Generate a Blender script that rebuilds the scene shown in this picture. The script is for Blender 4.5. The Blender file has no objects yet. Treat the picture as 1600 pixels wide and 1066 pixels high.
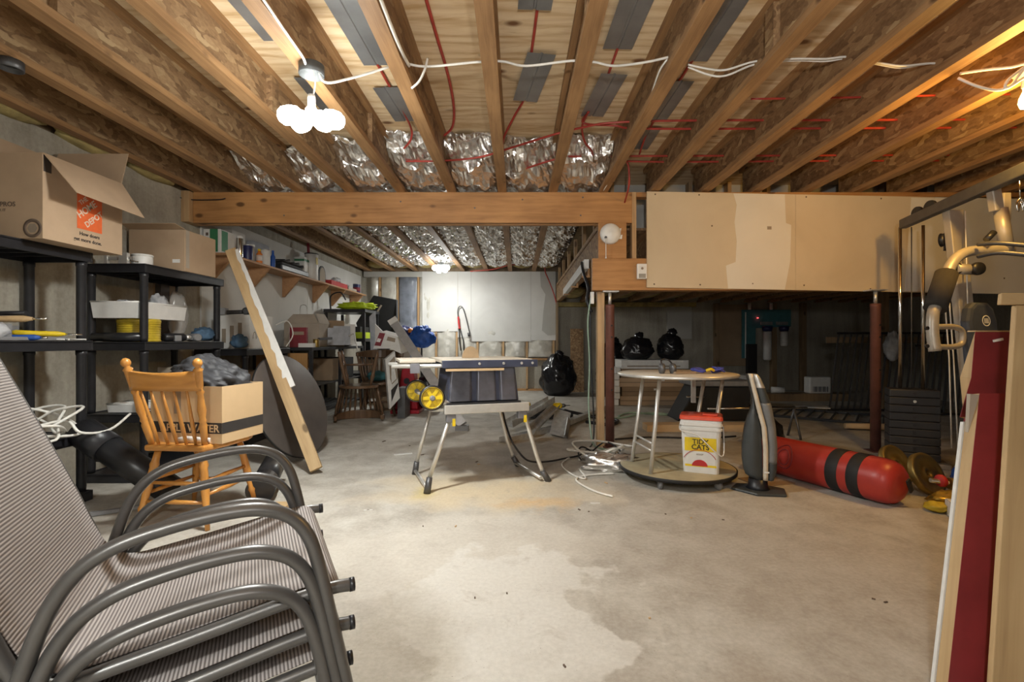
import bpy, bmesh, math, random
from mathutils import Vector, Matrix, Euler, noise

random.seed(7)
scene = bpy.context.scene
col = scene.collection

# ---------------------------------------------------------------- camera
H, F = 1.02, 750.0                       # eye height (m), focal length in px of the 1600 px wide frame
cam_d = bpy.data.cameras.new('camera')
cam_d.sensor_width = 36.0
cam_d.lens = F / 1600 * 36
cam_d.shift_x = -8 / 1600
cam_d.shift_y = -1 / 1600
cam_d.clip_start = 0.02
cam_d.clip_end = 60
cam = bpy.data.objects.new('camera', cam_d)
cam.location = (0, 0, H)
cam.rotation_euler = (math.pi / 2, 0, 0)
col.objects.link(cam)
scene.camera = cam

# ---------------------------------------------------------------- world, view
world = bpy.data.worlds.new('world')
scene.world = world
world.use_nodes = True
world.node_tree.nodes['Background'].inputs['Color'].default_value = (0.05, 0.05, 0.05, 1)
world.node_tree.nodes['Background'].inputs['Strength'].default_value = 0.3
vs = scene.view_settings
vs.view_transform = 'Standard'
vs.look = 'None'
vs.gamma = 1.0
vs.use_curve_mapping = False
vs.exposure = 0.84
LED_POWER = 28          # W, each hanging LED fixture
FAR_LED_POWER = 19
BULB_POWER = 28         # the warm bulb on the right
FLASH_POWER = 7         # photographer's flash beside the camera
LED_COL = (0.975, 0.99, 0.955)
BULB_COL = (1.0, 0.56, 0.13)

def P(x, y, d):
    """point seen at photo pixel (x, y) lying d metres in front of the camera"""
    return Vector(((x - 808) * d / F, d, H - (y - 532) * d / F))

# ================================================================= helpers
MATS = {}

def newmat(name):
    m = bpy.data.materials.new(name)
    m.use_nodes = True
    MATS[name] = m
    nt = m.node_tree
    return m, nt, nt.nodes['Principled BSDF']

def N(nt, typ, **kw):
    n = nt.nodes.new(typ)
    for k, v in kw.items():
        if k.startswith('i_'):
            key = k[2:]
            key = int(key) if key.isdigit() else key.replace('_', ' ')
            n.inputs[key].default_value = v
        else:
            setattr(n, k, v)
    return n

def coords(nt, scale=(1, 1, 1), rot=(0, 0, 0), kind='Object'):
    tc = N(nt, 'ShaderNodeTexCoord')
    mp = N(nt, 'ShaderNodeMapping')
    mp.inputs['Scale'].default_value = scale
    mp.inputs['Rotation'].default_value = rot
    nt.links.new(tc.outputs[kind], mp.inputs['Vector'])
    return mp.outputs['Vector']

def ramp(nt, fac, stops):
    r = N(nt, 'ShaderNodeValToRGB')
    e = r.color_ramp.elements
    while len(e) < len(stops):
        e.new(0.5)
    for i, (p, c) in enumerate(stops):
        e[i].position = p
        e[i].color = (c[0], c[1], c[2], 1) if len(c) == 3 else c
    nt.links.new(fac, r.inputs['Fac'])
    return r.outputs['Color']

def mix(nt, fac, a, b, blend='MIX'):
    m = N(nt, 'ShaderNodeMix', data_type='RGBA', blend_type=blend)
    for s, v in ((0, fac), (6, a), (7, b)):
        if hasattr(v, 'is_linked') or hasattr(v, 'links'):
            nt.links.new(v, m.inputs[s])
        elif s == 0:
            m.inputs[s].default_value = v
        else:
            m.inputs[s].default_value = (v[0], v[1], v[2], 1)
    return m.outputs[2]

def bump(nt, height, strength=0.3, dist=0.01):
    b = N(nt, 'ShaderNodeBump')
    b.inputs['Strength'].default_value = strength
    b.inputs['Distance'].default_value = dist
    nt.links.new(height, b.inputs['Height'])
    return b.outputs['Normal']

def noise_tex(nt, vec, scale=5, detail=4, rough=0.55, dist=0.0):
    n = N(nt, 'ShaderNodeTexNoise')
    n.inputs['Scale'].default_value = scale
    n.inputs['Detail'].default_value = detail
    n.inputs['Roughness'].default_value = rough
    n.inputs['Distortion'].default_value = dist
    nt.links.new(vec, n.inputs['Vector'])
    return n.outputs['Fac']

def plain(name, c, rough=0.6, metal=0.0, var=0.12, scale=14, bmp=0.0, bscale=60, spec=None, coat=0.0):
    m, nt, b = newmat(name)
    v = coords(nt)
    f = noise_tex(nt, v, scale, 5)
    lo = tuple(max(0, x * (1 - var)) for x in c)
    hi = tuple(min(1, x * (1 + var)) for x in c)
    nt.links.new(ramp(nt, f, [(0.3, lo), (0.7, hi)]), b.inputs['Base Color'])
    b.inputs['Roughness'].default_value = rough
    b.inputs['Metallic'].default_value = metal
    if spec is not None:
        b.inputs['Specular IOR Level'].default_value = spec
    if coat:
        b.inputs['Coat Weight'].default_value = coat
    if bmp:
        nt.links.new(bump(nt, noise_tex(nt, v, bscale, 4), bmp, 0.004), b.inputs['Normal'])
    return m

def wood(name, c1, c2, axis=1, fine=26, rough=0.6, knots=True, bmp=0.08, coat=0.0):
    """lumber with its grain along one local axis"""
    m, nt, b = newmat(name)
    sc = [1.0, 1.0, 1.0]
    sc[axis] = 0.07
    v = coords(nt, tuple(sc))
    f = noise_tex(nt, v, fine, 6, 0.6, 0.6)
    c = ramp(nt, f, [(0.34, tuple(x * 0.8 for x in c1)), (0.5, tuple((x + y) / 2 for x, y in zip(c1, c2))), (0.64, c2)])
    sc2 = [0.5, 0.5, 0.5]
    sc2[axis] = 0.35
    big = noise_tex(nt, coords(nt, tuple(sc2)), 5, 3)
    c = mix(nt, 0.5, c, ramp(nt, big, [(0.3, tuple(x * 0.72 for x in c1)), (0.7, tuple(min(1, x * 1.08) for x in c2))]))
    if knots:
        sc3 = [1.0, 1.0, 1.0]
        sc3[axis] = 0.55
        vo = N(nt, 'ShaderNodeTexVoronoi')
        vo.inputs['Scale'].default_value = 5.5
        nt.links.new(coords(nt, tuple(sc3)), vo.inputs['Vector'])
        k = ramp(nt, vo.outputs['Distance'], [(0.09, (1, 1, 1)), (0.15, (0, 0, 0))])
        c = mix(nt, k, c, tuple(x * 0.42 for x in c1))
    nt.links.new(c, b.inputs['Base Color'])
    b.inputs['Roughness'].default_value = rough
    if coat:
        b.inputs['Coat Weight'].default_value = coat
    nt.links.new(bump(nt, f, bmp, 0.003), b.inputs['Normal'])
    return m

class MB:
    """collects geometry; build() links it as ONE mesh object"""
    def __init__(s):
        s.v = []; s.f = []; s.sm = []

    def add(s, vs, fs, smooth=False):
        o = len(s.v)
        s.v += [Vector(p) for p in vs]
        s.f += [tuple(i + o for i in f) for f in fs]
        s.sm += [smooth] * len(fs)
        return s

    def box(s, lo, hi, M=None):
        x0, y0, z0 = lo; x1, y1, z1 = hi
        vs = [Vector(p) for p in ((x0, y0, z0), (x1, y0, z0), (x1, y1, z0), (x0, y1, z0), (x0, y0, z1), (x1, y0, z1), (x1, y1, z1), (x0, y1, z1))]
        if M is not None:
            vs = [M @ p for p in vs]
        return s.add(vs, [(0, 3, 2, 1), (4, 5, 6, 7), (0, 1, 5, 4), (1, 2, 6, 5), (2, 3, 7, 6), (3, 0, 4, 7)])

    def cbox(s, c, size, M=None):
        h = [x / 2 for x in size]
        return s.box([c[i] - h[i] for i in range(3)], [c[i] + h[i] for i in range(3)], M)

    def bar(s, a, b, wd, th, up=(0, 0, 1)):
        """rectangular bar from a to b; wd across (perpendicular to up), th along up"""
        a = Vector(a); b = Vector(b); d = (b - a).normalized()
        up = Vector(up); x = d.cross(up)
        if x.length < 1e-4:
            x = d.cross(Vector((1, 0, 0)))
        x.normalize(); z = x.cross(d).normalized()
        vs = []
        for p in (a, b):
            for i, j in ((-1, -1), (1, -1), (1, 1), (-1, 1)):
                vs.append(p + x * (i * wd / 2) + z * (j * th / 2))
        return s.add(vs, [(3, 2, 1, 0), (4, 5, 6, 7), (0, 1, 5, 4), (1, 2, 6, 5), (2, 3, 7, 6), (3, 0, 4, 7)])

    def tube(s, pts, r, n=10, closed=False, flat=1.0, up=None):
        pts = [Vector(p) for p in pts]
        m = len(pts)
        rr = r if isinstance(r, (list, tuple)) else [r] * m
        rings = []
        prev = None
        for i, p in enumerate(pts):
            if closed:
                t = pts[(i + 1) % m] - pts[i - 1]
            else:
                t = pts[min(i + 1, m - 1)] - pts[max(i - 1, 0)]
            t.normalize()
            if prev is None:
                ref = Vector(up) if up else (Vector((0, 0, 1)) if abs(t.z) < 0.9 else Vector((1, 0, 0)))
                x = t.cross(ref).normalized()
            else:
                x = (prev - t * prev.dot(t))
                if x.length < 1e-5:
                    x = t.orthogonal()
                x.normalize()
            prev = x
            y = t.cross(x)
            rings.append([p + x * (math.cos(2 * math.pi * k / n) * rr[i] * flat) + y * (math.sin(2 * math.pi * k / n) * rr[i]) for k in range(n)])
        vs = [q for rg in rings for q in rg]
        fs = []
        for i in range(m if closed else m - 1):
            j = (i + 1) % m
            for k in range(n):
                l = (k + 1) % n
                fs.append((i * n + k, i * n + l, j * n + l, j * n + k))
        s.add(vs, fs, True)
        if not closed:
            o = len(s.v) - len(vs)
            s.f.append(tuple(o + k for k in reversed(range(n)))); s.sm.append(False)
            s.f.append(tuple(o + (m - 1) * n + k for k in range(n))); s.sm.append(False)
        return s

    def lathe(s, prof, n=20, M=None, cap=True, smooth=True):
        """prof: (radius, height) list; M places it"""
        M = M or Matrix()
        vs = []
        for r, h in prof:
            for k in range(n):
                a = 2 * math.pi * k / n
                vs.append(M @ Vector((r * math.cos(a), r * math.sin(a), h)))
        fs = []
        for i in range(len(prof) - 1):
            for k in range(n):
                l = (k + 1) % n
                fs.append((i * n + k, i * n + l, (i + 1) * n + l, (i + 1) * n + k))
        s.add(vs, fs, smooth)
        o = len(s.v) - len(vs)
        if tuple(prof[0]) == tuple(prof[-1]):
            cap = False
        if cap and prof[0][0] > 1e-5:
            s.f.append(tuple(o + k for k in reversed(range(n)))); s.sm.append(False)
        if cap and prof[-1][0] > 1e-5:
            s.f.append(tuple(o + (len(prof) - 1) * n + k for k in range(n))); s.sm.append(False)
        return s

    def prism(s, poly, a, b, M=None, axis=2):
        """polygon (2-D) extruded along axis from a to b"""
        M = M or Matrix()
        def mk(p, h):
            q = [p[0], p[1]]
            q.insert(axis, h)
            return M @ Vector(q)
        n = len(poly)
        vs = [mk(p, a) for p in poly] + [mk(p, b) for p in poly]
        fs = [tuple(reversed(range(n))), tuple(range(n, 2 * n))]
        for i in range(n):
            j = (i + 1) % n
            fs.append((i, j, n + j, n + i))
        return s.add(vs, fs)

    def grid(s, fn, nu, nv, smooth=True, closeu=False):
        vs = [fn(i / nu, j / nv) for i in range(nu + 1) for j in range(nv + 1)]
        fs = []
        for i in range(nu):
            for j in range(nv):
                a = i * (nv + 1) + j
                fs.append((a, a + nv + 1, a + nv + 2, a + 1))
        return s.add(vs, fs, smooth)

    def build(s, name, mat, parent=None, bev=0.0, solid=0.0, local=False, sub=0):
        me = bpy.data.meshes.new(name)
        vs = s.v
        org = None
        if parent is not None:
            if not local:
                inv = wmat(parent).inverted()
                vs = [inv @ p for p in vs]
        elif not local:
            xs = [p.x for p in vs]; ys = [p.y for p in vs]; zs = [p.z for p in vs]
            org = Vector(((min(xs) + max(xs)) / 2, (min(ys) + max(ys)) / 2, min(zs)))
            vs = [p - org for p in vs]
        me.from_pydata([tuple(p) for p in vs], [], s.f)
        me.polygons.foreach_set('use_smooth', s.sm)
        me.update()
        bm = bmesh.new(); bm.from_mesh(me)
        bmesh.ops.recalc_face_normals(bm, faces=bm.faces)
        bm.to_mesh(me); bm.free()
        me.materials.append(MATS[mat] if isinstance(mat, str) else mat)
        o = bpy.data.objects.new(name, me)
        col.objects.link(o)
        if parent is not None:
            o.parent = parent
        elif org is not None:
            o.location = org
        if solid:
            md = o.modifiers.new('solid', 'SOLIDIFY'); md.thickness = solid; md.offset = 0
        if bev:
            md = o.modifiers.new('bevel', 'BEVEL'); md.width = bev; md.segments = 2; md.limit_method = 'ANGLE'; md.angle_limit = 0.7
        if sub:
            md = o.modifiers.new('sub', 'SUBSURF'); md.levels = sub; md.render_levels = sub
        return o

def wmat(o):
    m = o.matrix_basis.copy()
    p = o.parent
    while p is not None:
        m = p.matrix_basis @ m
        p = p.parent
    return m

def tag(o, label, cat, group=None, kind=None):
    o['label'] = label
    o['category'] = cat
    if group: o['group'] = group
    if kind: o['kind'] = kind
    return o

def thing(name, label, cat, loc=(0, 0, 0), rz=0.0, group=None):
    o = bpy.data.objects.new(name, None)
    o.empty_display_size = 0.1
    col.objects.link(o)
    o.location = loc
    o.rotation_euler = (0, 0, rz)
    return tag(o, label, cat, group)

def struct(o):
    o['kind'] = 'structure'
    return o

def lettering(body, size, origin, right, up, mat, parent, name='lettering', align='LEFT', thick=0.0004):
    """flat print: text lying on a surface"""
    cu = bpy.data.curves.new(name, 'FONT')
    cu.body = body; cu.size = size; cu.align_x = align; cu.extrude = thick
    cu.resolution_u = 3
    cu.offset = size * 0.018
    tmp = bpy.data.objects.new(name, cu)
    col.objects.link(tmp)
    dg = bpy.context.evaluated_depsgraph_get()
    me = bpy.data.meshes.new_from_object(tmp.evaluated_get(dg))
    bpy.data.objects.remove(tmp); bpy.data.curves.remove(cu)
    me.materials.clear(); me.materials.append(MATS[mat])
    o = bpy.data.objects.new(name, me)
    col.objects.link(o)
    r = Vector(right).normalized(); u = Vector(up); u = (u - r * u.dot(r)).normalized(); n = r.cross(u)
    M = Matrix(((r.x, u.x, n.x, origin[0]), (r.y, u.y, n.y, origin[1]), (r.z, u.z, n.z, origin[2]), (0, 0, 0, 1)))
    o.parent = parent
    o.matrix_basis = wmat(parent).inverted() @ M
    return o

def copy_tree(o, parent=None):
    c = o.copy(); col.objects.link(c)
    if parent is not None: c.parent = parent
    for ch in list(o.children):
        copy_tree(ch, c)
    return c

def smooth_path(pts, n=6, closed=False):
    """Catmull-Rom through the points"""
    pts = [Vector(p) for p in pts]
    out = []
    m = len(pts)
    for i in range(m if closed else m - 1):
        if closed:
            a, b, c, d = pts[i - 1], pts[i], pts[(i + 1) % m], pts[(i + 2) % m]
        else:
            a, b, c, d = pts[max(i - 1, 0)], pts[i], pts[i + 1], pts[min(i + 2, m - 1)]
        for k in range(n):
            t = k / n
            out.append(0.5 * ((2 * b) + (c - a) * t + (2 * a - 5 * b + 4 * c - d) * t * t + (3 * b - a - 3 * c + d) * t ** 3))
    if not closed:
        out.append(pts[-1])
    return out

def yaw(loc, rz):
    return Matrix.Translation(loc) @ Matrix.Rotation(rz, 4, 'Z')

def rag(c, size, seed, amp=0.25, nu=18, nv=12, fl=0.0, freq=2.2, fine=0.0):
    """crumpled closed blob (bag, jacket); fl flattens the bottom"""
    off = Vector((seed * 3.1, seed * 1.7, seed * 0.9))
    vs = []; fs = []
    for j in range(nv + 1):
        th = math.pi * j / nv
        for i in range(nu):
            ph = 2 * math.pi * i / nu
            d = Vector((math.sin(th) * math.cos(ph), math.sin(th) * math.sin(ph), math.cos(th)))
            k = 1 + amp * noise.noise(d * freq + off) + fine * noise.noise(d * freq * 3.3 + off)
            if d.z < 0: k *= 1 + fl * min(1, -d.z * 1.0) * math.sin(th) * 0.9
            p = Vector((d.x * size[0] / 2 * k, d.y * size[1] / 2 * k, d.z * size[2] / 2 * (k if d.z > 0 else 1)))
            if fl and p.z < -size[2] * 0.42: p.z = -size[2] * 0.42
            vs.append(Vector(c) + p)
    for j in range(nv):
        for i in range(nu):
            l = (i + 1) % nu
            fs.append((j * nu + i, j * nu + l, (j + 1) * nu + l, (j + 1) * nu + i))
    return MB().add(vs, fs, True)

# ================================================================= materials
def floor_mat():
    m, nt, b = newmat('concrete_floor')
    v = coords(nt)
    big = noise_tex(nt, v, 0.9, 6, 0.6, 0.4)
    mid = noise_tex(nt, v, 4.5, 8, 0.65, 0.3)
    fine = noise_tex(nt, v, 55, 5, 0.6)
    c = ramp(nt, big, [(0.36, (0.34, 0.31, 0.265)), (0.5, (0.45, 0.425, 0.375)), (0.62, (0.54, 0.52, 0.47))])
    c = mix(nt, 0.55, c, ramp(nt, mid, [(0.40, (0.32, 0.285, 0.24)), (0.52, (0.48, 0.455, 0.40)), (0.66, (0.61, 0.595, 0.55))]))
    def blob(cx, cy, rx, ry, edge0, edge1, dist, scale):
        # irregular stain: warped distance from a centre
        nz = N(nt, 'ShaderNodeTexNoise'); nz.inputs['Scale'].default_value = scale; nz.inputs['Detail'].default_value = 6
        nt.links.new(v, nz.inputs['Vector'])
        sub = N(nt, 'ShaderNodeVectorMath', operation='SUBTRACT'); nt.links.new(nz.outputs['Color'], sub.inputs[0]); sub.inputs[1].default_value = (0.5, 0.5, 0.5)
        scl = N(nt, 'ShaderNodeVectorMath', operation='SCALE'); nt.links.new(sub.outputs[0], scl.inputs[0]); scl.inputs['Scale'].default_value = dist
        add = N(nt, 'ShaderNodeVectorMath', operation='ADD'); nt.links.new(v, add.inputs[0]); nt.links.new(scl.outputs[0], add.inputs[1])
        o = N(nt, 'ShaderNodeVectorMath', operation='SUBTRACT'); nt.links.new(add.outputs[0], o.inputs[0]); o.inputs[1].default_value = (cx, cy, 0)
        mu = N(nt, 'ShaderNodeVectorMath', operation='MULTIPLY'); nt.links.new(o.outputs[0], mu.inputs[0]); mu.inputs[1].default_value = (1 / rx, 1 / ry, 0)
        ln = N(nt, 'ShaderNodeVectorMath', operation='LENGTH'); nt.links.new(mu.outputs[0], ln.inputs[0])
        return ramp(nt, ln.outputs['Value'], [(edge0, (1, 1, 1)), (edge1, (0, 0, 0))])
    # pale laitance patches in the middle of the floor
    f1 = blob(-0.04, 1.72, 0.44, 0.66, 0.84, 0.92, 1.2, 3.0)
    f1b = blob(-0.30, 2.35, 0.75, 0.55, 0.70, 1.0, 1.0, 1.6)
    c = mix(nt, f1b, c, mix(nt, 0.6, c, (0.62, 0.585, 0.52)))
    c = mix(nt, f1, c, mix(nt, 0.7, c, (0.67, 0.66, 0.62)))
    # darker brown area at right front
    f3 = blob(0.80, 1.10, 0.85, 0.55, 0.55, 1.0, 1.0, 2.5)
    c = mix(nt, f3, c, mix(nt, 0.7, c, (0.31, 0.26, 0.205)))
    f7 = blob(1.3, 2.3, 1.2, 0.9, 0.3, 1.0, 1.2, 1.5)
    c = mix(nt, f7, c, mix(nt, 0.45, c, (0.34, 0.29, 0.23)))
    f5 = blob(-0.42, 1.55, 0.28, 0.45, 0.6, 1.0, 0.5, 3.0)
    c = mix(nt, f5, c, mix(nt, 0.6, c, (0.40, 0.36, 0.285)))
    # sawdust around the saw stand
    f2 = blob(-0.25, 3.25, 0.95, 0.50, 0.25, 1.0, 1.0, 2.5)
    c = mix(nt, f2, c, mix(nt, 0.85, c, (0.72, 0.60, 0.40)))
    f4 = blob(0.10, 2.98, 0.35, 0.13, 0.2, 1.0, 0.5, 5)
    c = mix(nt, f4, c, (0.66, 0.47, 0.25))
    f6 = blob(-0.62, 3.22, 0.13, 0.16, 0.2, 1.0, 0.25, 5)
    c = mix(nt, f6, c, (0.62, 0.50, 0.22))
    c = mix(nt, 0.14, c, ramp(nt, fine, [(0.36, (0.26, 0.23, 0.185)), (0.64, (0.70, 0.67, 0.60))]))
    pit = noise_tex(nt, v, 7, 9, 0.7, 0.8)
    c = mix(nt, ramp(nt, pit, [(0.56, (0, 0, 0)), (0.72, (0.45, 0.45, 0.45))]), c, (0.33, 0.285, 0.23))
    spk = noise_tex(nt, v, 150, 2, 0.5)
    c = mix(nt, ramp(nt, spk, [(0.70, (0, 0, 0)), (0.76, (1, 1, 1))]), c, (0.22, 0.19, 0.15))
    nt.links.new(c, b.inputs['Base Color'])
    b.inputs['Roughness'].default_value = 0.75
    nt.links.new(bump(nt, mid, 0.12, 0.01), b.inputs['Normal'])
floor_mat()

def concrete_mat(name, c0, c1, c2):
    m, nt, b = newmat(name)
    v = coords(nt)
    streak = noise_tex(nt, coords(nt, (1.0, 1.0, 0.10)), 9, 5, 0.6)
    big = noise_tex(nt, v, 1.3, 6, 0.6, 0.5)
    c = ramp(nt, big, [(0.3, c0), (0.5, c1), (0.7, c2)])
    c = mix(nt, 0.4, c, ramp(nt, streak, [(0.35, c0), (0.65, c2)]))
    fine = noise_tex(nt, v, 40, 5)
    c = mix(nt, 0.2, c, ramp(nt, fine, [(0.3, tuple(x * 0.6 for x in c0)), (0.7, c2)]))
    nt.links.new(c, b.inputs['Base Color'])
    b.inputs['Roughness'].default_value = 0.85
    nt.links.new(bump(nt, streak, 0.3, 0.01), b.inputs['Normal'])
concrete_mat('concrete_wall', (0.22, 0.20, 0.16), (0.37, 0.34, 0.28), (0.50, 0.47, 0.395))

def osb_mat(name, k=1.0, axis=1):
    m, nt, b = newmat(name)
    sc = [1.0, 1.0, 1.0]; sc[axis] = 0.42
    vo = N(nt, 'ShaderNodeTexVoronoi'); vo.inputs['Scale'].default_value = 34
    vn = coords(nt, tuple(sc))
    nz = N(nt, 'ShaderNodeTexNoise'); nz.inputs['Scale'].default_value = 8; nt.links.new(vn, nz.inputs['Vector'])
    mx = N(nt, 'ShaderNodeVectorMath', operation='MULTIPLY_ADD')
    nt.links.new(nz.outputs['Color'], mx.inputs[0]); mx.inputs[1].default_value = (0.12, 0.12, 0.12); nt.links.new(vn, mx.inputs[2])
    nt.links.new(mx.outputs[0], vo.inputs['Vector'])
    sep = N(nt, 'ShaderNodeSeparateColor'); nt.links.new(vo.outputs['Color'], sep.inputs[0])
    c = ramp(nt, sep.outputs[0], [(0.0, (0.15 * k, 0.075 * k, 0.03 * k)), (0.45, (0.31 * k, 0.175 * k, 0.08 * k)), (0.8, (0.42 * k, 0.26 * k, 0.125 * k)), (1.0, (0.60 * k, 0.42 * k, 0.22 * k))])
    f = noise_tex(nt, coords(nt, tuple(sc)), 90, 3)
    c = mix(nt, 0.3, c, ramp(nt, f, [(0.3, (0.16 * k, 0.085 * k, 0.035 * k)), (0.7, (0.48 * k, 0.31 * k, 0.16 * k))]))
    nt.links.new(c, b.inputs['Base Color'])
    b.inputs['Roughness'].default_value = 0.7
    nt.links.new(bump(nt, sep.outputs[1], 0.25, 0.003), b.inputs['Normal'])
osb_mat('osb', 0.85)

def plywood_mat():
    m, nt, b = newmat('plywood')
    v = coords(nt, (0.16, 1.0, 1.0))
    f = noise_tex(nt, v, 11, 6, 0.6, 2.2)
    w = N(nt, 'ShaderNodeTexWave', wave_type='BANDS', bands_direction='Y')
    w.inputs['Scale'].default_value = 3.2; w.inputs['Distortion'].default_value = 22; w.inputs['Detail'].default_value = 4; w.inputs['Detail Scale'].default_value = 0.7
    nt.links.new(v, w.inputs['Vector'])
    c = ramp(nt, w.outputs['Fac'], [(0.0, (0.56, 0.36, 0.17)), (0.35, (0.74, 0.555, 0.33)), (1.0, (0.82, 0.655, 0.43))])
    c = mix(nt, 0.45, c, ramp(nt, f, [(0.36, (0.55, 0.34, 0.16)), (0.5, (0.76, 0.58, 0.35)), (0.66, (0.85, 0.69, 0.47))]))
    vo = N(nt, 'ShaderNodeTexVoronoi'); vo.inputs['Scale'].default_value = 3.6
    nt.links.new(coords(nt, (0.7, 1.3, 1.0)), vo.inputs['Vector'])
    c = mix(nt, ramp(nt, vo.outputs['Distance'], [(0.07, (1, 1, 1)), (0.15, (0, 0, 0))]), c, (0.20, 0.095, 0.04))
    nt.links.new(c, b.inputs['Base Color'])
    b.inputs['Roughness'].default_value = 0.65
plywood_mat()

def foil_mat(name='foil', c=(0.86, 0.85, 0.83), rough=0.26):
    m, nt, b = newmat(name)
    v = coords(nt)
    f1 = noise_tex(nt, v, 26, 4, 0.6, 1.6)
    vo = N(nt, 'ShaderNodeTexVoronoi'); vo.inputs['Scale'].default_value = 30
    nt.links.new(v, vo.inputs['Vector'])
    b.inputs['Base Color'].default_value = (*c, 1)
    b.inputs['Metallic'].default_value = 0.95
    b.inputs['Roughness'].default_value = rough
    n1 = bump(nt, vo.outputs['Distance'], 0.25, 0.01)
    b2 = N(nt, 'ShaderNodeBump'); b2.inputs['Strength'].default_value = 0.35; b2.inputs['Distance'].default_value = 0.012
    nt.links.new(f1, b2.inputs['Height']); nt.links.new(n1, b2.inputs['Normal'])
    nt.links.new(b2.outputs['Normal'], b.inputs['Normal'])
foil_mat()

def drywall_mat(name, c, stain):
    m, nt, b = newmat(name)
    v = coords(nt)
    f = noise_tex(nt, v, 1.6, 5, 0.55, 0.6)
    k = ramp(nt, f, [(0.35, c), (0.7, stain)])
    nt.links.new(k, b.inputs['Base Color'])
    b.inputs['Roughness'].default_value = 0.85
drywall_mat('drywall', (0.64, 0.53, 0.375), (0.56, 0.455, 0.31))
drywall_mat('drywall_primed', (0.60, 0.585, 0.56), (0.53, 0.515, 0.49))  # same drywall; neutral light at the right end is put into the colour
drywall_mat('joint_compound', (0.74, 0.69, 0.60), (0.68, 0.63, 0.54))
drywall_mat('white_board', (0.70, 0.695, 0.665), (0.60, 0.595, 0.565))
drywall_mat('grey_board', (0.48, 0.475, 0.44), (0.41, 0.40, 0.37))

wood('joist_flange', (0.23, 0.115, 0.045), (0.42, 0.24, 0.105), 1, 40)
wood('lumber_y', (0.32, 0.18, 0.08), (0.50, 0.32, 0.16), 1, 30)
wood('beam_x', (0.32, 0.14, 0.042), (0.50, 0.255, 0.09), 0, 30)
wood('lumber_x', (0.34, 0.165, 0.06), (0.52, 0.29, 0.12), 0, 26)
wood('lumber_z', (0.38, 0.22, 0.10), (0.56, 0.37, 0.19), 2, 26)
wood('stud_dark', (0.20, 0.13, 0.07), (0.33, 0.23, 0.13), 2, 26)
wood('pine_z', (0.46, 0.295, 0.135), (0.62, 0.44, 0.235), 2, 20)
wood('pine_y', (0.62, 0.43, 0.225), (0.78, 0.60, 0.36), 1, 20)
wood('pine_x', (0.46, 0.295, 0.135), (0.62, 0.44, 0.235), 0, 20)
wood('oak_z', (0.50, 0.20, 0.035), (0.66, 0.31, 0.07), 2, 30, 0.35, False, 0.03, 0.3)
wood('oak_x', (0.50, 0.20, 0.035), (0.66, 0.31, 0.07), 0, 30, 0.35, False, 0.03, 0.3)
wood('walnut', (0.10, 0.055, 0.028), (0.19, 0.11, 0.06), 2, 30, 0.32, False, 0.03, 0.4)
wood('veneer', (0.36, 0.19, 0.065), (0.46, 0.26, 0.10), 2, 20, 0.5, False)
wood('shelf_wood', (0.40, 0.20, 0.09), (0.52, 0.30, 0.15), 1, 24)

plain('cable_white', (0.80, 0.78, 0.72), 0.45)
plain('pex_red', (0.40, 0.05, 0.035), 0.35, var=0.2)
plain('plate_grey', (0.31, 0.315, 0.315), 0.42, 0.6, 0.25, 3)
plain('box_grey', (0.10, 0.105, 0.105), 0.5, 0.4)
plain('channel_grey', (0.46, 0.45, 0.45), 0.4, 0.4, 0.12)
plain('dolly_wood', (0.40, 0.345, 0.22), 0.6, 0, 0.3, 4)
plain('galvanised', (0.70, 0.70, 0.69), 0.36, 0.7, 0.2, 20)
plain('aluminium', (0.72, 0.71, 0.68), 0.36, 0.65, 0.08)
plain('chrome', (0.78, 0.78, 0.76), 0.14, 1.0, 0.05)
plain('steel_dark', (0.12, 0.12, 0.125), 0.45, 0.6)
plain('insulation', (0.38, 0.30, 0.12), 0.95, 0, 0.35, 9, 0.8, 40)
plain('batt', (0.48, 0.40, 0.31), 0.9, 0, 0.25, 5, 0.5, 30)
plain('poly_sheet', (0.55, 0.53, 0.47), 0.18, 0, 0.2, 6, 0.9, 14)
plain('poly_blue', (0.20, 0.22, 0.26), 0.22, 0, 0.25, 6, 0.8, 14)
plain('black_plastic', (0.018, 0.018, 0.021), 0.38, 0, 0.2, 20, 0.05)
plain('black_matte', (0.013, 0.013, 0.014), 0.65)
plain('grey_plastic', (0.22, 0.22, 0.225), 0.5)
plain('white_plastic', (0.76, 0.75, 0.72), 0.4, var=0.06)
plain('white_paint', (0.72, 0.71, 0.68), 0.55, var=0.07)
plain('cardboard', (0.46, 0.33, 0.215), 0.85, var=0.07, scale=6)
plain('cardboard_dark', (0.30, 0.21, 0.13), 0.85, var=0.1, scale=6)
plain('cardboard_tan', (0.60, 0.425, 0.24), 0.85, var=0.05, scale=6)
plain('cardboard_grey', (0.40, 0.345, 0.28), 0.85, var=0.1, scale=6)
plain('ink_black', (0.035, 0.03, 0.028), 0.8)
plain('ink_brown', (0.13, 0.09, 0.065), 0.8)
plain('ink_grey', (0.30, 0.24, 0.18), 0.8)
plain('ink_orange', (0.72, 0.13, 0.03), 0.7)
plain('ink_cream', (0.70, 0.60, 0.47), 0.8)
plain('ink_white', (0.80, 0.79, 0.76), 0.7)
plain('ink_red', (0.50, 0.03, 0.03), 0.6)
plain('ink_wine', (0.22, 0.025, 0.035), 0.6)
plain('yellow', (0.80, 0.58, 0.02), 0.4)
plain('yellow_dull', (0.55, 0.40, 0.03), 0.45, var=0.25)
plain('lime', (0.55, 0.70, 0.02), 0.6)
plain('orange', (0.75, 0.22, 0.03), 0.5)
plain('green', (0.04, 0.20, 0.09), 0.5)
plain('cord_green', (0.30, 0.42, 0.32), 0.5)
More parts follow.
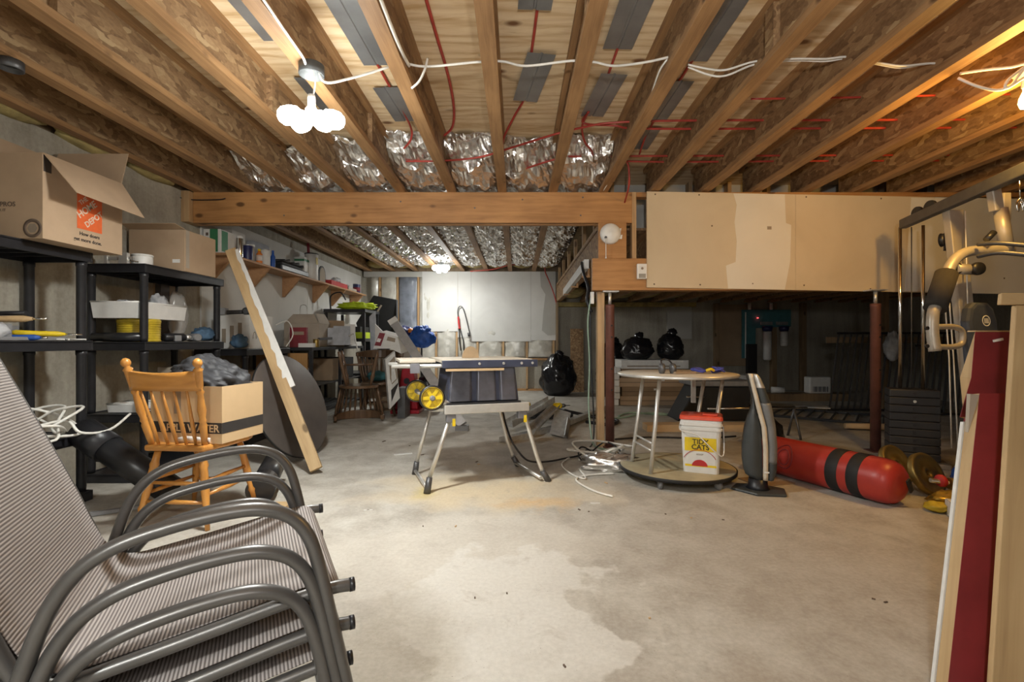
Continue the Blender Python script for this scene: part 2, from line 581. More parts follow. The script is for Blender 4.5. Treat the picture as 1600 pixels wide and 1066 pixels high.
plain('blue', (0.02, 0.09, 0.38), 0.5, var=0.3)
plain('cloth_blue', (0.06, 0.12, 0.20), 0.75, var=0.35)
plain('navy', (0.02, 0.025, 0.10), 0.4)
plain('teal', (0.05, 0.17, 0.19), 0.55)
plain('stack_black', (0.032, 0.032, 0.034), 0.5)
plain('strap_blue', (0.05, 0.06, 0.30), 0.6, var=0.3)
plain('red_metal', (0.38, 0.015, 0.03), 0.35)
plain('post_red', (0.155, 0.062, 0.047), 0.5, 0.1, 0.25, 8)
plain('vinyl_red', (0.43, 0.04, 0.03), 0.38, 0, 0.14, 5, 0.15, 9)
plain('paint_red', (0.235, 0.025, 0.03), 0.5, 0, 0.25, 5)
plain('lid_red', (0.72, 0.09, 0.045), 0.4)
plain('brass', (0.30, 0.205, 0.06), 0.42, 0.7, 0.25, 8)
plain('gold_paper', (0.55, 0.36, 0.06), 0.3, 0.6, 0.4, 30, 0.8, 30)
plain('saw_navy', (0.06, 0.07, 0.115), 0.42, 0.3, 0.25, 7)
plain('saw_panel', (0.15, 0.155, 0.19), 0.34, 0.55, 0.45, 5)
plain('saw_grey', (0.22, 0.22, 0.245), 0.35, 0.35, 0.3, 6)
plain('saw_table', (0.62, 0.56, 0.46), 0.6, 0.2, 0.12, 10)
plain('sawdust_brown', (0.34, 0.24, 0.14), 0.8)
plain('gym_beige', (0.46, 0.42, 0.36), 0.4, 0.35, 0.08)
plain('foam_black', (0.03, 0.026, 0.023), 0.9)
plain('pad_blue', (0.045, 0.055, 0.08), 0.55)
plain('tabletop_grey', (0.105, 0.088, 0.078), 0.5, 0, 0.2, 4)
plain('jacket', (0.034, 0.035, 0.039), 0.6, 0, 0.3, 7, 0.5, 14)
plain('bag_black', (0.012, 0.012, 0.014), 0.17, 0, 0.2, 8, 1.0, 22)
plain('bag_clear', (0.55, 0.56, 0.58), 0.2, 0, 0.25, 12, 0.8, 25)
plain('cloth_grey', (0.42, 0.44, 0.48), 0.8, 0, 0.2, 8, 0.4, 25)
plain('pvc_black', (0.02, 0.02, 0.022), 0.32)
plain('frame_grey', (0.135, 0.13, 0.125), 0.36, 0.55, 0.12, 10)
plain('tar_brown', (0.06, 0.045, 0.035), 0.6)
plain('heater_dark', (0.055, 0.062, 0.065), 0.4)
plain('heater_stripe', (0.68, 0.60, 0.48), 0.4)
plain('heater_mid', (0.20, 0.20, 0.20), 0.35)

def sling_mat():
    m, nt, b = newmat('sling')
    v = coords(nt, kind='UV')
    w = N(nt, 'ShaderNodeTexWave', wave_type='BANDS', bands_direction='Y', wave_profile='SIN')
    w.inputs['Scale'].default_value = 1.0; w.inputs['Distortion'].default_value = 0.0
    mp = N(nt, 'ShaderNodeMapping'); mp.inputs['Scale'].default_value = (1, 46, 1)
    nt.links.new(v, mp.inputs['Vector']); nt.links.new(mp.outputs[0], w.inputs['Vector'])
    w2 = N(nt, 'ShaderNodeTexWave', wave_type='BANDS', bands_direction='X', wave_profile='SIN')
    mp2 = N(nt, 'ShaderNodeMapping'); mp2.inputs['Scale'].default_value = (150, 1, 1)
    nt.links.new(v, mp2.inputs['Vector']); nt.links.new(mp2.outputs[0], w2.inputs['Vector'])
    c = ramp(nt, w.outputs['Fac'], [(0.22, (0.10, 0.082, 0.075)), (0.5, (0.34, 0.30, 0.285)), (0.8, (0.46, 0.42, 0.40))])
    c = mix(nt, 0.18, c, ramp(nt, w2.outputs['Fac'], [(0.2, (0.16, 0.14, 0.13)), (0.8, (0.46, 0.43, 0.42))]))
    nt.links.new(c, b.inputs['Base Color'])
    b.inputs['Roughness'].default_value = 0.6
    nt.links.new(bump(nt, w.outputs['Fac'], 0.4, 0.002), b.inputs['Normal'])
sling_mat()

def emit(name, c, strength):
    m, nt, b = newmat(name)
    b.inputs['Base Color'].default_value = (0.8, 0.8, 0.8, 1)
    b.inputs['Emission Color'].default_value = (*c, 1)
    b.inputs['Emission Strength'].default_value = strength
emit('led_glow', LED_COL, 22)
emit('bulb_glow', (1.0, 0.62, 0.16), 14)
emit('led_red', (1.0, 0.05, 0.05), 4)

def bag_mat():
    m, nt, b = newmat('clear_plastic')
    b.inputs['Base Color'].default_value = (0.75, 0.72, 0.68, 1)
    b.inputs['Roughness'].default_value = 0.15
    b.inputs['Alpha'].default_value = 0.35
bag_mat()

# ================================================================= the room
XL, XR, YF, YB = -3.14, 7.2, -2.6, 9.8
ZJ, ZP = 2.42, 2.72              # underside of the joists, underside of the plywood
DB = 4.53                        # the header beam and the bulkhead
XE = 0.80                        # left edge of the raised floor

struct(MB().box((XL - 0.3, YF - 0.3, -0.15), (XR + 0.3, YB + 0.3, 0)).build('floor', 'concrete_floor', local=True))
struct(MB().box((XL - 0.25, YF - 0.3, 0), (XL, YB + 0.25, ZJ)).build('wall_left', 'concrete_wall', local=True))
wall_left = bpy.data.objects['wall_left']
struct(MB().box((XL - 0.25, YB, 0), (XR + 0.25, YB + 0.25, ZJ)).build('wall_back', 'concrete_wall', local=True))
wall_back = bpy.data.objects['wall_back']
struct(MB().box((XR, YF - 0.3, 0), (XR + 0.25, YB + 0.25, ZP)).build('wall_right', 'concrete_wall', local=True))
struct(MB().box((XL - 0.25, YF - 0.25, 0), (XR + 0.25, YF, ZP)).build('wall_front', 'white_board', local=True))
ceiling = struct(MB().box((XL - 0.3, YF - 0.3, ZP + 0.022), (XR + 0.3, YB + 0.3, ZP + 0.06)).build('ceiling', 'plywood', local=True))
# rim boards closing the joist bays above the walls
struct(MB().box((XL - 0.2, YF - 0.2, ZJ), (XL - 0.03, YB + 0.2, ZP + 0.02)).build('trim_1', 'stud_dark', local=True))
struct(MB().box((XL - 0.2, YB + 0.06, ZJ), (XR + 0.2, YB + 0.2, ZP + 0.02)).build('trim_2', 'stud_dark', local=True))

# plywood sheets
for i in range(6):
    for j in range(10):
        x0 = XL - 0.1 + i * 2.44 + (1.22 if j % 2 else 0) - 1.22
        y0 = YF + j * 1.22
        if y0 > 5.6 and j > 6: continue
        o = MB().box((max(x0, XL - 0.2), y0 + 0.002, ZP), (min(x0 + 2.436, XR), y0 + 1.217, ZP + 0.02)).build('plywood_sheet', 'plywood', ceiling)
        o.location = (0, 0, 0.0015 * ((i + j) % 2))

# I-joists: oriented-strand web with a lumber flange above and below
XJ = [-0.14 + 0.478 * k for k in range(-6, 16)]
JM = {}
def ijoist(x, y0, y1, zb, parent, h=0.30, key=None):
    L = y1 - y0
    k = (round(L, 3), h)
    if k not in JM:
        w = MB().box((-0.006, 0, 0.03), (0.006, L, h - 0.03))
        f1 = MB().box((-0.040, 0, 0), (0.040, L, 0.038))
        f2 = MB().box((-0.040, 0, h - 0.038), (0.040, L, h))
        a = w.build('joist', 'osb', parent, local=True)
        b = f1.build('bottom_flange', 'joist_flange', a, local=True, bev=0.003)
        c = f2.build('top_flange', 'joist_flange', a, local=True)
        JM[k] = (a.data, b.data, c.data)
    else:
        me = JM[k]
        a = bpy.data.objects.new('joist', me[0]); col.objects.link(a); a.parent = parent
        for nm, d in (('bottom_flange', me[1]), ('top_flange', me[2])):
            o = bpy.data.objects.new(nm, d); col.objects.link(o); o.parent = a
    a.location = (x, y0, zb)
    return a
for x in XJ:
    if x > XR - 0.1: continue
    ijoist(x, YF + 0.02, (YB + 0.04) if x < XE else 4.78, ZJ, ceiling)
# short web stiffeners and splices seen on a few joists
for x, y in ((-2.05, 2.1), (-1.57, 3.0), (0.338, 2.05), (1.294, 2.35), (-1.096, 3.5)):
    MB().box((x - 0.039, y, ZJ + 0.04), (x + 0.039, y + 0.08, ZP - 0.04)).build('web_stiffener', 'osb', ceiling)

# aluminium heat-transfer plates stapled under the plywood, a groove down the middle
plates = [(-0.375, []),
          (0.10, [(1.95, 2.43, 0.05), (2.80, 3.36, 0.16)]),
          (0.585, [(2.15, 2.76, 0.03), (3.02, 3.58, 0.10)]),
          (1.055, [(2.15, 2.88, 0.0), (3.10, 3.66, 0.02), (3.8, 4.2, 0.0)]),
          (-0.86, [(2.1, 2.92, -0.03), (3.18, 3.66, -0.06)]),
          (-1.34, [(2.05, 2.68, -0.03), (3.06, 3.5, 0.0)]),
          (-1.82, [(2.1, 2.6, 0.0)])]
for xc, lst in plates:
    for y0, y1, a in lst:
        prof = [(-0.085, 0), (-0.009, 0), (-0.005, 0.0055), (0.005, 0.0055), (0.009, 0), (0.085, 0), (0.085, 0.001), (0.010, 0.001), (0.006, 0.0065), (-0.006, 0.0065), (-0.010, 0.001), (-0.085, 0.001)]
        M = Matrix.Translation((xc, (y0 + y1) / 2, ZP - 0.0265)) @ Matrix.Rotation(a, 4, 'Z') @ Matrix.Rotation(random.uniform(-0.01, 0.01), 4, 'X')
        MB().prism(prof, -(y1 - y0) / 2, (y1 - y0) / 2, M, axis=1).build('heat_plate', 'plate_grey', ceiling)

# foil-faced insulation stuffed between the joists, from just before the beam to the back wall
def foil_bay(x0, x1, seed, yf, yend):
    w = x1 - x0
    prof = []
    zt, zb = ZP - 0.004, ZJ + 0.075
    pts = [(yf - 0.08, zt), (yf, zt - 0.03), (yf + 0.12, zt - 0.13), (yf + 0.25, zb + 0.03), (yf + 0.45, zb)]
    n = 46
    for i in range(n):
        pts.append((yf + 0.45 + (yend - yf - 0.45) * (i + 1) / n, zb))
    off = Vector((seed * 5.3, seed * 2.9, 0))
    def fn(u, v):
        k = u * (len(pts) - 1); i = min(int(k), len(pts) - 2); t = k - i
        y = pts[i][0] * (1 - t) + pts[i + 1][0] * t
        z = pts[i][1] * (1 - t) + pts[i + 1][1] * t
        x = x0 + w * v
        q = Vector((x * 7, y * 7, z * 4)) + off
        edge = 0.5 + 2 * min(v, 1 - v)
        dz = 0.055 * noise.noise(q) + 0.028 * noise.noise(q * 2.7)
        dy = 0.06 * noise.noise(q * 1.2 + Vector((9, 3, 1)))
        sag = -0.03 * math.sin(math.pi * v)
        z2 = z + dz * edge + sag * (1 if i > 2 else 0.2) + 0.016 * noise.noise(q * 7.1) + 0.012 * abs(noise.noise(q * 4.3))
        if i <= 2: y += dy * 1.4
        return Vector((x + (0.012 * noise.noise(q * 6.3 + Vector((4, 4, 4))) if 0.03 < v < 0.97 else 0), y + 0.014 * noise.noise(q * 6.9), min(z2, ZP - 0.006)))
    return MB().grid(fn, 210, 22, smooth=False)
for k in range(1, 8):
    x0, x1 = XJ[k] + 0.012, XJ[k + 1] - 0.012
    yf = 3.95 + [0.25, 0.30, 0.1, 0.0, 0.02, 0.1, 0.05][k - 1]
    foil_bay(x0, x1, k, yf, 9.3).build('insulation_batt', 'foil', ceiling, solid=0.004)
for k in range(0, 8):
    rag(((XJ[k] + XJ[k + 1]) / 2, 9.55, ZJ + 0.14), (0.44, 0.42, 0.2), k + 3, 0.3, 14, 10).build('insulation_tuft', 'insulation', ceiling)
for k, y in enumerate((2.3, 2.9, 3.5, 4.1)):
    rag((XL + 0.02, y, ZJ + 0.04), (0.16, 0.55, 0.13), k + 1, 0.3, 14, 10).build('insulation_tuft', 'insulation', ceiling)

# header beam across the room, made of two laminated boards
bm_ = thing('header_beam', 'long orange-brown timber header beam spanning the room under the joists', 'beam', (-1.0, DB, 2.13))
MB().box((-3.06, DB, 2.13), (1.085, DB + 0.06, ZJ)).build('board', 'beam_x', bm_, bev=0.004)
MB().box((-3.06, DB + 0.062, 2.125), (1.085, DB + 0.12, ZJ - 0.005)).build('board', 'lumber_x', bm_, bev=0.004)
for x, z in ((-1.1, 2.33), (0.05, 2.35), (0.6, 2.2), (-2.2, 2.2), (-0.4, 2.27), (0.62, 2.37)):
    MB().lathe([(0.009, -0.002), (0.007, 0.002)], 8, Matrix.Translation((x, DB, z)) @ Matrix.Rotation(math.pi / 2, 4, 'X')).build('bolt_head', 'steel_dark', bm_)
tag(MB().box((-3.139, DB - 0.05, 2.13), (-3.063, DB + 0.14, ZJ)).build('beam_block', 'lumber_z', bev=0.004), 'short timber block holding the beam end at the concrete wall', 'block')

# white boards on the left wall behind the wall shelf
for y0, y1, z0, z1, m in ((4.75, 7.15, 0.88, 2.30, 'white_board'), (7.16, 9.6, 0.88, 2.30, 'white_board')):
    MB().box((XL + 0.001, y0, z0), (XL + 0.018, y1, z1)).build('wall_board', m, wall_left)

# back wall: white boards above, studs and poly-covered batts below and at left
for x0, x1, z0, z1, m in ((-1.92, -1.20, 1.20, 2.41, 'white_board'), (-1.20, -0.93, 1.08, 2.41, 'white_board'), (-0.93, 0.28, 1.0, 2.41, 'white_board'), (0.28, 0.78, 1.02, 2.41, 'white_board')):
    MB().box((x0 + 0.002, YB - 0.105, z0), (x1 - 0.002, YB - 0.09, z1)).build('wall_board', m, wall_back)
MB().prism([(0.46, 2.41), (0.775, 2.41), (0.775, 1.13), (0.62, 1.12), (0.50, 1.22), (0.53, 1.6), (0.57, 1.95), (0.48, 2.1)], YB - 0.109, YB - 0.104, axis=1).build('bare_patch', 'grey_board', wall_back)
for x in (-2.78, -2.42, -2.0, -1.64, -1.22, -0.80, -0.28, 0.20, 0.74):
    MB().box((x - 0.02, YB - 0.09, 0.02), (x + 0.02, YB - 0.001, 2.40)).build('stud', 'lumber_z', wall_back)
MB().box((-3.0, YB - 0.09, 0.0), (0.78, YB - 0.001, 0.038)).build('bottom_plate', 'lumber_x', wall_back)
MB().box((-3.1, YB - 0.10, 2.30), (-1.92, YB - 0.001, 2.41)).build('top_board', 'grey_board', wall_back)
def batt(x0, x1, z0, z1, m, seed):
    off = Vector((seed * 3, 0, seed))
    def fn(u, v):
        x = x0 + (x1 - x0) * u; z = z0 + (z1 - z0) * v
        q = Vector((x * 6, 0, z * 3)) + off
        return Vector((x, YB - 0.07 + 0.02 * noise.noise(q) + 0.012 * noise.noise(q * 3) - 0.03 * math.sin(math.pi * u), z))
    return MB().grid(fn, 12, 26)
xs = [-2.98, -2.78, -2.42, -2.0, -1.64, -1.22, -0.80, -0.28, 0.20, 0.74]
for i in range(9):
    if i < 4:
        batt(xs[i] + 0.022, xs[i + 1] - 0.022, 0.05, 2.30, ('poly_sheet', 'poly_sheet', 'poly_blue', 'poly_sheet')[i], i).build('insulation_panel', ('poly_sheet', 'poly_sheet', 'poly_blue', 'poly_sheet')[i], wall_back, solid=0.003)
    else:
        batt(xs[i] + 0.022, xs[i + 1] - 0.022, 0.68, 1.25, 'poly_sheet', i).build('insulation_panel', 'poly_sheet', wall_back, solid=0.003)
        MB().box((xs[i] + 0.021, YB - 0.085, 0.62), (xs[i + 1] - 0.021, YB - 0.002, 0.66)).build('nogging', 'lumber_x', wall_back)
# return board at the end of the framed wall, and sill insulation on the concrete to its right
MB().box((0.78, YB - 0.30, 0), (0.815, YB - 0.001, 1.78)).build('end_board', 'stud_dark', wall_back)
MB().box((0.82, YB - 0.16, 1.70), (3.6, YB - 0.002, 1.785)).build('sill_insulation', 'insulation', wall_back)
MB().box((3.05, YB - 0.05, 1.05), (3.55, YB - 0.003, 1.70)).build('wall_board', 'grey_board', wall_back)
MB().box((4.1, YB - 0.06, 0.5), (4.75, YB - 0.003, 1.75)).build('wall_board', 'cardboard_dark', wall_back)
for x in (4.0, 5.15, 5.75):
    MB().box((x, YB - 0.12, 0), (x + 0.09, YB - 0.003, 1.77)).build('stud', 'stud_dark', wall_back)

# ---------------------------------------------------------------- raised floor and its bulkhead
raised = struct(MB().box((XE - 0.02, DB + 0.16, 2.095), (XR, YB, 2.118)).build('floor_raised', 'osb', local=True))
for i in range(14):
    ijoist(XE + 0.035 + 0.478 * i, DB + 0.17, YB - 0.02, 1.792, raised)
MB().box((XE - 0.01, DB + 0.17, 1.795), (XE + 0.028, YB - 0.02, 2.09)).build('rim_board', 'osb', raised)
for i in range(10):
    rag((XE + 0.27 + 0.478 * i, 9.2, 1.95), (0.46, 1.2, 0.22), i + 20, 0.25, 12, 8).build('insulation_tuft', 'insulation', raised)
# framing seen over the raised floor's edge
for i in range(6):
    MB().box((XE - 0.005, 4.95 + 0.85 * i, 2.12), (XE + 0.035, 5.04 + 0.85 * i, ZJ)).build('stud', 'lumber_z', raised)
MB().box((XE - 0.008, DB + 0.2, 2.12), (XE + 0.08, YB - 0.1, 2.158)).build('sole_plate', 'lumber_y', raised)
# header under the bulkhead
hb = thing('bulkhead_header', 'orange timber header carrying the raised floor over the dark crawl space', 'beam', (3.0, DB, 1.49))
MB().box((0.705, DB - 0.03, 1.49), (XR - 0.02, DB + 0.03, 1.79)).build('board', 'beam_x', hb, bev=0.004)
MB().box((0.72, DB + 0.032, 1.49), (XR - 0.02, DB + 0.12, 1.79)).build('board', 'lumber_x', hb, bev=0.004)
MB().box((0.765, DB - 0.012, 1.792), (1.03, DB + 0.03, 2.128)).build('post_block', 'beam_x', hb, bev=0.003)
# bulkhead wall: studs, gap at left, drywall panels with filled joints
wb = struct(MB().box((1.085, DB + 0.0, 1.792), (1.125, DB + 0.09, ZJ)).build('wall_bulkhead', 'lumber_z', local=True))
MB().box((1.127, DB + 0.0, 2.375), (XR - 0.02, DB + 0.09, ZJ - 0.002)).build('top_plate', 'beam_x', wb)
for i in range(9):
    x = 1.24 + 0.5 * i
    MB().box((x, DB + 0.002, 1.793), (x + 0.04, DB + 0.09, 2.373)).build('stud', 'lumber_z', wb)
ztop = lambda x: 2.412 - 0.020 * (x - 1.2)
zbot = lambda x: 1.515 - 0.018 * (x - 1.2)
yD = DB - 0.047
for x0, x1 in ((1.212, 2.60), (2.602, 3.90), (3.902, 7.15)):
    MB().prism([(x0, zbot(x0)), (x1, zbot(x1)), (x1, ztop(x1)), (x0, ztop(x0))], yD, yD + 0.0127, axis=1).build('drywall_panel', 'drywall' if x0 < 3.8 else 'drywall_primed', wb)
wob = [(0, 2.02), (0.12, 2.05), (0.3, 2.03), (0.5, 2.05), (0.72, 2.04), (0.76, 1.95), (1.0, 1.97)]
poly = []
for t, x in wob:
    poly.append((x, ztop(x) - 0.003 - (ztop(x) - zbot(x) - 0.006) * t))
for t, x in reversed([(0, 2.50), (0.3, 2.51), (0.32, 2.56), (0.7, 2.55), (1.0, 2.5)]):
    poly.append((x, ztop(x) - 0.003 - (ztop(x) - zbot(x) - 0.006) * t))
MB().prism(poly, yD - 0.0015, yD - 0.0003, axis=1).build('joint_fill', 'joint_compound', wb)
poly = [(3.62, zbot(3.62) + 0.01), (4.02, zbot(4.02) + 0.01), (4.0, ztop(4.0) - 0.01), (3.68, ztop(3.68) - 0.01)]
MB().prism(poly, yD - 0.0015, yD - 0.0003, axis=1).build('joint_fill', 'joint_compound', wb)
MB().box((2.335, yD - 0.002, 2.055), (2.375, yD - 0.0006, 2.085)).build('nail_patch', 'ink_grey', wb)
for x, z in ((1.29, 2.385), (1.7, 2.38), (2.7, 2.36), (3.4, 2.345), (1.28, 1.545), (1.71, 1.54), (2.2, 1.55), (2.68, 1.535), (3.3, 1.5), (4.1, 1.5), (4.55, 1.6), (1.82, 2.09)):
    MB().lathe([(0.008, -0.001), (0.006, 0.001)], 8, Matrix.Translation((x, yD - 0.001, z)) @ Matrix.Rotation(math.pi / 2, 4, 'X')).build('screw_head', 'ink_brown', wb)
# dark sheathing and studs behind the joist ends, over the bulkhead
ws = struct(MB().box((XE + 0.1, 5.25, 2.12), (XR, 5.27, ZP)).build('wall_upper', 'grey_board', local=True))
for i in range(12):
    x = 1.0 + 0.42 * i
    MB().box((x, 5.15, 2.12), (x + 0.04, 5.249, ZP)).build('stud', 'lumber_z' if i % 3 == 0 else 'stud_dark', ws)

# ================================================================= lights
def led_fixture(loc, label, power, drop=0.25, rz=0.0, glow=0.05, group='hanging LED ceiling lights'):
    x, y, zt = loc
    t = thing('ceiling_light', label, 'ceiling light', (x, y, zt), rz, group)
    M = Matrix.Translation((x, y, 0))
    MB().lathe([(0.062, zt), (0.062, zt - 0.05), (0.058, zt - 0.052), (0.058, zt - 0.01), (0.01, zt - 0.009)], 20, M).build('junction_box', 'box_grey', t)
    zc = zt - drop
    MB().tube(smooth_path([(x + 0.005, y, zt - 0.012), (x + 0.018, y, zt - 0.09), (x + 0.004, y + 0.005, zc + 0.11)]), 0.004, 6).build('cord', 'cable_white', t)
    MB().lathe([(0.017, zc + 0.12), (0.019, zc + 0.10), (0.019, zc + 0.06), (0.03, zc + 0.045), (0.03, zc + 0.01), (0.012, zc)], 16, M).build('socket', 'white_plastic', t)
    for a, tilt in ((math.radians(200), 0.2), (math.radians(255), 0.75), (math.radians(330), 0.55), (math.radians(20), 0.1)):
        d = Vector((math.cos(a + rz) * math.cos(tilt), math.sin(a + rz) * math.cos(tilt), -math.sin(tilt)))
        c = Vector((x, y, zc + 0.02)) + d * 0.098
        q = d.to_track_quat('Z', 'Y').to_matrix().to_4x4()
        pm = MB().tube([Vector((x, y, zc + 0.02)), c - d * 0.05], 0.008, 8).build('arm', 'white_plastic', t)
        MB().lathe([(0.0, 0.064), (0.024, 0.058), (0.043, 0.037), (0.049, 0.0), (0.042, -0.035), (0.022, -0.055), (0.0, -0.06)], 18, Matrix.Translation(c) @ q).build('led_head', 'led_glow', t)
    for kind, en, dz in (('AREA', power, 0.075), ('POINT', power * 0.62, 0.10)):
        li = bpy.data.lights.new('led_light', kind)
        li.energy = en; li.color = LED_COL
        if kind == 'AREA':
            li.shape = 'DISK'; li.size = 0.22      # the heads' flat faces throw most of their light downwards
        else:
            li.shadow_soft_size = 0.10
        lo = bpy.data.objects.new('led_light', li); col.objects.link(lo)
        lo.parent = t
        lo.location = (0, 0, -drop - dz)
    return t

led_fixture((-1.045, 2.44, ZJ - 0.002), 'bright four-headed LED light hanging from a round junction box on a joist', LED_POWER, 0.27)
led_fixture((-1.37, 8.62, ZJ - 0.002), 'far glaring LED light hanging near the white back wall', FAR_LED_POWER, 0.10)
led_fixture((-0.60, -1.10, ZJ - 0.002), 'LED light hanging from the joists behind the camera', LED_POWER * 1.15, 0.25)  # added fixture, never in view, brightens the room from behind the camera

# bare warm bulb on its lampholder, right edge
bx, by, bz = 2.655, 2.50, ZJ
t = thing('bulb_lamp', 'glowing yellow bare bulb on a joist at the right edge', 'lamp', (bx, by, bz))
M = Matrix.Translation((bx, by, 0))
MB().lathe([(0.055, bz), (0.055, bz - 0.012), (0.032, bz - 0.03), (0.022, bz - 0.05), (0.022, bz - 0.08), (0.018, bz - 0.085)], 20, M).build('lampholder', 'white_plastic', t)
MB().lathe([(0.014, bz - 0.08), (0.016, bz - 0.10), (0.03, bz - 0.135), (0.034, bz - 0.16), (0.026, bz - 0.185), (0.0, bz - 0.197)], 18, M).build('bulb', 'bulb_glow', t)
li = bpy.data.lights.new('bulb_light', 'POINT')
li.energy = BULB_POWER; li.color = BULB_COL; li.shadow_soft_size = 0.05
lo = bpy.data.objects.new('bulb_light', li); col.objects.link(lo); lo.parent = t
lo.location = (0, 0, -0.24)

# photographer's flash on a stand just behind and above the camera
t = thing('flash_stand', 'small flash head on a tripod stand behind the camera', 'flash', (0.10, -0.42, 0))
MB().tube([(0.10, -0.42, 0.55), (0.10, -0.42, 1.30)], 0.011, 10).build('pole', 'steel_dark', t)
for k in range(3):
    a = 2 * math.pi * k / 3 + 0.4
    MB().tube([(0.10, -0.42, 0.72), (0.10 + 0.28 * math.cos(a), -0.42 + 0.28 * math.sin(a), 0.0)], 0.008, 8).build('leg', 'steel_dark', t)
MB().box((0.062, -0.44, 1.30), (0.138, -0.36, 1.365)).build('flash_head', 'black_plastic', t, bev=0.006)
li = bpy.data.lights.new('flash_light', 'POINT')
li.energy = FLASH_POWER; li.color = (1.0, 0.97, 0.93); li.shadow_soft_size = 0.10
lo = bpy.data.objects.new('flash_light', li); col.objects.link(lo); lo.parent = t
lo.location = (0, 0.19, 1.33)
li = bpy.data.lights.new('flash_bounce', 'SPOT')         # the flash head is tilted up at the ceiling
li.energy = FLASH_POWER * 13; li.color = (1.0, 0.97, 0.93); li.shadow_soft_size = 0.05
li.spot_size = math.radians(95); li.spot_blend = 0.7
lo = bpy.data.objects.new('flash_bounce', li); col.objects.link(lo); lo.parent = t
lo.location = (0, 0.10, 1.38)
lo.rotation_euler = (Vector((0.25, 2.9, 1.55)) * -1).to_track_quat('Z', 'Y').to_euler()

# ================================================================= wires and pipes under the ceiling
def run(name, pts, r, mat, label, cat, group=None, sm=6, n=8):
    return tag(MB().tube(smooth_path(pts, sm), r, n).build(name, mat), label, cat, group)
CW = 0.0065
run('electric_cable', [(-1.03, 1.6, 2.43), (-1.035, 1.95, 2.412), (-1.042, 2.12, 2.41), (-1.05, 2.25, 2.415), (-1.045, 2.34, 2.402), (-1.05, 2.385, 2.39)], CW, 'cable_white',
    'white electric cable running down a joist into the junction box', 'cable')
run('electric_cable', [(-1.02, 2.46, 2.43), P(507, 128, 2.46), P(545, 123, 2.52), P(600, 107, 2.58), P(622, 97, 2.6), P(665, 104, 2.6), P(745, 97, 2.6), P(785, 96, 2.6), P(822, 103, 2.6), P(893, 95, 2.6), P(928, 97, 2.6), P(960, 103, 2.58), P(1010, 97, 2.58), P(1046, 89, 2.58)], CW, 'cable_white',
    'white electric cable strung through the joists from junction box to centre', 'cable')
run('electric_cable', [P(1046, 89, 2.58), P(1030, 112, 2.66), P(1014, 160, 2.95), P(1000, 200, 3.3), P(985, 232, 3.7), P(960, 270, 4.1), P(943, 298, 4.45)], 0.005, 'cable_white',
    'thin white cable curving down a joist side to the beam', 'cable')
run('electric_cable', [(-0.565, 1.6, 2.44), (-0.566, 1.95, 2.435), (-0.566, 2.2, 2.432), (-0.567, 2.38, 2.44), (-0.569, 2.52, 2.465), (-0.60, 2.6, 2.52)], 0.009, 'cable_white',
    'white cable coming down the joist beside the plates to the strung cable', 'cable')
run('electric_cable', [P(668, 92, 2.62), P(664, 108, 2.59), P(655, 127, 2.6), P(643, 138, 2.62)], CW, 'cable_white',
    'short loose white cable tail dangling over the strung cable', 'cable')
for k, (dy, lb) in enumerate(((0, 'upper of two white cables sagging between the joists right of centre'), (9, 'lower of two white cables sagging between the joists right of centre'))):
    d = 2.58 + 0.03 * k
    run('electric_cable', [P(1075, 101 + dy * 0.4, d), P(1108, 108 + dy, d), P(1135, 109 + dy, d), P(1180, 96 + dy * 0.5, d), P(1238, 92 + dy * 0.3, d), P(1290, 92 + dy * 0.4, d), P(1326, 89 + dy * 0.3, d), P(1378, 99 + dy * 0.3, d), P(1410, 103 + dy * 0.3, d), P(1458, 99, d), P(1500, 105, d)], 0.0055, 'cable_white', lb, 'cable', 'paired cables')
run('electric_cable', [P(1497, 122, 2.55), P(1525, 134, 2.5), P(1556, 141, 2.47), P(1578, 135, 2.45), P(1590, 120, 2.45), P(1604, 105, 2.45), P(1612, 112, 2.45), P(1590, 128, 2.45), P(1572, 138, 2.45), P(1575, 125, 2.45), P(1605, 100, 2.46), P(1580, 105, 2.48), P(1540, 109, 2.52), P(1500, 115, 2.56)], 0.007, 'cable_white',
    'loose coil of cable lit yellow beside the bare bulb', 'cable')
run('electric_cable', [P(183, 268, 3.9), P(250, 295, 4.3), P(290, 311, 4.5), P(340, 312, 4.5), P(352, 310, 4.5)], 0.005, 'black_plastic',
    'dark cable sagging along the top of the concrete wall to the beam', 'cable')

PR = 0.0085
zq = 2.60
tag(MB().lathe([(0.05, ZJ - 0.002), (0.05, ZJ - 0.045), (0.045, ZJ - 0.047), (0.045, ZJ - 0.02)], 20, Matrix.Translation((-2.53, 2.40, 0))).build('junction_box', 'steel_dark'), 'dark round junction box on a joist at the far left of the ceiling', 'junction box')
run('heating_pipe', [(4.6, 3.42, zq), (2.6, 3.44, zq), (0.92, 3.46, zq), (0.45, 3.58, zq), (0.0, 3.85, zq - 0.02), (-0.30, 4.0, zq - 0.05), (-0.62, 4.06, zq - 0.06), (-0.95, 4.1, zq - 0.05)], PR, 'pex_red',
    'front red heating pipe crossing the joists and bending back to the foil', 'pipe')
run('heating_pipe', [(4.6, 3.53, zq - 0.01), (2.6, 3.55, zq - 0.01), (1.0, 3.56, zq - 0.01), (0.72, 3.53, zq), (0.5, 3.62, zq + 0.06), (0.53, 3.50, zq + 0.10), (0.575, 3.2, ZP - 0.0105), (0.585, 2.0, ZP - 0.0105), (0.6, 0.5, ZP - 0.0105)], PR, 'pex_red',
    'red heating pipe turning off into the plates right of centre', 'pipe')
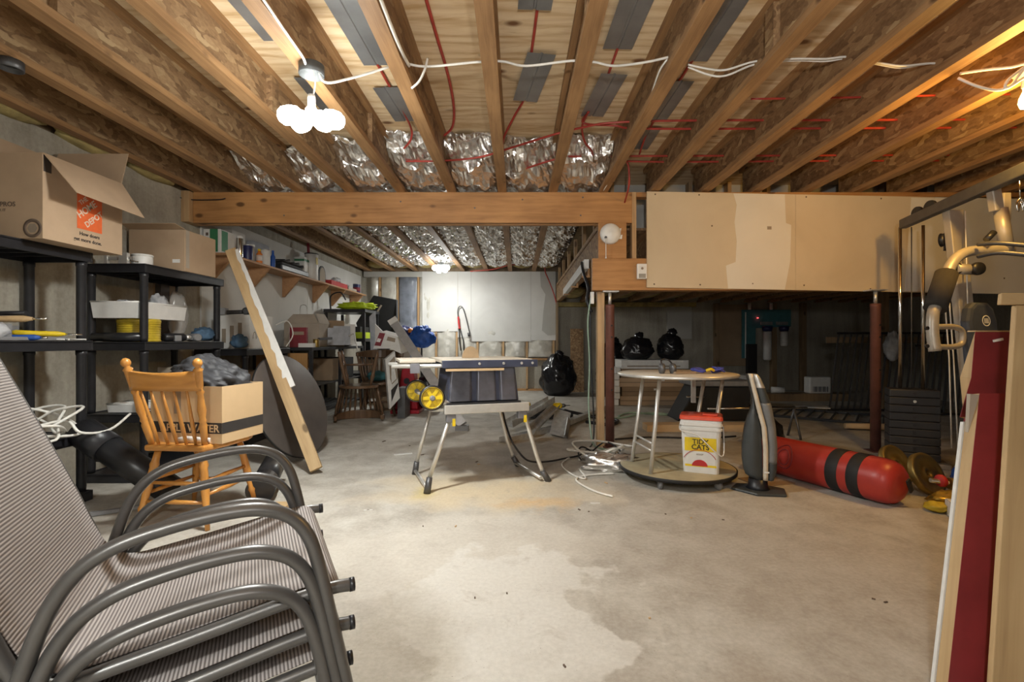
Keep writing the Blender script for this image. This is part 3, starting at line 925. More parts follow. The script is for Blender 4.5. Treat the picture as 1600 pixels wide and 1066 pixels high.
run('heating_pipe', [(4.6, 4.08, zq), (2.6, 4.1, zq), (0.62, 4.12, zq), (0.38, 4.1, zq - 0.02), (0.10, 4.25, zq - 0.05), (-0.10, 4.38, zq - 0.08)], PR, 'pex_red',
    'back red heating pipe crossing the joists just before the bulkhead', 'pipe')
run('heating_pipe', [(4.6, 4.18, zq - 0.01), (2.6, 4.2, zq - 0.01), (0.9, 4.2, zq - 0.01), (0.60, 3.95, zq), (0.5, 3.7, zq + 0.05), (0.52, 3.5, zq + 0.09)], PR, 'pex_red',
    'red heating pipe in the back pair hooking forward near the centre', 'pipe')
run('heating_pipe', [(0.95, 4.21, zq), (0.985, 4.24, zq - 0.05), (1.0, 4.3, zq - 0.2), (1.02, 4.6, 2.30), (1.03, 4.72, 2.2)], PR, 'pex_red',
    'red pipe dropping behind the gap left of the drywall', 'pipe')
run('heating_pipe', [(1.55, 3.18, zq + 0.02), (2.2, 3.14, zq + 0.01), (3.2, 3.12, zq + 0.02), (4.4, 3.1, zq)], 0.007, 'pex_red',
    'single thin red pipe crossing the right-hand joists nearest the camera', 'pipe')
run('heating_pipe', [(0.13, 0.4, ZP - 0.0105), (0.12, 2.0, ZP - 0.0105), (0.10, 2.5, ZP - 0.0105), (0.08, 2.9, ZP - 0.0105), (0.06, 3.3, ZP - 0.0105), (-0.02, 3.55, ZP - 0.04), (-0.10, 3.72, zq), (-0.12, 3.9, zq - 0.03)], PR, 'pex_red',
    'red pipe running down the plywood bay in the centre plates', 'pipe')
run('heating_pipe', [(-0.46, 0.4, ZP - 0.0105), (-0.45, 2.4, ZP - 0.0105), (-0.44, 3.0, ZP - 0.0105), (-0.45, 3.4, ZP - 0.03), (-0.49, 3.65, ZP - 0.07), (-0.57, 3.75, zq + 0.02)], 0.0095, 'pex_red',
    'bare red pipe running down the plywood bay without plates', 'pipe')
run('heating_pipe', [(-0.89, 0.4, ZP - 0.0105), (-0.87, 2.4, ZP - 0.0105), (-0.85, 3.1, ZP - 0.0105), (-0.83, 3.7, ZP - 0.03), (-0.85, 3.85, zq + 0.04), (-0.93, 3.95, zq)], PR, 'pex_red',
    'red pipe in the plates beside the hanging LED light', 'pipe')
run('heating_pipe', [(1.06, 0.4, ZP - 0.0105), (1.06, 2.4, ZP - 0.0105), (1.055, 3.3, ZP - 0.0105), (1.06, 3.9, ZP - 0.0105), (1.07, 4.2, zq + 0.05)], PR, 'pex_red',
    'red pipe in the plates of the third bay right of centre', 'pipe')
run('heating_pipe', [P(735, 424, 9.5), P(770, 421, 9.4), P(800, 414, 9.3), P(845, 413, 9.3), P(853, 428, 9.55), P(864, 455, 9.6), P(870, 476, 9.6)], 0.012, 'pex_red',
    'red pipe hanging along the top of the white back wall', 'pipe')

# ================================================================= foreground: stack of patio chairs
CU = Vector((0.8756, 0.4831, 0)); CWV = Vector((-0.4831, 0.8756, 0)); CA = Vector((-0.358, 0.967, 0))
def patio_chair(dz, du, label):
    def L(u, w, z): return CA + CU * (u + du) + CWV * w + Vector((0, 0, z + dz))
    base = L(-0.25, 0.25, -0.53 + 0.53); base.z = max(0.0, dz + 0.15)
    t = thing('patio_chair', label, 'chair', base, math.atan2(CU.y, CU.x), 'stacked patio chairs')
    prof = smooth_path([Vector((u, 0, z)) for u, z in ((0.005, 0.515), (-0.02, 0.536), (-0.10, 0.528), (-0.22, 0.508), (-0.34, 0.49), (-0.42, 0.484), (-0.462, 0.51), (-0.495, 0.575), (-0.53, 0.67), (-0.60, 0.84), (-0.665, 0.99), (-0.73, 1.14), (-0.735, 1.15))], 5)
    arc = [0.0]
    for i in range(1, len(prof)): arc.append(arc[-1] + (prof[i] - prof[i - 1]).length)
    nw = 8
    vs = []; uvs = []
    for i, p in enumerate(prof):
        for j in range(nw + 1):
            w = j / nw
            sag = 0.012 * math.sin(math.pi * w) * min(1, arc[i] / 0.08)
            tn = (prof[min(i + 1, len(prof) - 1)] - prof[max(i - 1, 0)]).normalized()
            nrm = Vector((tn.z, 0, -tn.x))
            q = p + nrm * (-sag if nrm.z < 0 else -sag) if False else Vector((p.x, 0, p.z - sag * (1 if arc[i] < 0.45 else 0.2)))
            vs.append(L(q.x, 0.012 + 0.496 * w, q.z)); uvs.append((w * 0.5, arc[i]))
    fs = []
    for i in range(len(prof) - 1):
        for j in range(nw):
            a = i * (nw + 1) + j
            fs.append((a, a + 1, a + nw + 2, a + nw + 1))
    mb = MB(); mb.add(vs, fs, True)
    o = mb.build('sling', 'sling', t, solid=0.002)
    uvl = o.data.uv_layers.new(name='UVMap')
    for lp in o.data.loops: uvl.data[lp.index].uv = uvs[lp.vertex_index]
    rail = [(0.022, 0.520), (-0.02, 0.522), (-0.10, 0.514), (-0.22, 0.495), (-0.34, 0.477), (-0.425, 0.468), (-0.472, 0.495), (-0.505, 0.57), (-0.54, 0.665), (-0.61, 0.835), (-0.675, 0.985), (-0.745, 1.145)]
    for w in (0.006, 0.514):
        r = MB().tube([L(p.x, w, p.z) for p in smooth_path([Vector((u, 0, z)) for u, z in rail], 5)], 0.0125, 12).build('side_rail', 'frame_grey', t)
        MB().tube([L(0.020, w, 0.520), L(0.030, w, 0.520)], 0.0135, 12).build('end_cap', 'black_plastic', r)
    arm = [(0.075, 0.0), (0.045, 0.16), (0.012, 0.33), (-0.020, 0.485), (-0.041, 0.585), (-0.060, 0.645), (-0.088, 0.684), (-0.127, 0.705), (-0.172, 0.712), (-0.245, 0.707), (-0.325, 0.692), (-0.372, 0.672), (-0.405, 0.643), (-0.432, 0.597), (-0.456, 0.525), (-0.49, 0.40), (-0.53, 0.22), (-0.585, 0.0)]
    z0 = max(0.0, -dz - 0.15) if dz < -0.14 else 0.0
    low = -dz - 0.15
    for w in (-0.018, 0.538):
        pts = [L(u, w, z) for u, z in arm]
        pts = [p for p in smooth_path(pts, 5)]
        MB().tube(pts, 0.0125, 12, flat=1.25, up=(0, 0, 1)).build('arm_frame', 'frame_grey', t)
        for p in (pts[0], pts[-1]):
            MB().tube([p, p + Vector((0, 0, 0.02))], 0.0165, 10).build('foot_cap', 'black_plastic', t)
    for u, z in ((-0.03, 0.505), (-0.44, 0.455)):
        MB().tube([L(u, -0.02, z), L(u, 0.54, z)], 0.011, 10).build('cross_bar', 'frame_grey', t)
    MB().tube([L(-0.74, 0.006, 1.145), L(-0.74, 0.514, 1.145)], 0.011, 10).build('cross_bar', 'frame_grey', t)
    return t
patio_chair(0.0, 0.0, 'topmost patio chair of the stack, striped taupe sling and grey tube arms')
patio_chair(-0.078, 0.0, 'middle patio chair of the stack at lower left')
patio_chair(-0.150, -0.004, 'bottom patio chair of the stack standing on the floor')

# ================================================================= black shelving against the left wall
def resin_shelf(x0, x1, y0, y1, zs, label, ztop=None, rp=0.026):
    t = thing('shelving_unit', label, 'shelf', ((x0 + x1) / 2, (y0 + y1) / 2, 0), 0, 'black plastic shelving units')
    for z in zs:
        mb = MB()
        mb.box((x0, y0, z - 0.012), (x1, y1, z - 0.002))
        for a, b in (((x0, y0), (x1, y0 + 0.014)), ((x0, y1 - 0.014), (x1, y1)), ((x0, y0 + 0.015), (x0 + 0.014, y1 - 0.015)), ((x1 - 0.014, y0 + 0.015), (x1, y1 - 0.015))):
            mb.box((a[0], a[1], z - 0.058), (b[0], b[1], z + 0.004))
        n = 7
        for k in range(1, n):
            y = y0 + (y1 - y0) * k / n
            mb.box((x0 + 0.015, y - 0.004, z - 0.04), (x1 - 0.015, y + 0.004, z - 0.0125))
        mb.build('shelf_deck', 'black_plastic', t, bev=0.003)
    for px in (x0 + 0.04, x1 - 0.04):
        for py in (y0 + 0.04, y1 - 0.04):
            zl = 0.0
            for z in list(zs) + ([ztop] if ztop else []):
                if z - 0.06 > zl + 0.05:
                    MB().lathe([(rp * 0.9, zl), (rp, zl + 0.03), (rp, z - 0.09), (rp * 1.12, z - 0.085), (rp * 1.12, z - 0.059)], 14, Matrix.Translation((px, py, 0))).build('post', 'black_plastic', t)
                zl = z + 0.005
    return t
resin_shelf(-3.13, -2.72, 2.17, 3.08, (0.06, 0.43, 1.015, 1.575), 'black plastic shelving unit nearest the camera, under the open moving box')
resin_shelf(-3.11, -2.65, 3.42, 4.34, (0.06, 0.49, 1.005, 1.565), 'black plastic shelving unit behind the wooden chair, holding the yellow spool')
resin_shelf(-3.11, -2.60, 4.62, 5.50, (0.06, 0.45, 0.93), 'low black plastic shelving unit behind the leaning plank')

# ---- open moving box on the near unit
x0, x1, y0, y1, z0, z1 = -3.1, -2.60, 2.63, 3.16, 1.580, 2.05
t = thing('moving_box', 'large open cardboard moving box with an orange logo on the near shelf', 'box', ((x0 + x1) / 2, (y0 + y1) / 2, z0))
mb = MB(); e = 0.004
mb.box((x0, y0, z0), (x1, y1, z0 + e)); mb.box((x0, y0, z0 + e), (x0 + e, y1, z1)); mb.box((x1 - e, y0, z0 + e), (x1, y1, z1))
mb.box((x0 + e, y0, z0 + e), (x1 - e, y0 + e, z1)); mb.box((x0 + e, y1 - e, z0 + e), (x1 - e, y1, z1))
mb.build('carton', 'cardboard', t)
def flap(name, pts, mat='cardboard', th=0.004, parent=None):
    return MB().add([Vector(p) for p in pts], [tuple(range(len(pts)))]).build(name, mat, parent, solid=th)
flap('flap', [(x1, y0 + 0.003, z1), (x1, y1 - 0.003, z1), (x1 + 0.177, y1 - 0.04, z1 - 0.235), (x1 + 0.177, y0 + 0.01, z1 - 0.216)], parent=t)
flap('flap', [(x0 + 0.004, y1, z1), (x1 - 0.004, y1, z1), (x1 - 0.015, y1 + 0.07, z1 + 0.225), (x0 + 0.015, y1 + 0.07, z1 + 0.225)], parent=t)
flap('flap', [(x0, y0 + 0.004, z1), (x0, y1 - 0.004, z1), (x0 - 0.02, y1 - 0.01, z1 + 0.19), (x0 - 0.02, y0 + 0.01, z1 + 0.19)], parent=t)
xf = x1 + 0.0008
MB().box((xf, 2.835, 1.685), (xf + 0.0006, 3.005, 1.905)).build('logo_square', 'ink_orange', t)
dg = Vector((0, 0.75, 0.66)).normalized(); ug = Vector((0, -0.66, 0.75))
for s, sz, yy, zz in (('THE', 0.036, 2.858, 1.825), ('HOME', 0.056, 2.852, 1.745), ('DEPOT', 0.047, 2.900, 1.700)):
    lettering(s, sz, (xf + 0.0014, yy, zz), dg, ug, 'ink_cream', t)
lettering('How doers', 0.030, (xf + 0.0006, 2.85, 1.648), (0, 1, 0), (0, 0, 1), 'ink_black', t)
lettering('get more done.', 0.030, (xf + 0.0006, 2.815, 1.612), (0, 1, 0), (0, 0, 1), 'ink_black', t)
lettering('THE PROS', 0.036, (-2.91, y0 - 0.0012, 1.755), (1, 0, 0), (0, 0, 1), 'ink_brown', t)
lettering('PACK IT', 0.02, (-2.875, y0 - 0.0012, 1.728), (1, 0, 0), (0, 0, 1), 'ink_brown', t)
Ms = Matrix.Translation((-2.655, y0 - 0.0006, 1.635)) @ Matrix.Rotation(math.pi / 2, 4, 'X')
MB().lathe([(0.052, 0), (0.052, 0.0005), (0.034, 0.0005), (0.034, 0), (0.052, 0)], 28, Ms).build('seal_ring', 'ink_brown', t)
MB().lathe([(0.028, 0), (0.028, 0.0005)], 6, Ms).build('seal_centre', 'ink_grey', t)
MB().box((-2.60, y0 + 0.004, 1.95), (-2.599, y0 + 0.05, 2.04)).build('tape_strip', 'tar_brown', t)  # dark brown strip on the box side, next to the flap hinge

# ---- box at the back of the second unit's top shelf
t = thing('carton_box', 'closed brown carton with packing tape on the second unit top shelf', 'box', (-2.87, 4.02, 1.571), -0.05)
MB().box((-3.10, 3.83, 1.571), (-2.65, 4.22, 1.905)).build('carton', 'cardboard', t, bev=0.004)
MB().box((-2.649, 3.84, 1.60), (-2.6484, 3.88, 1.90)).build('tape_strip', 'cardboard_grey', t)
MB().box((-2.75, 3.8292, 1.64), (-2.69, 3.8298, 1.668)).build('paper_label', 'ink_white', t)
flap('flap', [(-3.1, 3.83, 1.907), (-2.65, 3.83, 1.907), (-2.66, 3.73, 1.93), (-3.08, 3.73, 1.93)], parent=t)

def canister(name, label, cat, c, r, h, mat, lid=None, lidmat='white_plastic', neck=0.0, group=None, band=None):
    t = thing(name, label, cat, c, 0, group)
    M = Matrix.Translation(c)
    if neck:
        MB().lathe([(r * 0.94, 0), (r, 0.006), (r, h * 0.72), (r * 0.55, h * 0.86), (r * 0.42, h)], 16, M).build('body', mat, t)
        MB().lathe([(r * 0.5, h), (r * 0.5, h * 1.14), (r * 0.36, h * 1.16)], 14, M).build('cap', lidmat, t)
    else:
        MB().lathe([(r * 0.97, 0), (r, 0.005), (r, h - 0.004), (r * 0.97, h)], 18, M).build('body', mat, t)
        if lid: MB().lathe([(r * 1.04, h), (r * 1.04, h + lid), (r * 0.98, h + lid + 0.003)], 18, M).build('lid', lidmat, t)
    if band: MB().lathe([(r * 1.006, h * 0.2), (r * 1.006, h * 0.65)], 18, M).build('paper_band', band, t)
    return t
canister('plastic_tub', 'white lidded plastic tub on the second unit top shelf', 'tub', (-2.78, 3.56, 1.570), 0.066, 0.07, 'white_plastic', 0.012)
t = thing('bar_clamp', 'small shiny bar clamp beside the white tub', 'clamp', (-2.8, 3.46, 1.570))
MB().box((-2.96, 3.45, 1.60), (-2.76, 3.462, 1.622)).build('bar', 'aluminium', t)
MB().box((-2.965, 3.445, 1.571), (-2.945, 3.468, 1.665)).build('jaw', 'aluminium', t)
MB().box((-2.86, 3.443, 1.571), (-2.80, 3.47, 1.65)).build('jaw', 'aluminium', t)
MB().tube([(-2.83, 3.456, 1.60), (-2.73, 3.456, 1.585)], 0.006, 8).build('screw', 'chrome', t)

# ---- second unit, middle shelf
zs = 1.010
def spool(c, r, h):
    t = thing('wire_spool', 'yellow plastic spool under the white tray on the shelf', 'spool', c)
    M = Matrix.Translation(c)
    MB().lathe([(r, 0), (r, 0.012), (r * 0.97, 0.014), (r * 0.97, h - 0.03), (r, h - 0.028), (r, h - 0.012), (r * 0.95, h)], 28, M).build('body', 'yellow_dull', t)
    MB().lathe([(r * 0.975, 0.02), (r * 0.975, h - 0.04)], 28, M).build('label_band', 'brass', t) if False else None
    for k in range(7):
        MB().lathe([(r * 0.972, 0.024 + k * 0.018), (r * 0.985, 0.028 + k * 0.018), (r * 0.972, 0.032 + k * 0.018)], 28, M).build('ridge', 'yellow_dull', t)
    MB().box((c[0] + r * 0.72, c[1] - r * 0.72, c[2] + 0.03), (c[0] + r * 0.74, c[1] - r * 0.45, c[2] + 0.1)).build('sticker', 'orange', t)
spool((-2.85, 3.62, zs), 0.135, 0.17)
def tray(label, c, sx, sy, h, rz, mat='white_plastic'):
    t = thing('plastic_tray', label, 'tray', c, rz)
    M = yaw(c, rz)
    mb = MB()
    a, b = sx / 2, sy / 2
    k = 0.95
    lo = [(-a * k, -b * k, 0), (a * k, -b * k, 0), (a * k, b * k, 0), (-a * k, b * k, 0)]
    hi = [(-a, -b, h), (a, -b, h), (a, b, h), (-a, b, h)]
    mb.add([M @ Vector(p) for p in lo + hi], [(3, 2, 1, 0), (0, 1, 5, 4), (1, 2, 6, 5), (2, 3, 7, 6), (3, 0, 4, 7)])
    mb.build('body', mat, t, solid=0.004)
    MB().tube([M @ Vector(p) for p in [(-a, -b, h), (a, -b, h), (a, b, h), (-a, b, h)]], 0.007, 6, closed=True).build('rim', mat, t)
    return t
tray('white plastic tray balanced on top of the yellow spool', (-2.89, 3.70, zs + 0.172), 0.32, 0.55, 0.115, 0.05)
tag(rag((-2.90, 3.57, zs + 0.275), (0.12, 0.20, 0.07), 3, 0.5, fine=0.4).build('plastic_bag', 'bag_clear'), 'crumpled clear plastic bag lying in the white tray', 'bag')
tag(rag((-2.87, 3.84, zs + 0.30), (0.13, 0.13, 0.15), 5, 0.5, fine=0.4).build('plastic_bag', 'bag_clear'), 'taller clear plastic bag at the far end of the white tray', 'bag')
def drill(name, label, c, rz, mat='black_plastic', s=1.0, chuck='aluminium'):
    t = thing(name, label, 'power tool', c, rz)
    M = yaw(c, rz) @ Matrix.Scale(s, 4)
    MB().lathe([(0.024, -0.10), (0.033, -0.09), (0.033, 0.05), (0.024, 0.07)], 14, M @ Matrix.Translation((0, 0, 0.034)) @ Matrix.Rotation(math.pi / 2, 4, 'Y')).build('motor_housing', mat, t)
    MB().lathe([(0.022, 0.07), (0.022, 0.10), (0.010, 0.12), (0.004, 0.121), (0.004, 0.17)], 12, M @ Matrix.Translation((0, 0, 0.034)) @ Matrix.Rotation(math.pi / 2, 4, 'Y')).build('chuck', chuck, t)
    MB().bar(M @ Vector((-0.05, 0.02, 0.03)), M @ Vector((-0.09, 0.15, 0.02)), 0.036 * s, 0.034 * s).build('grip', mat, t, bev=0.008)
    MB().cbox((0, 0, 0), (0.10 * s, 0.05 * s, 0.05 * s), M @ Matrix.Translation((-0.1 , 0.17, 0.026)) ).build('battery', 'grey_plastic', t, bev=0.006)
    return t
drill('cordless_drill', 'dark cordless drill lying right of the yellow spool', (-2.74, 3.86, zs), 1.2)
drill('cordless_drill', 'second dark drill lying at the far end of the middle shelf', (-2.74, 4.05, zs), 2.6, 'grey_plastic')
tag(MB().tube([(-3.05, 3.46, zs + 0.035), (-2.86, 3.44, zs + 0.035), (-2.70, 3.47, zs + 0.035)], 0.032, 12).build('black_tube', 'pvc_black'), 'short black tube lying at the shelf corner beside the spool', 'tube')
t = thing('wrapped_board', 'brown boards wrapped in clear plastic standing at the back of the shelf', 'board', (-2.95, 4.1, zs))
MB().box((-3.08, 3.98, zs), (-3.02, 4.24, zs + 0.485)).build('boards', 'cardboard_dark', t)
MB().box((-3.015, 4.0, zs), (-2.97, 4.1, zs + 0.48)).build('boards', 'tar_brown', t)
rag((-2.94, 4.15, zs + 0.23), (0.12, 0.2, 0.42), 8, 0.2, fl=0.1).build('plastic_wrap', 'clear_plastic', t)
tag(rag((-2.76, 4.22, zs + 0.06), (0.15, 0.20, 0.13), 11, 0.3, 28, 18, fl=0.2, freq=3.0, fine=0.15).build('cloth_bag', 'cloth_blue'), 'blue cloth bag stuffed at the far shelf corner', 'bag')
# second unit, low shelf
tray('small white tray on the low shelf behind the chair back', (-2.88, 3.60, 0.495), 0.22, 0.2, 0.06, 0.0)
t = thing('paper_stack', 'thin stack of papers on the low shelf', 'papers', (-2.83, 3.75, 0.495))
for k in range(4):
    MB().cbox((0, 0, 0), (0.26, 0.34, 0.006), yaw((-2.84, 3.75, 0.499 + k * 0.007), 0.1 * k - 0.1)).build('sheet', 'white_paint' if k != 1 else 'ink_wine', t)
tag(MB().box((-2.96, 3.95, 0.495), (-2.74, 4.25, 0.80)).build('white_box', 'cardboard_grey', bev=0.004), 'pale box on the low shelf behind the jacket', 'box')

# ---- near unit, middle shelf: hand tools
zs = 1.020
def screwdriver(label, a, b, mat, shaft=0.35, r=0.015):
    a = Vector(a); b = Vector(b)
    t = thing('screwdriver', label, 'hand tool', ((a.x + b.x) / 2, (a.y + b.y) / 2, min(a.z, b.z) - r))
    m = a.lerp(b, 1 - shaft)
    MB().tube([a, a.lerp(m, 0.08), a.lerp(m, 0.5), a.lerp(m, 0.85), m], [r * 0.7, r, r * 0.9, r, r * 0.5], 10).build('handle', mat, t)
    MB().tube([m, b], r * 0.3, 8).build('shaft', 'chrome', t)
    return t
screwdriver('wooden-handled tool lying crossways high over the near shelf', (-2.99, 2.62, zs + 0.115), (-2.70, 2.76, zs + 0.125), 'pine_x', 0.2, 0.02)
screwdriver('yellow-handled screwdriver on the near shelf', (-2.93, 2.78, zs + 0.045), (-2.70, 2.98, zs + 0.035), 'yellow', 0.25, 0.017)
screwdriver('blue-handled screwdriver at the near shelf edge', (-2.88, 2.66, zs + 0.016), (-2.70, 2.76, zs + 0.016), 'blue', 0.15, 0.018)
tag(MB().tube([(-3.05, 2.7, zs + 0.15), (-2.78, 2.72, zs + 0.155)], 0.013, 8).build('pry_bar', 'black_plastic'), 'black bar lying over the wooden-handled tool', 'hand tool')
t = thing('tool_tray', 'shallow grey tray under the screwdrivers', 'tray', (-2.92, 2.7, zs))
MB().box((-3.08, 2.5, zs), (-2.76, 2.95, zs + 0.02)).build('base', 'grey_plastic', t, bev=0.003)
MB().box((-3.08, 2.5, zs + 0.0205), (-3.06, 2.95, zs + 0.09)).build('rim', 'grey_plastic', t)
MB().box((-3.055, 2.6, zs + 0.0205), (-2.80, 2.66, zs + 0.092)).build('divider', 'grey_plastic', t)
tag(rag((-2.81, 2.55, zs + 0.055), (0.13, 0.17, 0.12), 9, 0.35, fl=0.2).build('plastic_bag', 'bag_clear'), 'clear plastic bag at the left end of the near shelf', 'bag')
for k, (y, a) in enumerate(((2.88, 0.3), (2.94, -0.5), (3.0, 0.9), (3.03, 0.1))):
    d = Vector((math.cos(a), math.sin(a), 0)) * 0.035
    c = Vector((-2.76, y, zs + 0.006))
    tag(MB().tube([c - d, c + d], 0.005, 6).build('drill_bit', 'white_paint'), ('pale loose bit lying beside the yellow screwdriver', 'pale loose bit crossing its neighbour on the near shelf', 'pale loose bit standing out near the shelf post', 'pale loose bit nearest the shelf corner')[k], 'drill bit', 'loose bits')

# ---- near unit, low shelf: tangle of white cable
pts = []
rnd = random.Random(4)
for k in range(34):
    a = k * 0.78
    r = 0.20 + 0.06 * math.sin(k * 1.9)
    pts.append(Vector((-2.80 + 0.85 * r * math.cos(a) , 2.72 + 1.15 * r * math.sin(a), 0.535 + 0.045 * math.sin(k * 0.7) + 0.05 * math.sin(a * 0.5 + k))))
pts += [Vector((-2.6, 2.86, 0.47)), Vector((-2.55, 3.0, 0.46)), Vector((-2.58, 3.2, 0.53))]
tag(MB().tube(smooth_path(pts, 5), 0.008, 7).build('cable_coil', 'cable_white'), 'messy coil of thick white cable on the near low shelf', 'cable')

# ---- black drain pipes
t = thing('drain_pipe', 'fat black plastic pipe sloping down from the near shelf', 'pipe', (-2.25, 2.9, 0))
a, b = Vector((-2.72, 2.99, 0.46)), Vector((-2.13, 2.95, 0.10))
MB().tube([a, b], 0.082, 24).build('pipe', 'pvc_black', t)
m = a.lerp(b, 0.32)
MB().tube([a.lerp(b, 0.02), m], 0.091, 24).build('coupling', 'black_plastic', t)
t = thing('drain_pipe', 'black plastic pipe offcut lying on the floor behind the wooden chair', 'pipe', (-1.6, 3.1, 0))
MB().tube([(-1.72, 3.42, 0.16), (-1.60, 2.99, 0.085)], 0.075, 24).build('pipe', 'pvc_black', t)
MB().tube([(-1.635, 3.115, 0.106), (-1.598, 2.98, 0.083)], 0.083, 24).build('coupling', 'black_plastic', t)
tag(MB().box((-1.75, 2.86, 0), (-1.38, 2.95, 0.03), ).build('floor_board', 'pine_x'), 'short pale board on the floor under the wooden chair', 'board')
tag(MB().bar((-2.55, 2.72, 0.015), (-2.2, 2.95, 0.015), 0.03, 0.02).build('thin_stick', 'grey_plastic'), 'thin grey stick on the floor below the fat black pipe', 'stick')

# ================================================================= oak chair with the carton on its seat
def turned(a, b, prof, n=12):
    a = Vector(a); b = Vector(b)
    return MB().tube([a.lerp(b, t) for t, r in prof], [r for t, r in prof], n)
RZ = math.radians(-5)
cx, cy = -1.845, 2.80
t = thing('wooden_chair', 'orange oak spindle-back chair with a carton on its seat', 'chair', (cx, cy, 0), RZ)
M = yaw((cx, cy, 0), RZ)
W = lambda x, y, z: M @ Vector((x, y, z))
seat = MB()
sp = [(-0.175, -0.20), (0.175, -0.20), (0.205, -0.05), (0.215, 0.12), (0.19, 0.20), (-0.19, 0.20), (-0.215, 0.12), (-0.205, -0.05)]
seat.prism(sp, 0.415, 0.45, M).build('seat', 'oak_x', t, bev=0.012)
legp = [(0, 0.016), (0.15, 0.019), (0.2, 0.024), (0.24, 0.019), (0.5, 0.022), (0.72, 0.016), (0.76, 0.021), (0.8, 0.015), (1, 0.012)]
for sx, ys, yf in ((-1, -0.15, -0.21), (1, -0.15, -0.21), (-1, 0.15, 0.20), (1, 0.15, 0.20)):
    turned(W(sx * 0.13, ys, 0.418), W(sx * 0.205, yf, 0.0), legp).build('leg', 'oak_z', t)
for sx in (-1, 1):
    turned(W(sx * 0.175, -0.183, 0.18), W(sx * 0.175, 0.178, 0.18), [(0, 0.008), (0.5, 0.014), (1, 0.008)]).build('stretcher', 'oak_x', t)
    turned(W(sx * 0.163, -0.175, 0.25), W(sx * 0.163, 0.172, 0.25), [(0, 0.008), (0.5, 0.013), (1, 0.008)]).build('stretcher', 'oak_x', t)
for z, y, x in ((0.14, -0.19, 0.18), (0.16, 0.18, 0.178), (0.24, -0.18, 0.165)):
    turned(W(-x, y, z), W(x, y, z), [(0, 0.008), (0.5, 0.013), (1, 0.008)]).build('stretcher', 'oak_x', t)
postp = [(0, 0.014), (0.12, 0.017), (0.25, 0.020), (0.28, 0.015), (0.30, 0.020), (0.33, 0.015), (0.42, 0.022), (0.52, 0.017), (0.60, 0.014), (0.63, 0.020), (0.66, 0.013), (0.70, 0.018), (0.86, 0.020), (0.88, 0.024), (0.905, 0.012), (0.925, 0.020), (0.95, 0.024), (0.98, 0.020), (1.0, 0.008)]
for sx in (-1, 1):
    turned(W(sx * 0.155, -0.165, 0.44), W(sx * 0.205, -0.285, 0.925), postp, 14).build('back_post', 'oak_z', t)
def crest(u, v):
    x = -0.2 + 0.4 * u
    z = 0.755 + 0.105 * v + (0.0 if v < 0.5 else -0.012 * math.sin(math.pi * u))
    y = -0.235 - 0.07 * (v * 0.35) - 0.0 - 0.035 * math.sin(math.pi * u) * -1 * -1
    return W(x, y - 0.012, z)
MB().grid(crest, 14, 4).build('crest_rail', 'oak_x', t, solid=0.02)
for k in range(5):
    f = -1 + 2 * (k + 0.5) / 5
    turned(W(f * 0.135, -0.17, 0.44), W(f * 0.165, -0.262 - 0.02 * (1 - f * f), 0.765), [(0, 0.007), (0.3, 0.011), (0.6, 0.0085), (1, 0.006)]).build('spindle', 'oak_z', t)
tag(MB().tube([W(-0.02, -0.14, 0.47), W(0.04, -0.12, 0.475), W(0.17, -0.135, 0.47)], [0.012, 0.02, 0.016], 10).build('rolled_cloth', 'white_plastic'), 'small pale roll lying on the chair seat before the carton', 'roll')

RB = math.radians(-9)
bx0 = Vector((-1.815, 2.83, 0.451))
t = thing('carton_box', 'open tan carton with a dark printed band on the oak chair seat', 'box', bx0, RB)
M = yaw(bx0, RB)
sx, sy, h = 0.225, 0.165, 0.315
mb = MB(); e = 0.004
mb.box((-sx, -sy, 0), (sx, sy, e), M); mb.box((-sx, -sy, e), (-sx + e, sy, h), M); mb.box((sx - e, -sy, e), (sx, sy, h), M)
mb.box((-sx + e, -sy, e), (sx - e, -sy + e, h), M); mb.box((-sx + e, sy - e, e), (sx - e, sy, h), M)
mb.build('carton', 'cardboard_tan', t)
MB().box((-sx, -sy - 0.0012, 0.055), (sx, -sy - 0.0004, 0.115), M).build('printed_band', 'ink_black', t)
MB().box((sx + 0.0004, -sy, 0.055), (sx + 0.0012, sy, 0.115), M).build('printed_band', 'ink_black', t)
lettering('APPLE WATER', 0.058, M @ Vector((-0.16, -sy - 0.0022, 0.064)), M.to_3x3() @ Vector((1, 0, 0)), (0, 0, 1), 'cardboard_tan', t)
MB().box((-0.075, -sy - 0.0012, 0.16), (-0.03, -sy - 0.0004, 0.30), M).build('printed_bottle', 'ink_grey', t)
def jacket_fn(u, v):
    th = math.pi * v; ph = 2 * math.pi * u
    d = Vector((math.sin(th) * math.cos(ph), math.sin(th) * math.sin(ph), math.cos(th)))
    q = d * 2.6 + Vector((3, 1, 5))
    k = 1 + 0.20 * noise.noise(q) + 0.22 * abs(noise.noise(q * 1.7)) + 0.08 * abs(noise.noise(q * 3.6)) + 0.015 * noise.noise(q * 9)
    z = d.z * 0.125 * k
    if z < -0.07: z = -0.07
    x = d.x * 0.245 * k
    z += 0.05 * max(0, 1 - abs(x + 0.04) / 0.25) - 0.03 * max(0, x)
    return M @ Vector((max(-sx - 0.01, min(sx - 0.006, x)) if z < h - 0.31 + 0.06 else x, d.y * 0.16 * k, h - 0.02 + z))
tag(MB().grid(jacket_fn, 90, 50).build('jacket', 'jacket'), 'dark grey puffy jacket bulging out of the tan carton', 'jacket')

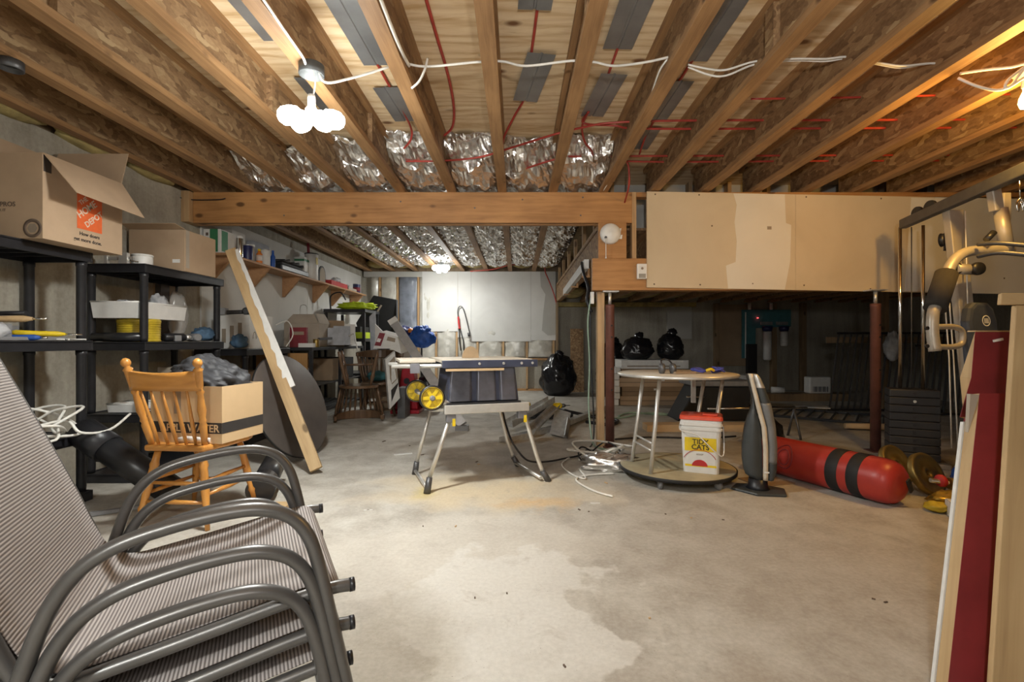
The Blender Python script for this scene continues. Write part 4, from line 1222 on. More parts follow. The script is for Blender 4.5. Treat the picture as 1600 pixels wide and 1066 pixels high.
# ================================================================= leaning plank with a strip of drywall on it
a, b = Vector((-1.53, 3.66, 0.0)), Vector((-2.60, 4.36, 1.84))
t = thing('leaning_plank', 'long pine plank leaning on the shelving with a strip of drywall', 'plank', a)
d = (b - a).normalized()
face = Vector((0.25, -0.93, 0.1)); face = (face - d * face.dot(d)).normalized()
side = d.cross(face).normalized()
def slab(c0, c1, w, th, n_, s_):
    vs = []
    for p in (c0, c1):
        for i, j in ((-1, -1), (1, -1), (1, 1), (-1, 1)):
            vs.append(p + s_ * (i * w / 2) + n_ * (j * th / 2))
    return MB().add(vs, [(3, 2, 1, 0), (4, 5, 6, 7), (0, 1, 5, 4), (1, 2, 6, 5), (2, 3, 7, 6), (3, 0, 4, 7)])
up2 = 0.035
o = slab(a + Vector((0, 0, up2)), b, 0.09, 0.04, face, side)
# grain runs along the plank: give the mesh its own axes
def oriented(mb, name, mat, origin, zaxis, xaxis, parent=None, bev=0.0):
    z = zaxis.normalized(); x = (xaxis - z * xaxis.dot(z)).normalized(); y = z.cross(x)
    R = Matrix(((x.x, y.x, z.x, origin.x), (x.y, y.y, z.y, origin.y), (x.z, y.z, z.z, origin.z), (0, 0, 0, 1)))
    inv = R.inverted()
    m2 = MB(); m2.v = [inv @ p for p in mb.v]; m2.f = mb.f; m2.sm = mb.sm
    ob = m2.build(name, mat, None, bev=bev, local=True)
    if parent is not None:
        ob.parent = parent
        ob.matrix_basis = wmat(parent).inverted() @ R
    else:
        ob.matrix_basis = R
    return ob
oriented(o, 'plank', 'pine_z', a, d, side, t, 0.003)
sgn = 1 if side.x > 0 else -1
s0 = a.lerp(b, 0.33) + side * (sgn * 0.062) - face * 0.004
s1 = a.lerp(b, 0.985) + side * (sgn * 0.052) - face * 0.004
strip = MB()
n = 26
vs = []
rnd = random.Random(9)
for i in range(n + 1):
    p = s0.lerp(s1, i / n)
    jl = rnd.uniform(-0.012, 0.008)
    wr = 0.030 * (1 - 0.55 * i / n)
    for si, fi in ((-wr + jl, 1), (wr, 1), (wr, -1), (-wr + jl * 0.5, -1)):
        vs.append(p + side * (sgn * si) + face * (0.026 + fi * 0.007))
fs = [(0, 1, 2, 3), (n * 4 + 3, n * 4 + 2, n * 4 + 1, n * 4)]
for i in range(n):
    for k in range(4):
        l = (k + 1) % 4
        fs.append((i * 4 + k, (i + 1) * 4 + k, (i + 1) * 4 + l, i * 4 + l))
strip.add(vs, fs).build('drywall_strip', 'white_paint', t)

# ================================================================= round grey tabletop leaning on the shelves
nrm = Vector((0.92, -0.16, 0.33)).normalized()
c = Vector((-1.965, 4.20, 0.452))
t = thing('round_tabletop', 'big round grey tabletop leaning against the shelving on its edge', 'tabletop', (-1.75, 4.2, 0))
q = nrm.to_track_quat('Z', 'Y').to_matrix().to_4x4()
MB().lathe([(0.0, 0.014), (0.455, 0.014), (0.463, 0.010), (0.463, -0.010), (0.455, -0.014), (0.0, -0.014)], 72, Matrix.Translation(c) @ q).build('top', 'tabletop_grey', t)
MB().lathe([(0.464, 0.009), (0.467, 0.006), (0.467, -0.006), (0.464, -0.009)], 72, Matrix.Translation(c) @ q, cap=False).build('edge_band', 'black_matte', t)

# ================================================================= wall shelf on brackets
t = thing('wall_shelf', 'long wooden wall shelf on triangular brackets along the white boards', 'shelf', (-2.99, 6.9, 1.60))
SX0, SX1, SZ = XL + 0.022, -2.86, 1.885
MB().box((SX0, 4.72, SZ - 0.024), (SX1, 9.1, SZ)).build('board', 'shelf_wood', t, bev=0.003)
for y in (4.85, 5.58, 6.39, 7.33, 8.05, 8.95):
    MB().prism([(SX0, SZ - 0.0245), (SX1 - 0.01, SZ - 0.0245), (SX0 + 0.02, SZ - 0.29), (SX0, SZ - 0.29)], y - 0.02, y + 0.02, axis=1).build('bracket', 'shelf_wood', t)
z = SZ + 0.001
def carton(name, label, cat, lo, hi, mat, rz=0.0, extra=None, bev=0.003):
    c = ((lo[0] + hi[0]) / 2, (lo[1] + hi[1]) / 2, lo[2])
    t = thing(name, label, cat, c, rz)
    M = yaw(c, rz)
    h = [(hi[i] - lo[i]) / 2 for i in range(3)]
    MB().box((-h[0], -h[1], 0), (h[0], h[1], 2 * h[2]), M).build('body', mat, t, bev=bev)
    for nm, a, b, m in (extra or []):
        MB().box(a, b, M).build(nm, m, t)
    return t
carton('product_box', 'white and green carton at the near end of the wall shelf', 'box', (-3.10, 4.74, z), (-2.93, 4.98, z + 0.235), 'white_paint', 0,
       [('green_panel', (-0.02, -0.1205, 0.01), (0.06, -0.1195, 0.235), 'green'), ('green_panel', (0.0855, -0.10, 0.02), (0.0865, 0.0, 0.225), 'green'), ('dark_dot', (-0.06, -0.1205, 0.17), (-0.035, -0.1195, 0.20), 'ink_brown')])
canister('spray_can', 'tall thin silver can beside the green carton on the wall shelf', 'can', (-2.90, 5.02, z), 0.030, 0.20, 'chrome', 0.02, 'white_plastic')
canister('paint_can', 'dark blue can standing on the wall shelf', 'can', (-2.93, 5.22, z), 0.050, 0.16, 'navy', 0.008, 'galvanised')
canister('spray_can', 'silver can with white cap standing behind the yellow bottle', 'can', (-2.97, 5.36, z), 0.035, 0.18, 'galvanised', 0.02, 'white_plastic')
canister('glue_bottle', 'yellow-topped bottle on the wall shelf', 'bottle', (-2.90, 5.40, z), 0.033, 0.14, 'orange', 0, 'yellow', 1.0, None, 'white_paint')
canister('paint_can', 'white can on the wall shelf right of the yellow bottle', 'can', (-2.94, 5.60, z), 0.055, 0.18, 'white_paint', 0.008, 'galvanised')
canister('glue_bottle', 'slim blue bottle on the wall shelf in front of the white can', 'bottle', (-2.89, 5.68, z), 0.026, 0.17, 'blue', 0, 'blue', 1.0)
carton('product_box', 'white box on the wall shelf behind the blue can', 'box', (-3.10, 5.05, z), (-3.0, 5.3, z + 0.30), 'white_paint')
carton('product_box', 'grey box on the wall shelf behind the white can', 'box', (-3.10, 5.5, z), (-3.02, 5.85, z + 0.28), 'cloth_grey')
t = thing('tool_case', 'black tool tray heaped with tools on the wall shelf', 'tool box', (-2.97, 6.2, z))
MB().box((-3.10, 5.86, z), (-2.87, 6.62, z + 0.07)).build('case', 'black_plastic', t, bev=0.012)
MB().box((-3.06, 5.92, z + 0.0705), (-2.90, 6.5, z + 0.11)).build('tool_roll', 'black_matte', t, bev=0.012)
for k in range(5):
    y = 5.95 + k * 0.13
    MB().tube([(-3.03, y, z + 0.125), (-2.92, y + 0.09, z + 0.14 + 0.02 * (k % 2))], 0.018, 8).build('tool', 'steel_dark' if k % 2 else 'black_plastic', t)
carton('plastic_bin', 'pale bin with a green stripe on the wall shelf', 'bin', (-3.10, 6.68, z), (-2.96, 6.95, z + 0.30), 'white_paint', 0, [('green_stripe', (0.0705, -0.13, 0.24), (0.0715, 0.13, 0.27), 'green'), ('green_stripe', (-0.07, -0.1365, 0.24), (0.07, -0.1355, 0.27), 'green')])
t = canister('white_pail', 'tall white plastic pail with a rod in it on the wall shelf', 'pail', (-2.965, 6.92, z), 0.092, 0.37, 'white_plastic', 0.012, 'black_plastic', band=None)
MB().tube([(-2.975, 6.85, z + 0.384), (-2.985, 6.85, z + 0.52)], 0.02, 8).build('rod', 'ink_wine', t)
MB().box((-2.875, 6.86, z + 0.22), (-2.871, 6.92, z + 0.32)).build('sticker', 'yellow_dull', t)
t = thing('picture_frame', 'small dark arched frame leaning on the wall shelf', 'frame', (-2.95, 7.25, z))
arch = [(7.14, z), (7.38, z)] + [(7.26 + 0.12 * math.cos(a), z + 0.13 + 0.13 * math.sin(a)) for a in [math.pi * k / 8 for k in range(9)]]
MB().prism(arch, -2.96, -2.945, axis=0).build('frame', 'black_plastic', t)
MB().prism([(7.26 + (y - 7.26) * 0.8, z + 0.015 + (zz - z) * 0.85) for y, zz in arch], -2.9445, -2.941, axis=0).build('picture', 'cardboard_grey', t)
for k, (y0, y1, m, lb) in enumerate(((7.45, 8.15, 'ink_red', 'long flat red box lying on the wall shelf'), (8.2, 8.62, 'cardboard_grey', 'pale flat box lying past the red box'))):
    carton('flat_box', lb, 'box', (-3.06, y0, z), (-2.88, y1, z + 0.075 - 0.03 * k), m)
tag(rag((-2.96, 7.85, z + 0.115), (0.12, 0.25, 0.09), 4, 0.4).build('plastic_bag', 'bag_clear'), 'crumpled clear bag on the long red box', 'bag')
canister('paint_can', 'dark printed can at the far end of the wall shelf', 'can', (-2.95, 8.82, z), 0.065, 0.16, 'navy', 0.01, 'galvanised', band='ink_wine')

# ================================================================= low shelving unit things
z = 0.936
t = carton('printed_carton', 'white carton with line drawings on the low shelving', 'box', (-3.02, 4.78, z), (-2.66, 5.22, z + 0.34), 'white_paint', 0)
for k in range(4):
    y = 4.86 + 0.09 * k
    pts = [(-2.657, y + 0.03 * math.cos(a), z + 0.1 + 0.02 * k + 0.07 * math.sin(a)) for a in [math.pi * j / 8 for j in range(9)]]
    MB().tube(pts, 0.003, 5).build('printed_outline', 'ink_grey', t)
for k in range(3):
    MB().box((-2.94 + 0.08 * k, 4.7785, z + 0.06), (-2.90 + 0.08 * k, 4.7795, z + 0.2 + 0.03 * k)).build('printed_mark', 'ink_grey', t)
drill('cordless_drill', 'black power tool lying on top of the white printed carton', (-2.8, 5.0, z + 0.341), 1.9, 'black_plastic', 1.2)
tag(rag((-2.72, 4.70, z + 0.07), (0.14, 0.14, 0.14), 14, 0.3, 28, 18, fl=0.2, freq=3.0, fine=0.15).build('cloth_bag', 'cloth_blue'), 'blue bundled cloth beside the white printed carton', 'cloth')
tag(MB().tube(smooth_path([(-2.64, 5.25, z + 0.25), (-2.58, 5.4, z + 0.3), (-2.55, 5.46, z + 0.15), (-2.6, 5.40, z + 0.012)], 5), 0.006, 6).build('wire_loop', 'white_plastic'), 'thin white wire loop hanging off the printed carton', 'wire')
carton('storage_box', 'dark lidded box on the low shelf under the printed carton', 'box', (-3.05, 4.75, 0.456), (-2.68, 5.2, 0.70), 'cardboard_dark')
tag(MB().prism([(5.25, z), (5.48, z), (5.46, z + 0.2), (5.38, z + 0.14), (5.30, z + 0.16)], -3.02, -3.0, axis=0).build('jagged_panel', 'grey_plastic'), 'jagged grey panel scrap standing against the white boards', 'panel')

# ================================================================= rack with the brown end panel
RX0, RX1, RY0, RY1 = -3.10, -2.40, 5.62, 7.5
t = thing('metal_rack', 'black metal rack with slatted shelves and a brown end panel', 'rack', ((RX0 + RX1) / 2, (RY0 + RY1) / 2, 0))
for px in (RX0 + 0.02, RX1 - 0.02):
    for py in (RY0 + 0.02, (RY0 + RY1) / 2, RY1 - 0.02):
        MB().box((px - 0.018, py - 0.018, 0), (px + 0.018, py + 0.018, 0.90)).build('post', 'black_plastic', t)
MB().box((RX0, RY0, 0.90), (RX1, RY1, 0.935)).build('top', 'black_matte', t, bev=0.003)
MB().box((RX0 + 0.05, RY0 - 0.012, 0.30), (RX1 - 0.05, RY0 - 0.0005, 0.87)).build('end_panel', 'veneer', t)
for zz in (0.12, 0.46):
    for k in range(9):
        x = RX0 + 0.05 + (RX1 - RX0 - 0.1) * k / 8
        MB().box((x - 0.012, RY0 + 0.04, zz), (x + 0.012, RY1 - 0.04, zz + 0.015)).build('slat', 'steel_dark', t)
    for y in (RY0 + 0.02, RY1 - 0.02):
        MB().box((RX0 + 0.04, y - 0.01, zz - 0.03), (RX1 - 0.04, y + 0.01, zz - 0.0005)).build('rail', 'black_plastic', t)
z = 0.936
t = carton('moving_box', 'greyish open carton on the black metal rack', 'box', (-2.98, 6.1, z), (-2.55, 6.6, z + 0.30), 'cardboard_grey', 0.1)
M = wmat(t)
for pts in ([(-0.21, -0.25, 0.30), (0.21, -0.25, 0.30), (0.13, -0.17, 0.42), (-0.13, -0.17, 0.42)], [(0.215, -0.25, 0.30), (0.215, 0.25, 0.30), (0.15, 0.2, 0.44), (0.15, -0.16, 0.43)]):
    flap('flap', [M @ Vector(p) for p in pts], 'cardboard_grey', 0.005, t)
carton('dark_book', 'dark red book standing on the rack in front of the grey carton', 'book', (-2.74, 5.78, z), (-2.54, 5.83, z + 0.24), 'ink_wine', 0.05, [('page_block', (-0.105, -0.02, 0.005), (-0.101, 0.02, 0.235), 'ink_white'), ('title_bar', (-0.07, -0.0265, 0.15), (0.07, -0.0255, 0.19), 'ink_grey')])
canister('glue_bottle', 'small brass-coloured tin on the rack edge', 'tin', (-2.45, 5.85, z), 0.035, 0.09, 'brass', 0.006, 'brass')
tag(MB().bar((-2.43, 5.88, z + 0.10), (-2.40, 6.2, z + 0.11), 0.03, 0.03).build('hand_tool', 'steel_dark'), 'dark hand tool lying over the brass tin', 'hand tool')
carton('flat_box', 'flat grey case leaning on the grey carton flap', 'case', (-2.66, 6.66, z), (-2.42, 6.72, z + 0.36), 'cardboard_dark', 0.5)
for k in range(3):
    M = Matrix.Translation((-2.44 + 0.03 * k, 6.45 + 0.12 * k, z)) @ Matrix.Rotation(0.35, 4, 'Z') @ Matrix.Rotation(-0.25, 4, 'X')
    tag(MB().box((-0.10, -0.004, 0.02), (0.12, 0.004, 0.26 + 0.03 * k), M).build('paper_folder', 'cloth_grey' if k < 2 else 'white_paint'), ('pale folder nearest the camera, leaning on the rack', 'pale folder second in the row on the rack', 'white folder last in the row on the rack')[k], 'folder', 'leaning folders')
tag(MB().tube(smooth_path([(-2.62, 6.0, z + 0.41), (-2.66, 6.05, z + 0.52), (-2.74, 6.08, z + 0.52), (-2.76, 6.1, z + 0.42)], 6), 0.005, 6).build('wire_hoop', 'aluminium'), 'thin wire hoop standing up from the grey carton', 'wire')
carton('flat_box', 'flat pale box lying on the front of the rack', 'box', (-2.6, 5.7, z), (-2.42, 5.76, z + 0.05), 'white_paint')
tag(rag((-2.72, 5.98, 0.59), (0.32, 0.30, 0.22), 6, 0.3, fl=0.2).build('plastic_bag', 'cloth_grey'), 'pale grey plastic bag on the slatted shelf', 'bag')
for k, (y, m) in enumerate(((6.5, 'cardboard_dark'), (6.95, 'black_matte'))):
    carton('storage_box', ('brown box on the slatted shelf behind the dark chairs', 'black box on the slatted shelf at the far end')[k], 'box', (-2.95, y, 0.477), (-2.5, y + 0.38, 0.77), m)
tag(rag((-2.55, 6.95, z + 0.07), (0.3, 0.55, 0.16), 31, 0.4, fl=0.2).build('dark_cloth', 'jacket'), 'heap of dark cloth at the far end of the rack', 'cloth')
tag(MB().tube(smooth_path([P(545, 525, 6.5), P(553, 522, 6.4), P(556, 535, 6.3), P(559, 548, 6.25)], 5), 0.009, 6).build('hose_end', 'white_plastic'), 'white hooked hose hanging over the rack edge', 'hose')

# small upper rack with the lime vest
t = thing('small_rack', 'small black rack standing by the far end of the white boards', 'rack', (-2.72, 7.95, 0))
for px in (-3.02, -2.42):
    for py in (7.58, 8.3):
        MB().box((px - 0.02, py - 0.02, 0), (px + 0.02, py + 0.02, 1.46)).build('post', 'black_plastic', t)
for zz in (0.45, 1.0, 1.465):
    MB().box((-3.05, 7.55, zz), (-2.39, 8.33, zz + 0.05)).build('shelf_deck', 'black_plastic', t, bev=0.004)
tag(rag((-2.62, 7.82, 1.565), (0.5, 0.42, 0.15), 17, 0.6, 30, 18, freq=3.2, fine=0.45).build('safety_vest', 'lime'), 'crumpled lime safety vest on top of the small black rack', 'vest')
tag(MB().tube(smooth_path([(-2.96, 7.62, 1.52), (-2.95, 7.6, 1.72), (-2.8, 7.6, 1.78), (-2.72, 7.62, 1.66)], 6), 0.012, 6).build('black_hose', 'black_plastic'), 'black hose loop standing up on the small rack', 'hose')
carton('lime_case', 'lime-edged flat case on the small rack middle shelf', 'case', (-3.0, 7.6, 1.051), (-2.44, 8.2, 1.15), 'lime')
carton('storage_box', 'dark box standing on the lime-edged case', 'box', (-2.95, 7.65, 1.152), (-2.5, 8.1, 1.24), 'black_matte')

# flat black case leaning in the far corner
t = thing('black_case', 'flat black case leaning upright in the far left corner', 'case', (-2.25, 8.7, 0.0))
q = [P(583, 462, 8.75), P(620, 469, 8.7), P(620, 505, 8.55), P(603, 562, 8.4), P(572, 562, 8.45), P(556, 505, 8.6)]
n = Vector((0.05, 1.0, 0.12)).normalized()
MB().add([p for p in q] + [p + n * 0.09 for p in q], [(0, 1, 2, 3, 4, 5), (11, 10, 9, 8, 7, 6)] + [(i, (i + 1) % 6, 6 + (i + 1) % 6, 6 + i) for i in range(6)]).build('shell', 'black_matte', t, bev=0.01)
MB().bar(P(588, 490, 8.60), P(596, 477, 8.64), 0.03, 0.004, (0, 1, 0)).build('logo_strip', 'ink_grey', t)
carton('storage_box', 'stack box under the black case in the far corner', 'box', (-2.8, 8.45, 0.0), (-2.15, 9.1, 0.70), 'cardboard_dark')

# ================================================================= captain's chairs, one upside down
def captain_chair(label, loc, rz, invert=False, sc=1.0):
    t = thing('captain_chair', label, 'chair', loc, rz, 'dark spindle chairs')
    Ml = yaw(loc, rz)
    if invert:
        Ml = Ml @ Matrix.Translation((0, 0, 0.885)) @ Matrix.Rotation(math.pi, 4, 'X')
    W = lambda x, y, z: Ml @ Vector((x, y, z))
    sp = [(0.24 * math.cos(a) * (1 if math.sin(a) < 0 else 1.0), 0.225 * math.sin(a)) for a in [2 * math.pi * k / 20 for k in range(20)]]
    MB().prism(sp, 0.42, 0.455, Ml).build('seat', 'walnut', t, bev=0.01)
    for sx in (-1, 1):
        for sy in (-1, 1):
            turned(W(sx * 0.14, sy * 0.13, 0.42), W(sx * 0.225, sy * 0.2, 0.0), [(0, 0.016), (0.2, 0.02), (0.25, 0.026), (0.3, 0.018), (0.6, 0.024), (0.75, 0.016), (0.8, 0.021), (1, 0.014)], 10).build('leg', 'walnut', t)
    for sx in (-1, 1):
        turned(W(sx * 0.188, -0.17, 0.17), W(sx * 0.188, 0.17, 0.17), [(0, 0.009), (0.5, 0.017), (1, 0.009)], 8).build('stretcher', 'walnut', t)
    turned(W(-0.188, 0.0, 0.17), W(0.188, 0.0, 0.17), [(0, 0.009), (0.5, 0.017), (1, 0.009)], 8).build('stretcher', 'walnut', t)
    # bow of the barrel back: from arm to arm round the back (local -y)
    bow = []
    for k in range(17):
        a = math.radians(-200 + 220 * k / 16)
        bow.append((0.29 * math.cos(a), 0.27 * math.sin(a) - 0.01))
    vs = []
    for i, (x, y) in enumerate(bow):
        r = math.hypot(x, y); ex = (x / r, y / r)
        hb = 0.055 + 0.06 * max(0, math.sin(math.pi * i / 16)) ** 2
        for dr, zz in ((-0.018, 0.80 - hb * 0.5 + 0.03), (0.020, 0.80 - hb * 0.5 + 0.03), (0.020, 0.80 + hb * 0.5 + 0.03), (-0.018, 0.80 + hb * 0.5 + 0.03)):
            vs.append(W(x + ex[0] * dr, y + ex[1] * dr, zz))
    fs = [(0, 1, 2, 3), (67, 66, 65, 64)]
    for i in range(16):
        for k in range(4):
            l = (k + 1) % 4
            fs.append((i * 4 + k, (i + 1) * 4 + k, (i + 1) * 4 + l, i * 4 + l))
    MB().add(vs, fs, False).build('back_bow', 'walnut', t, bev=0.008)
    for k in range(1, 16):
        x, y = bow[k]
        turned(W(x * 0.74, y * 0.74, 0.45), W(x, y, 0.80), [(0, 0.009), (0.3, 0.015), (0.5, 0.012), (0.7, 0.016), (1, 0.008)], 8).build('spindle', 'walnut', t)
    return t
captain_chair('dark captain chair turned upside down, bow resting on the floor', (-1.98, 6.02, 0), math.radians(15), True)
captain_chair('dark captain chair standing upright behind the upside-down one', (-1.90, 6.62, 0), math.radians(190))
tag(rag((-1.92, 6.60, 0.53), (0.26, 0.22, 0.15), 23, 0.35, fl=0.2).build('green_cloth', 'teal'), 'dark green cloth on the upright captain chair seat', 'cloth')

# ================================================================= clutter between the chairs and the saw
def board_poly(name, label, cat, pts, n, th, mat, extra=None):
    n = Vector(n).normalized()
    c = sum((Vector(p) for p in pts), Vector()) / len(pts)
    t = thing(name, label, cat, (c.x, c.y, min(p.z for p in pts)))
    k = len(pts)
    MB().add([p for p in pts] + [p + n * th for p in pts], [tuple(range(k)), tuple(reversed(range(k, 2 * k)))] + [(i, (i + 1) % k, k + (i + 1) % k, k + i) for i in range(k)]).build('panel', mat, t)
    for nm, q, m in (extra or []):
        MB().add([p - n * 0.0015 for p in q] + [p - n * 0.0003 for p in q], [(0, 1, 2, 3), (7, 6, 5, 4), (0, 1, 5, 4), (1, 2, 6, 5), (2, 3, 7, 6), (3, 0, 4, 7)]).build(nm, m, t)
    return t
dd = 6.5
board_poly('printed_carton', 'white carton with a dark red emblem panel lying askew on the pile', 'box',
           [P(583, 545, dd), P(592, 519, dd), P(622, 527, dd), P(627, 553, dd), P(610, 545, dd)], (0.1, 1, 0.1), 0.28, 'white_paint',
           [('red_panel', [P(585, 540, dd), P(593, 520, dd), P(602, 521, dd), P(595, 541, dd)], 'ink_wine'), ('emblem', [P(588, 534, dd - 0.003), P(590.5, 528.5, dd - 0.003), P(596, 530, dd - 0.003), P(593.5, 535, dd - 0.003)], 'ink_white'), ('printed_mark', [P(604, 532, dd), P(606, 526, dd), P(618, 529, dd), P(617, 535, dd)], 'ink_grey')])
board_poly('printed_carton', 'tall narrow white carton standing by the red jack, printed with drawings', 'box',
           [P(609, 640, 6.05), P(602, 562, 6.15), P(617, 549, 6.15), P(625, 622, 6.0)], (-0.5, 1, 0.0), 0.10, 'white_paint',
           [('printed_mark', [P(610, 606, 6.1), P(608, 566, 6.12), P(616, 557, 6.12), P(622, 594, 6.06)], 'ink_grey'), ('printed_mark', [P(612, 599, 6.094), P(610, 571, 6.114), P(615, 565, 6.114), P(619.5, 592, 6.054)], 'ink_white'), ('dark_panel', [P(612, 632, 6.05), P(611, 610, 6.08), P(622, 598, 6.05), P(624, 619, 6.02)], 'ink_black')])
board_poly('poster_board', 'tall white sheet sticking up behind the emblem carton', 'panel', [P(579, 548, 7.2), P(577, 495, 7.2), P(586, 486, 7.2), P(589, 548, 7.2)], (0, 1, 0.05), 0.02, 'cloth_grey')
board_poly('poster_board', 'pale bluish folder leaning behind the emblem carton', 'panel', [P(586, 545, 7.0), P(586, 506, 7.05), P(600, 520, 7.0), P(602, 545, 6.95)], (0, 1, 0.05), 0.02, 'white_plastic')
carton('storage_box', 'cardboard box at the bottom of the pile behind the chairs', 'box', (-2.05, 6.95, 0.0), (-1.62, 7.4, 0.58), 'cardboard_dark')
carton('storage_box', 'second box of the pile carrying the folders', 'box', (-2.08, 6.98, 0.581), (-1.65, 7.4, 0.86), 'cardboard_grey')
carton('printed_carton', 'grey box tucked beside the tall narrow carton', 'box', (-1.56, 6.25, 0), (-1.46, 6.55, 0.40), 'steel_dark', 0.0)
# red floor jack
t = thing('floor_jack', 'red metal shop jack standing beside the tall white carton', 'jack', P(635, 645, 6.75) * 1.0)
d0 = 6.9
b0 = (d0, )
def xz(x, y, d): return (P(x, y, d).x, P(x, y, d).z)
MB().prism([(-1.72, 0.05), (-1.40, 0.05), (-1.46, 0.62), (-1.62, 0.62)], 6.75, 7.0, axis=1).build('body', 'red_metal', t, bev=0.015)
MB().box((-1.76, 6.65, 0.0), (-1.36, 7.1, 0.05)).build('base_plate', 'red_metal', t, bev=0.01)
MB().lathe([(0.04, 0), (0.04, 0.03)], 14, Matrix.Translation((-1.55, 6.75, 0.45)) @ Matrix.Rotation(math.pi / 2, 4, 'X')).build('knob', 'black_plastic', t)
MB().tube([(-1.55, 6.87, 0.6), (-1.48, 6.87, 0.75), (-1.40, 6.87, 0.76)], 0.02, 8).build('handle', 'black_plastic', t)
tag(rag((-1.30, 6.95, 0.28), (0.34, 0.3, 0.55), 41, 0.25, fl=0.2).build('dark_bag', 'bag_black'), 'dark bag behind the yellow wheels', 'bag')
t = thing('channel_beam', 'grey sheet-metal channel leaning behind the saw with a white end', 'channel', (-0.85, 5.6, 0))
a, b = Vector((-0.62, 5.45, 0.06)), P(617, 506, 6.2)
dch = (b - a).normalized(); fc = Vector((0.1, -1, 0.2)); fc = (fc - dch * fc.dot(dch)).normalized(); sd = dch.cross(fc)
slab(a, b, 0.11, 0.05, fc, sd).build('channel', 'channel_grey', t, bev=0.004)
slab(b + dch * 0.001, b + dch * 0.08, 0.12, 0.06, fc, sd).build('end_cap', 'white_paint', t)
MB().box((-0.70, 5.40, 0.0), (-0.55, 5.5, 0.058)).build('foot_block', 'grey_plastic', t)
# hand truck with a blue jacket
t = thing('hand_truck', 'dark hand truck with an orange cap standing before the insulated wall', 'hand truck', (-1.72, 8.1, 0))
for x in (-1.86, -1.62):
    MB().tube([(x, 8.1, 0.05), (x, 8.16, 1.18)], 0.016, 8).build('side_tube', 'black_plastic', t)
for zz in (0.3, 0.7, 1.05):
    MB().tube([(-1.86, 8.11 + zz * 0.05, zz), (-1.62, 8.11 + zz * 0.05, zz)], 0.012, 8).build('cross_tube', 'orange' if zz > 1 else 'black_plastic', t)
MB().lathe([(0.045, 0), (0.05, 0.02), (0.05, 0.05), (0.03, 0.07)], 14, Matrix.Translation((-1.80, 8.13, 1.15))).build('cap', 'orange', t)
MB().box((-1.9, 7.92, 0.0), (-1.58, 8.1, 0.02)).build('toe_plate', 'black_plastic', t)
tag(rag((-1.58, 8.02, 1.07), (0.42, 0.24, 0.36), 28, 0.45, 34, 22, freq=2.4, fine=0.25).build('blue_jacket', 'blue'), 'bright blue jacket hung over the hand truck', 'jacket')
tag(rag((-1.92, 8.2, 1.16), (0.34, 0.22, 0.2), 29, 0.45, fine=0.2).build('blue_jacket', 'navy'), 'darker blue garment behind the grey channel end', 'jacket')

# trouble light on the back wall
t = thing('work_light', 'red and black corded work light hanging on the white back wall', 'work light', P(720, 545, 9.64))
w = lambda x, y, d=9.64: P(x, y, d)
MB().tube(smooth_path([w(716, 497), w(715, 486), w(718, 479), w(723, 481), w(728, 497), w(734, 522)], 6), 0.010, 6).build('cord', 'steel_dark', t)
MB().tube(smooth_path([w(716, 495), w(717, 505), w(718, 514)], 4), [0.02] * 8 + [0.03], 8).build('handle', 'ink_red', t)
for dx in (0, 6):
    MB().tube([w(717 + dx * 0.3, 514), w(718 + dx, 532), w(720 + dx * 0.8, 548)], 0.012, 6).build('cage_wire', 'black_plastic', t)
MB().tube([w(732, 520), w(733, 526)], 0.025, 8).build('hook', 'steel_dark', t)

# ================================================================= table saw on its folding wheeled stand
SA = math.radians(18)
SO = Vector((-0.31, 3.58, 0))
t = thing('table_saw', 'dusty portable table saw on a folding stand with yellow wheels', 'table saw', SO, SA)
M = yaw(SO, SA)
W = lambda u, v, z: M @ Vector((u, v, z))
MB().box((-0.30, -0.29, 0.868), (0.345, 0.29, 0.890), M).build('table', 'saw_table', t, bev=0.003)
MB().box((-0.565, -0.20, 0.868), (-0.325, 0.24, 0.888), M).build('extension_wing', 'saw_table', t, bev=0.003)
MB().box((-0.30, -0.335, 0.835), (0.37, -0.295, 0.885), M).build('front_rail', 'saw_navy', t, bev=0.003)
MB().box((-0.30, 0.295, 0.835), (0.37, 0.325, 0.885), M).build('rear_rail', 'saw_navy', t, bev=0.003)
MB().box((-0.50, -0.25, 0.80), (-0.44, -0.215, 0.865), M).build('rail_end', 'saw_grey', t)
MB().tube([W(-0.62, -0.2, 0.845), W(0.1, -0.2, 0.845)], 0.014, 8).build('slide_tube', 'aluminium', t)
MB().tube([W(-0.62, 0.16, 0.845), W(-0.3, 0.16, 0.845)], 0.014, 8).build('slide_tube', 'aluminium', t)
MB().box((-0.28, -0.345, 0.815), (0.12, -0.337, 0.830), M).build('scale_strip', 'cardboard_tan', t)
for u in (-0.05, 0.12, 0.25, 0.33):
    MB().lathe([(0.010, 0), (0.008, 0.006)], 8, M @ Matrix.Translation((u, -0.336, 0.862)) @ Matrix.Rotation(math.pi / 2, 4, 'X')).build('rail_bolt', 'aluminium', t)
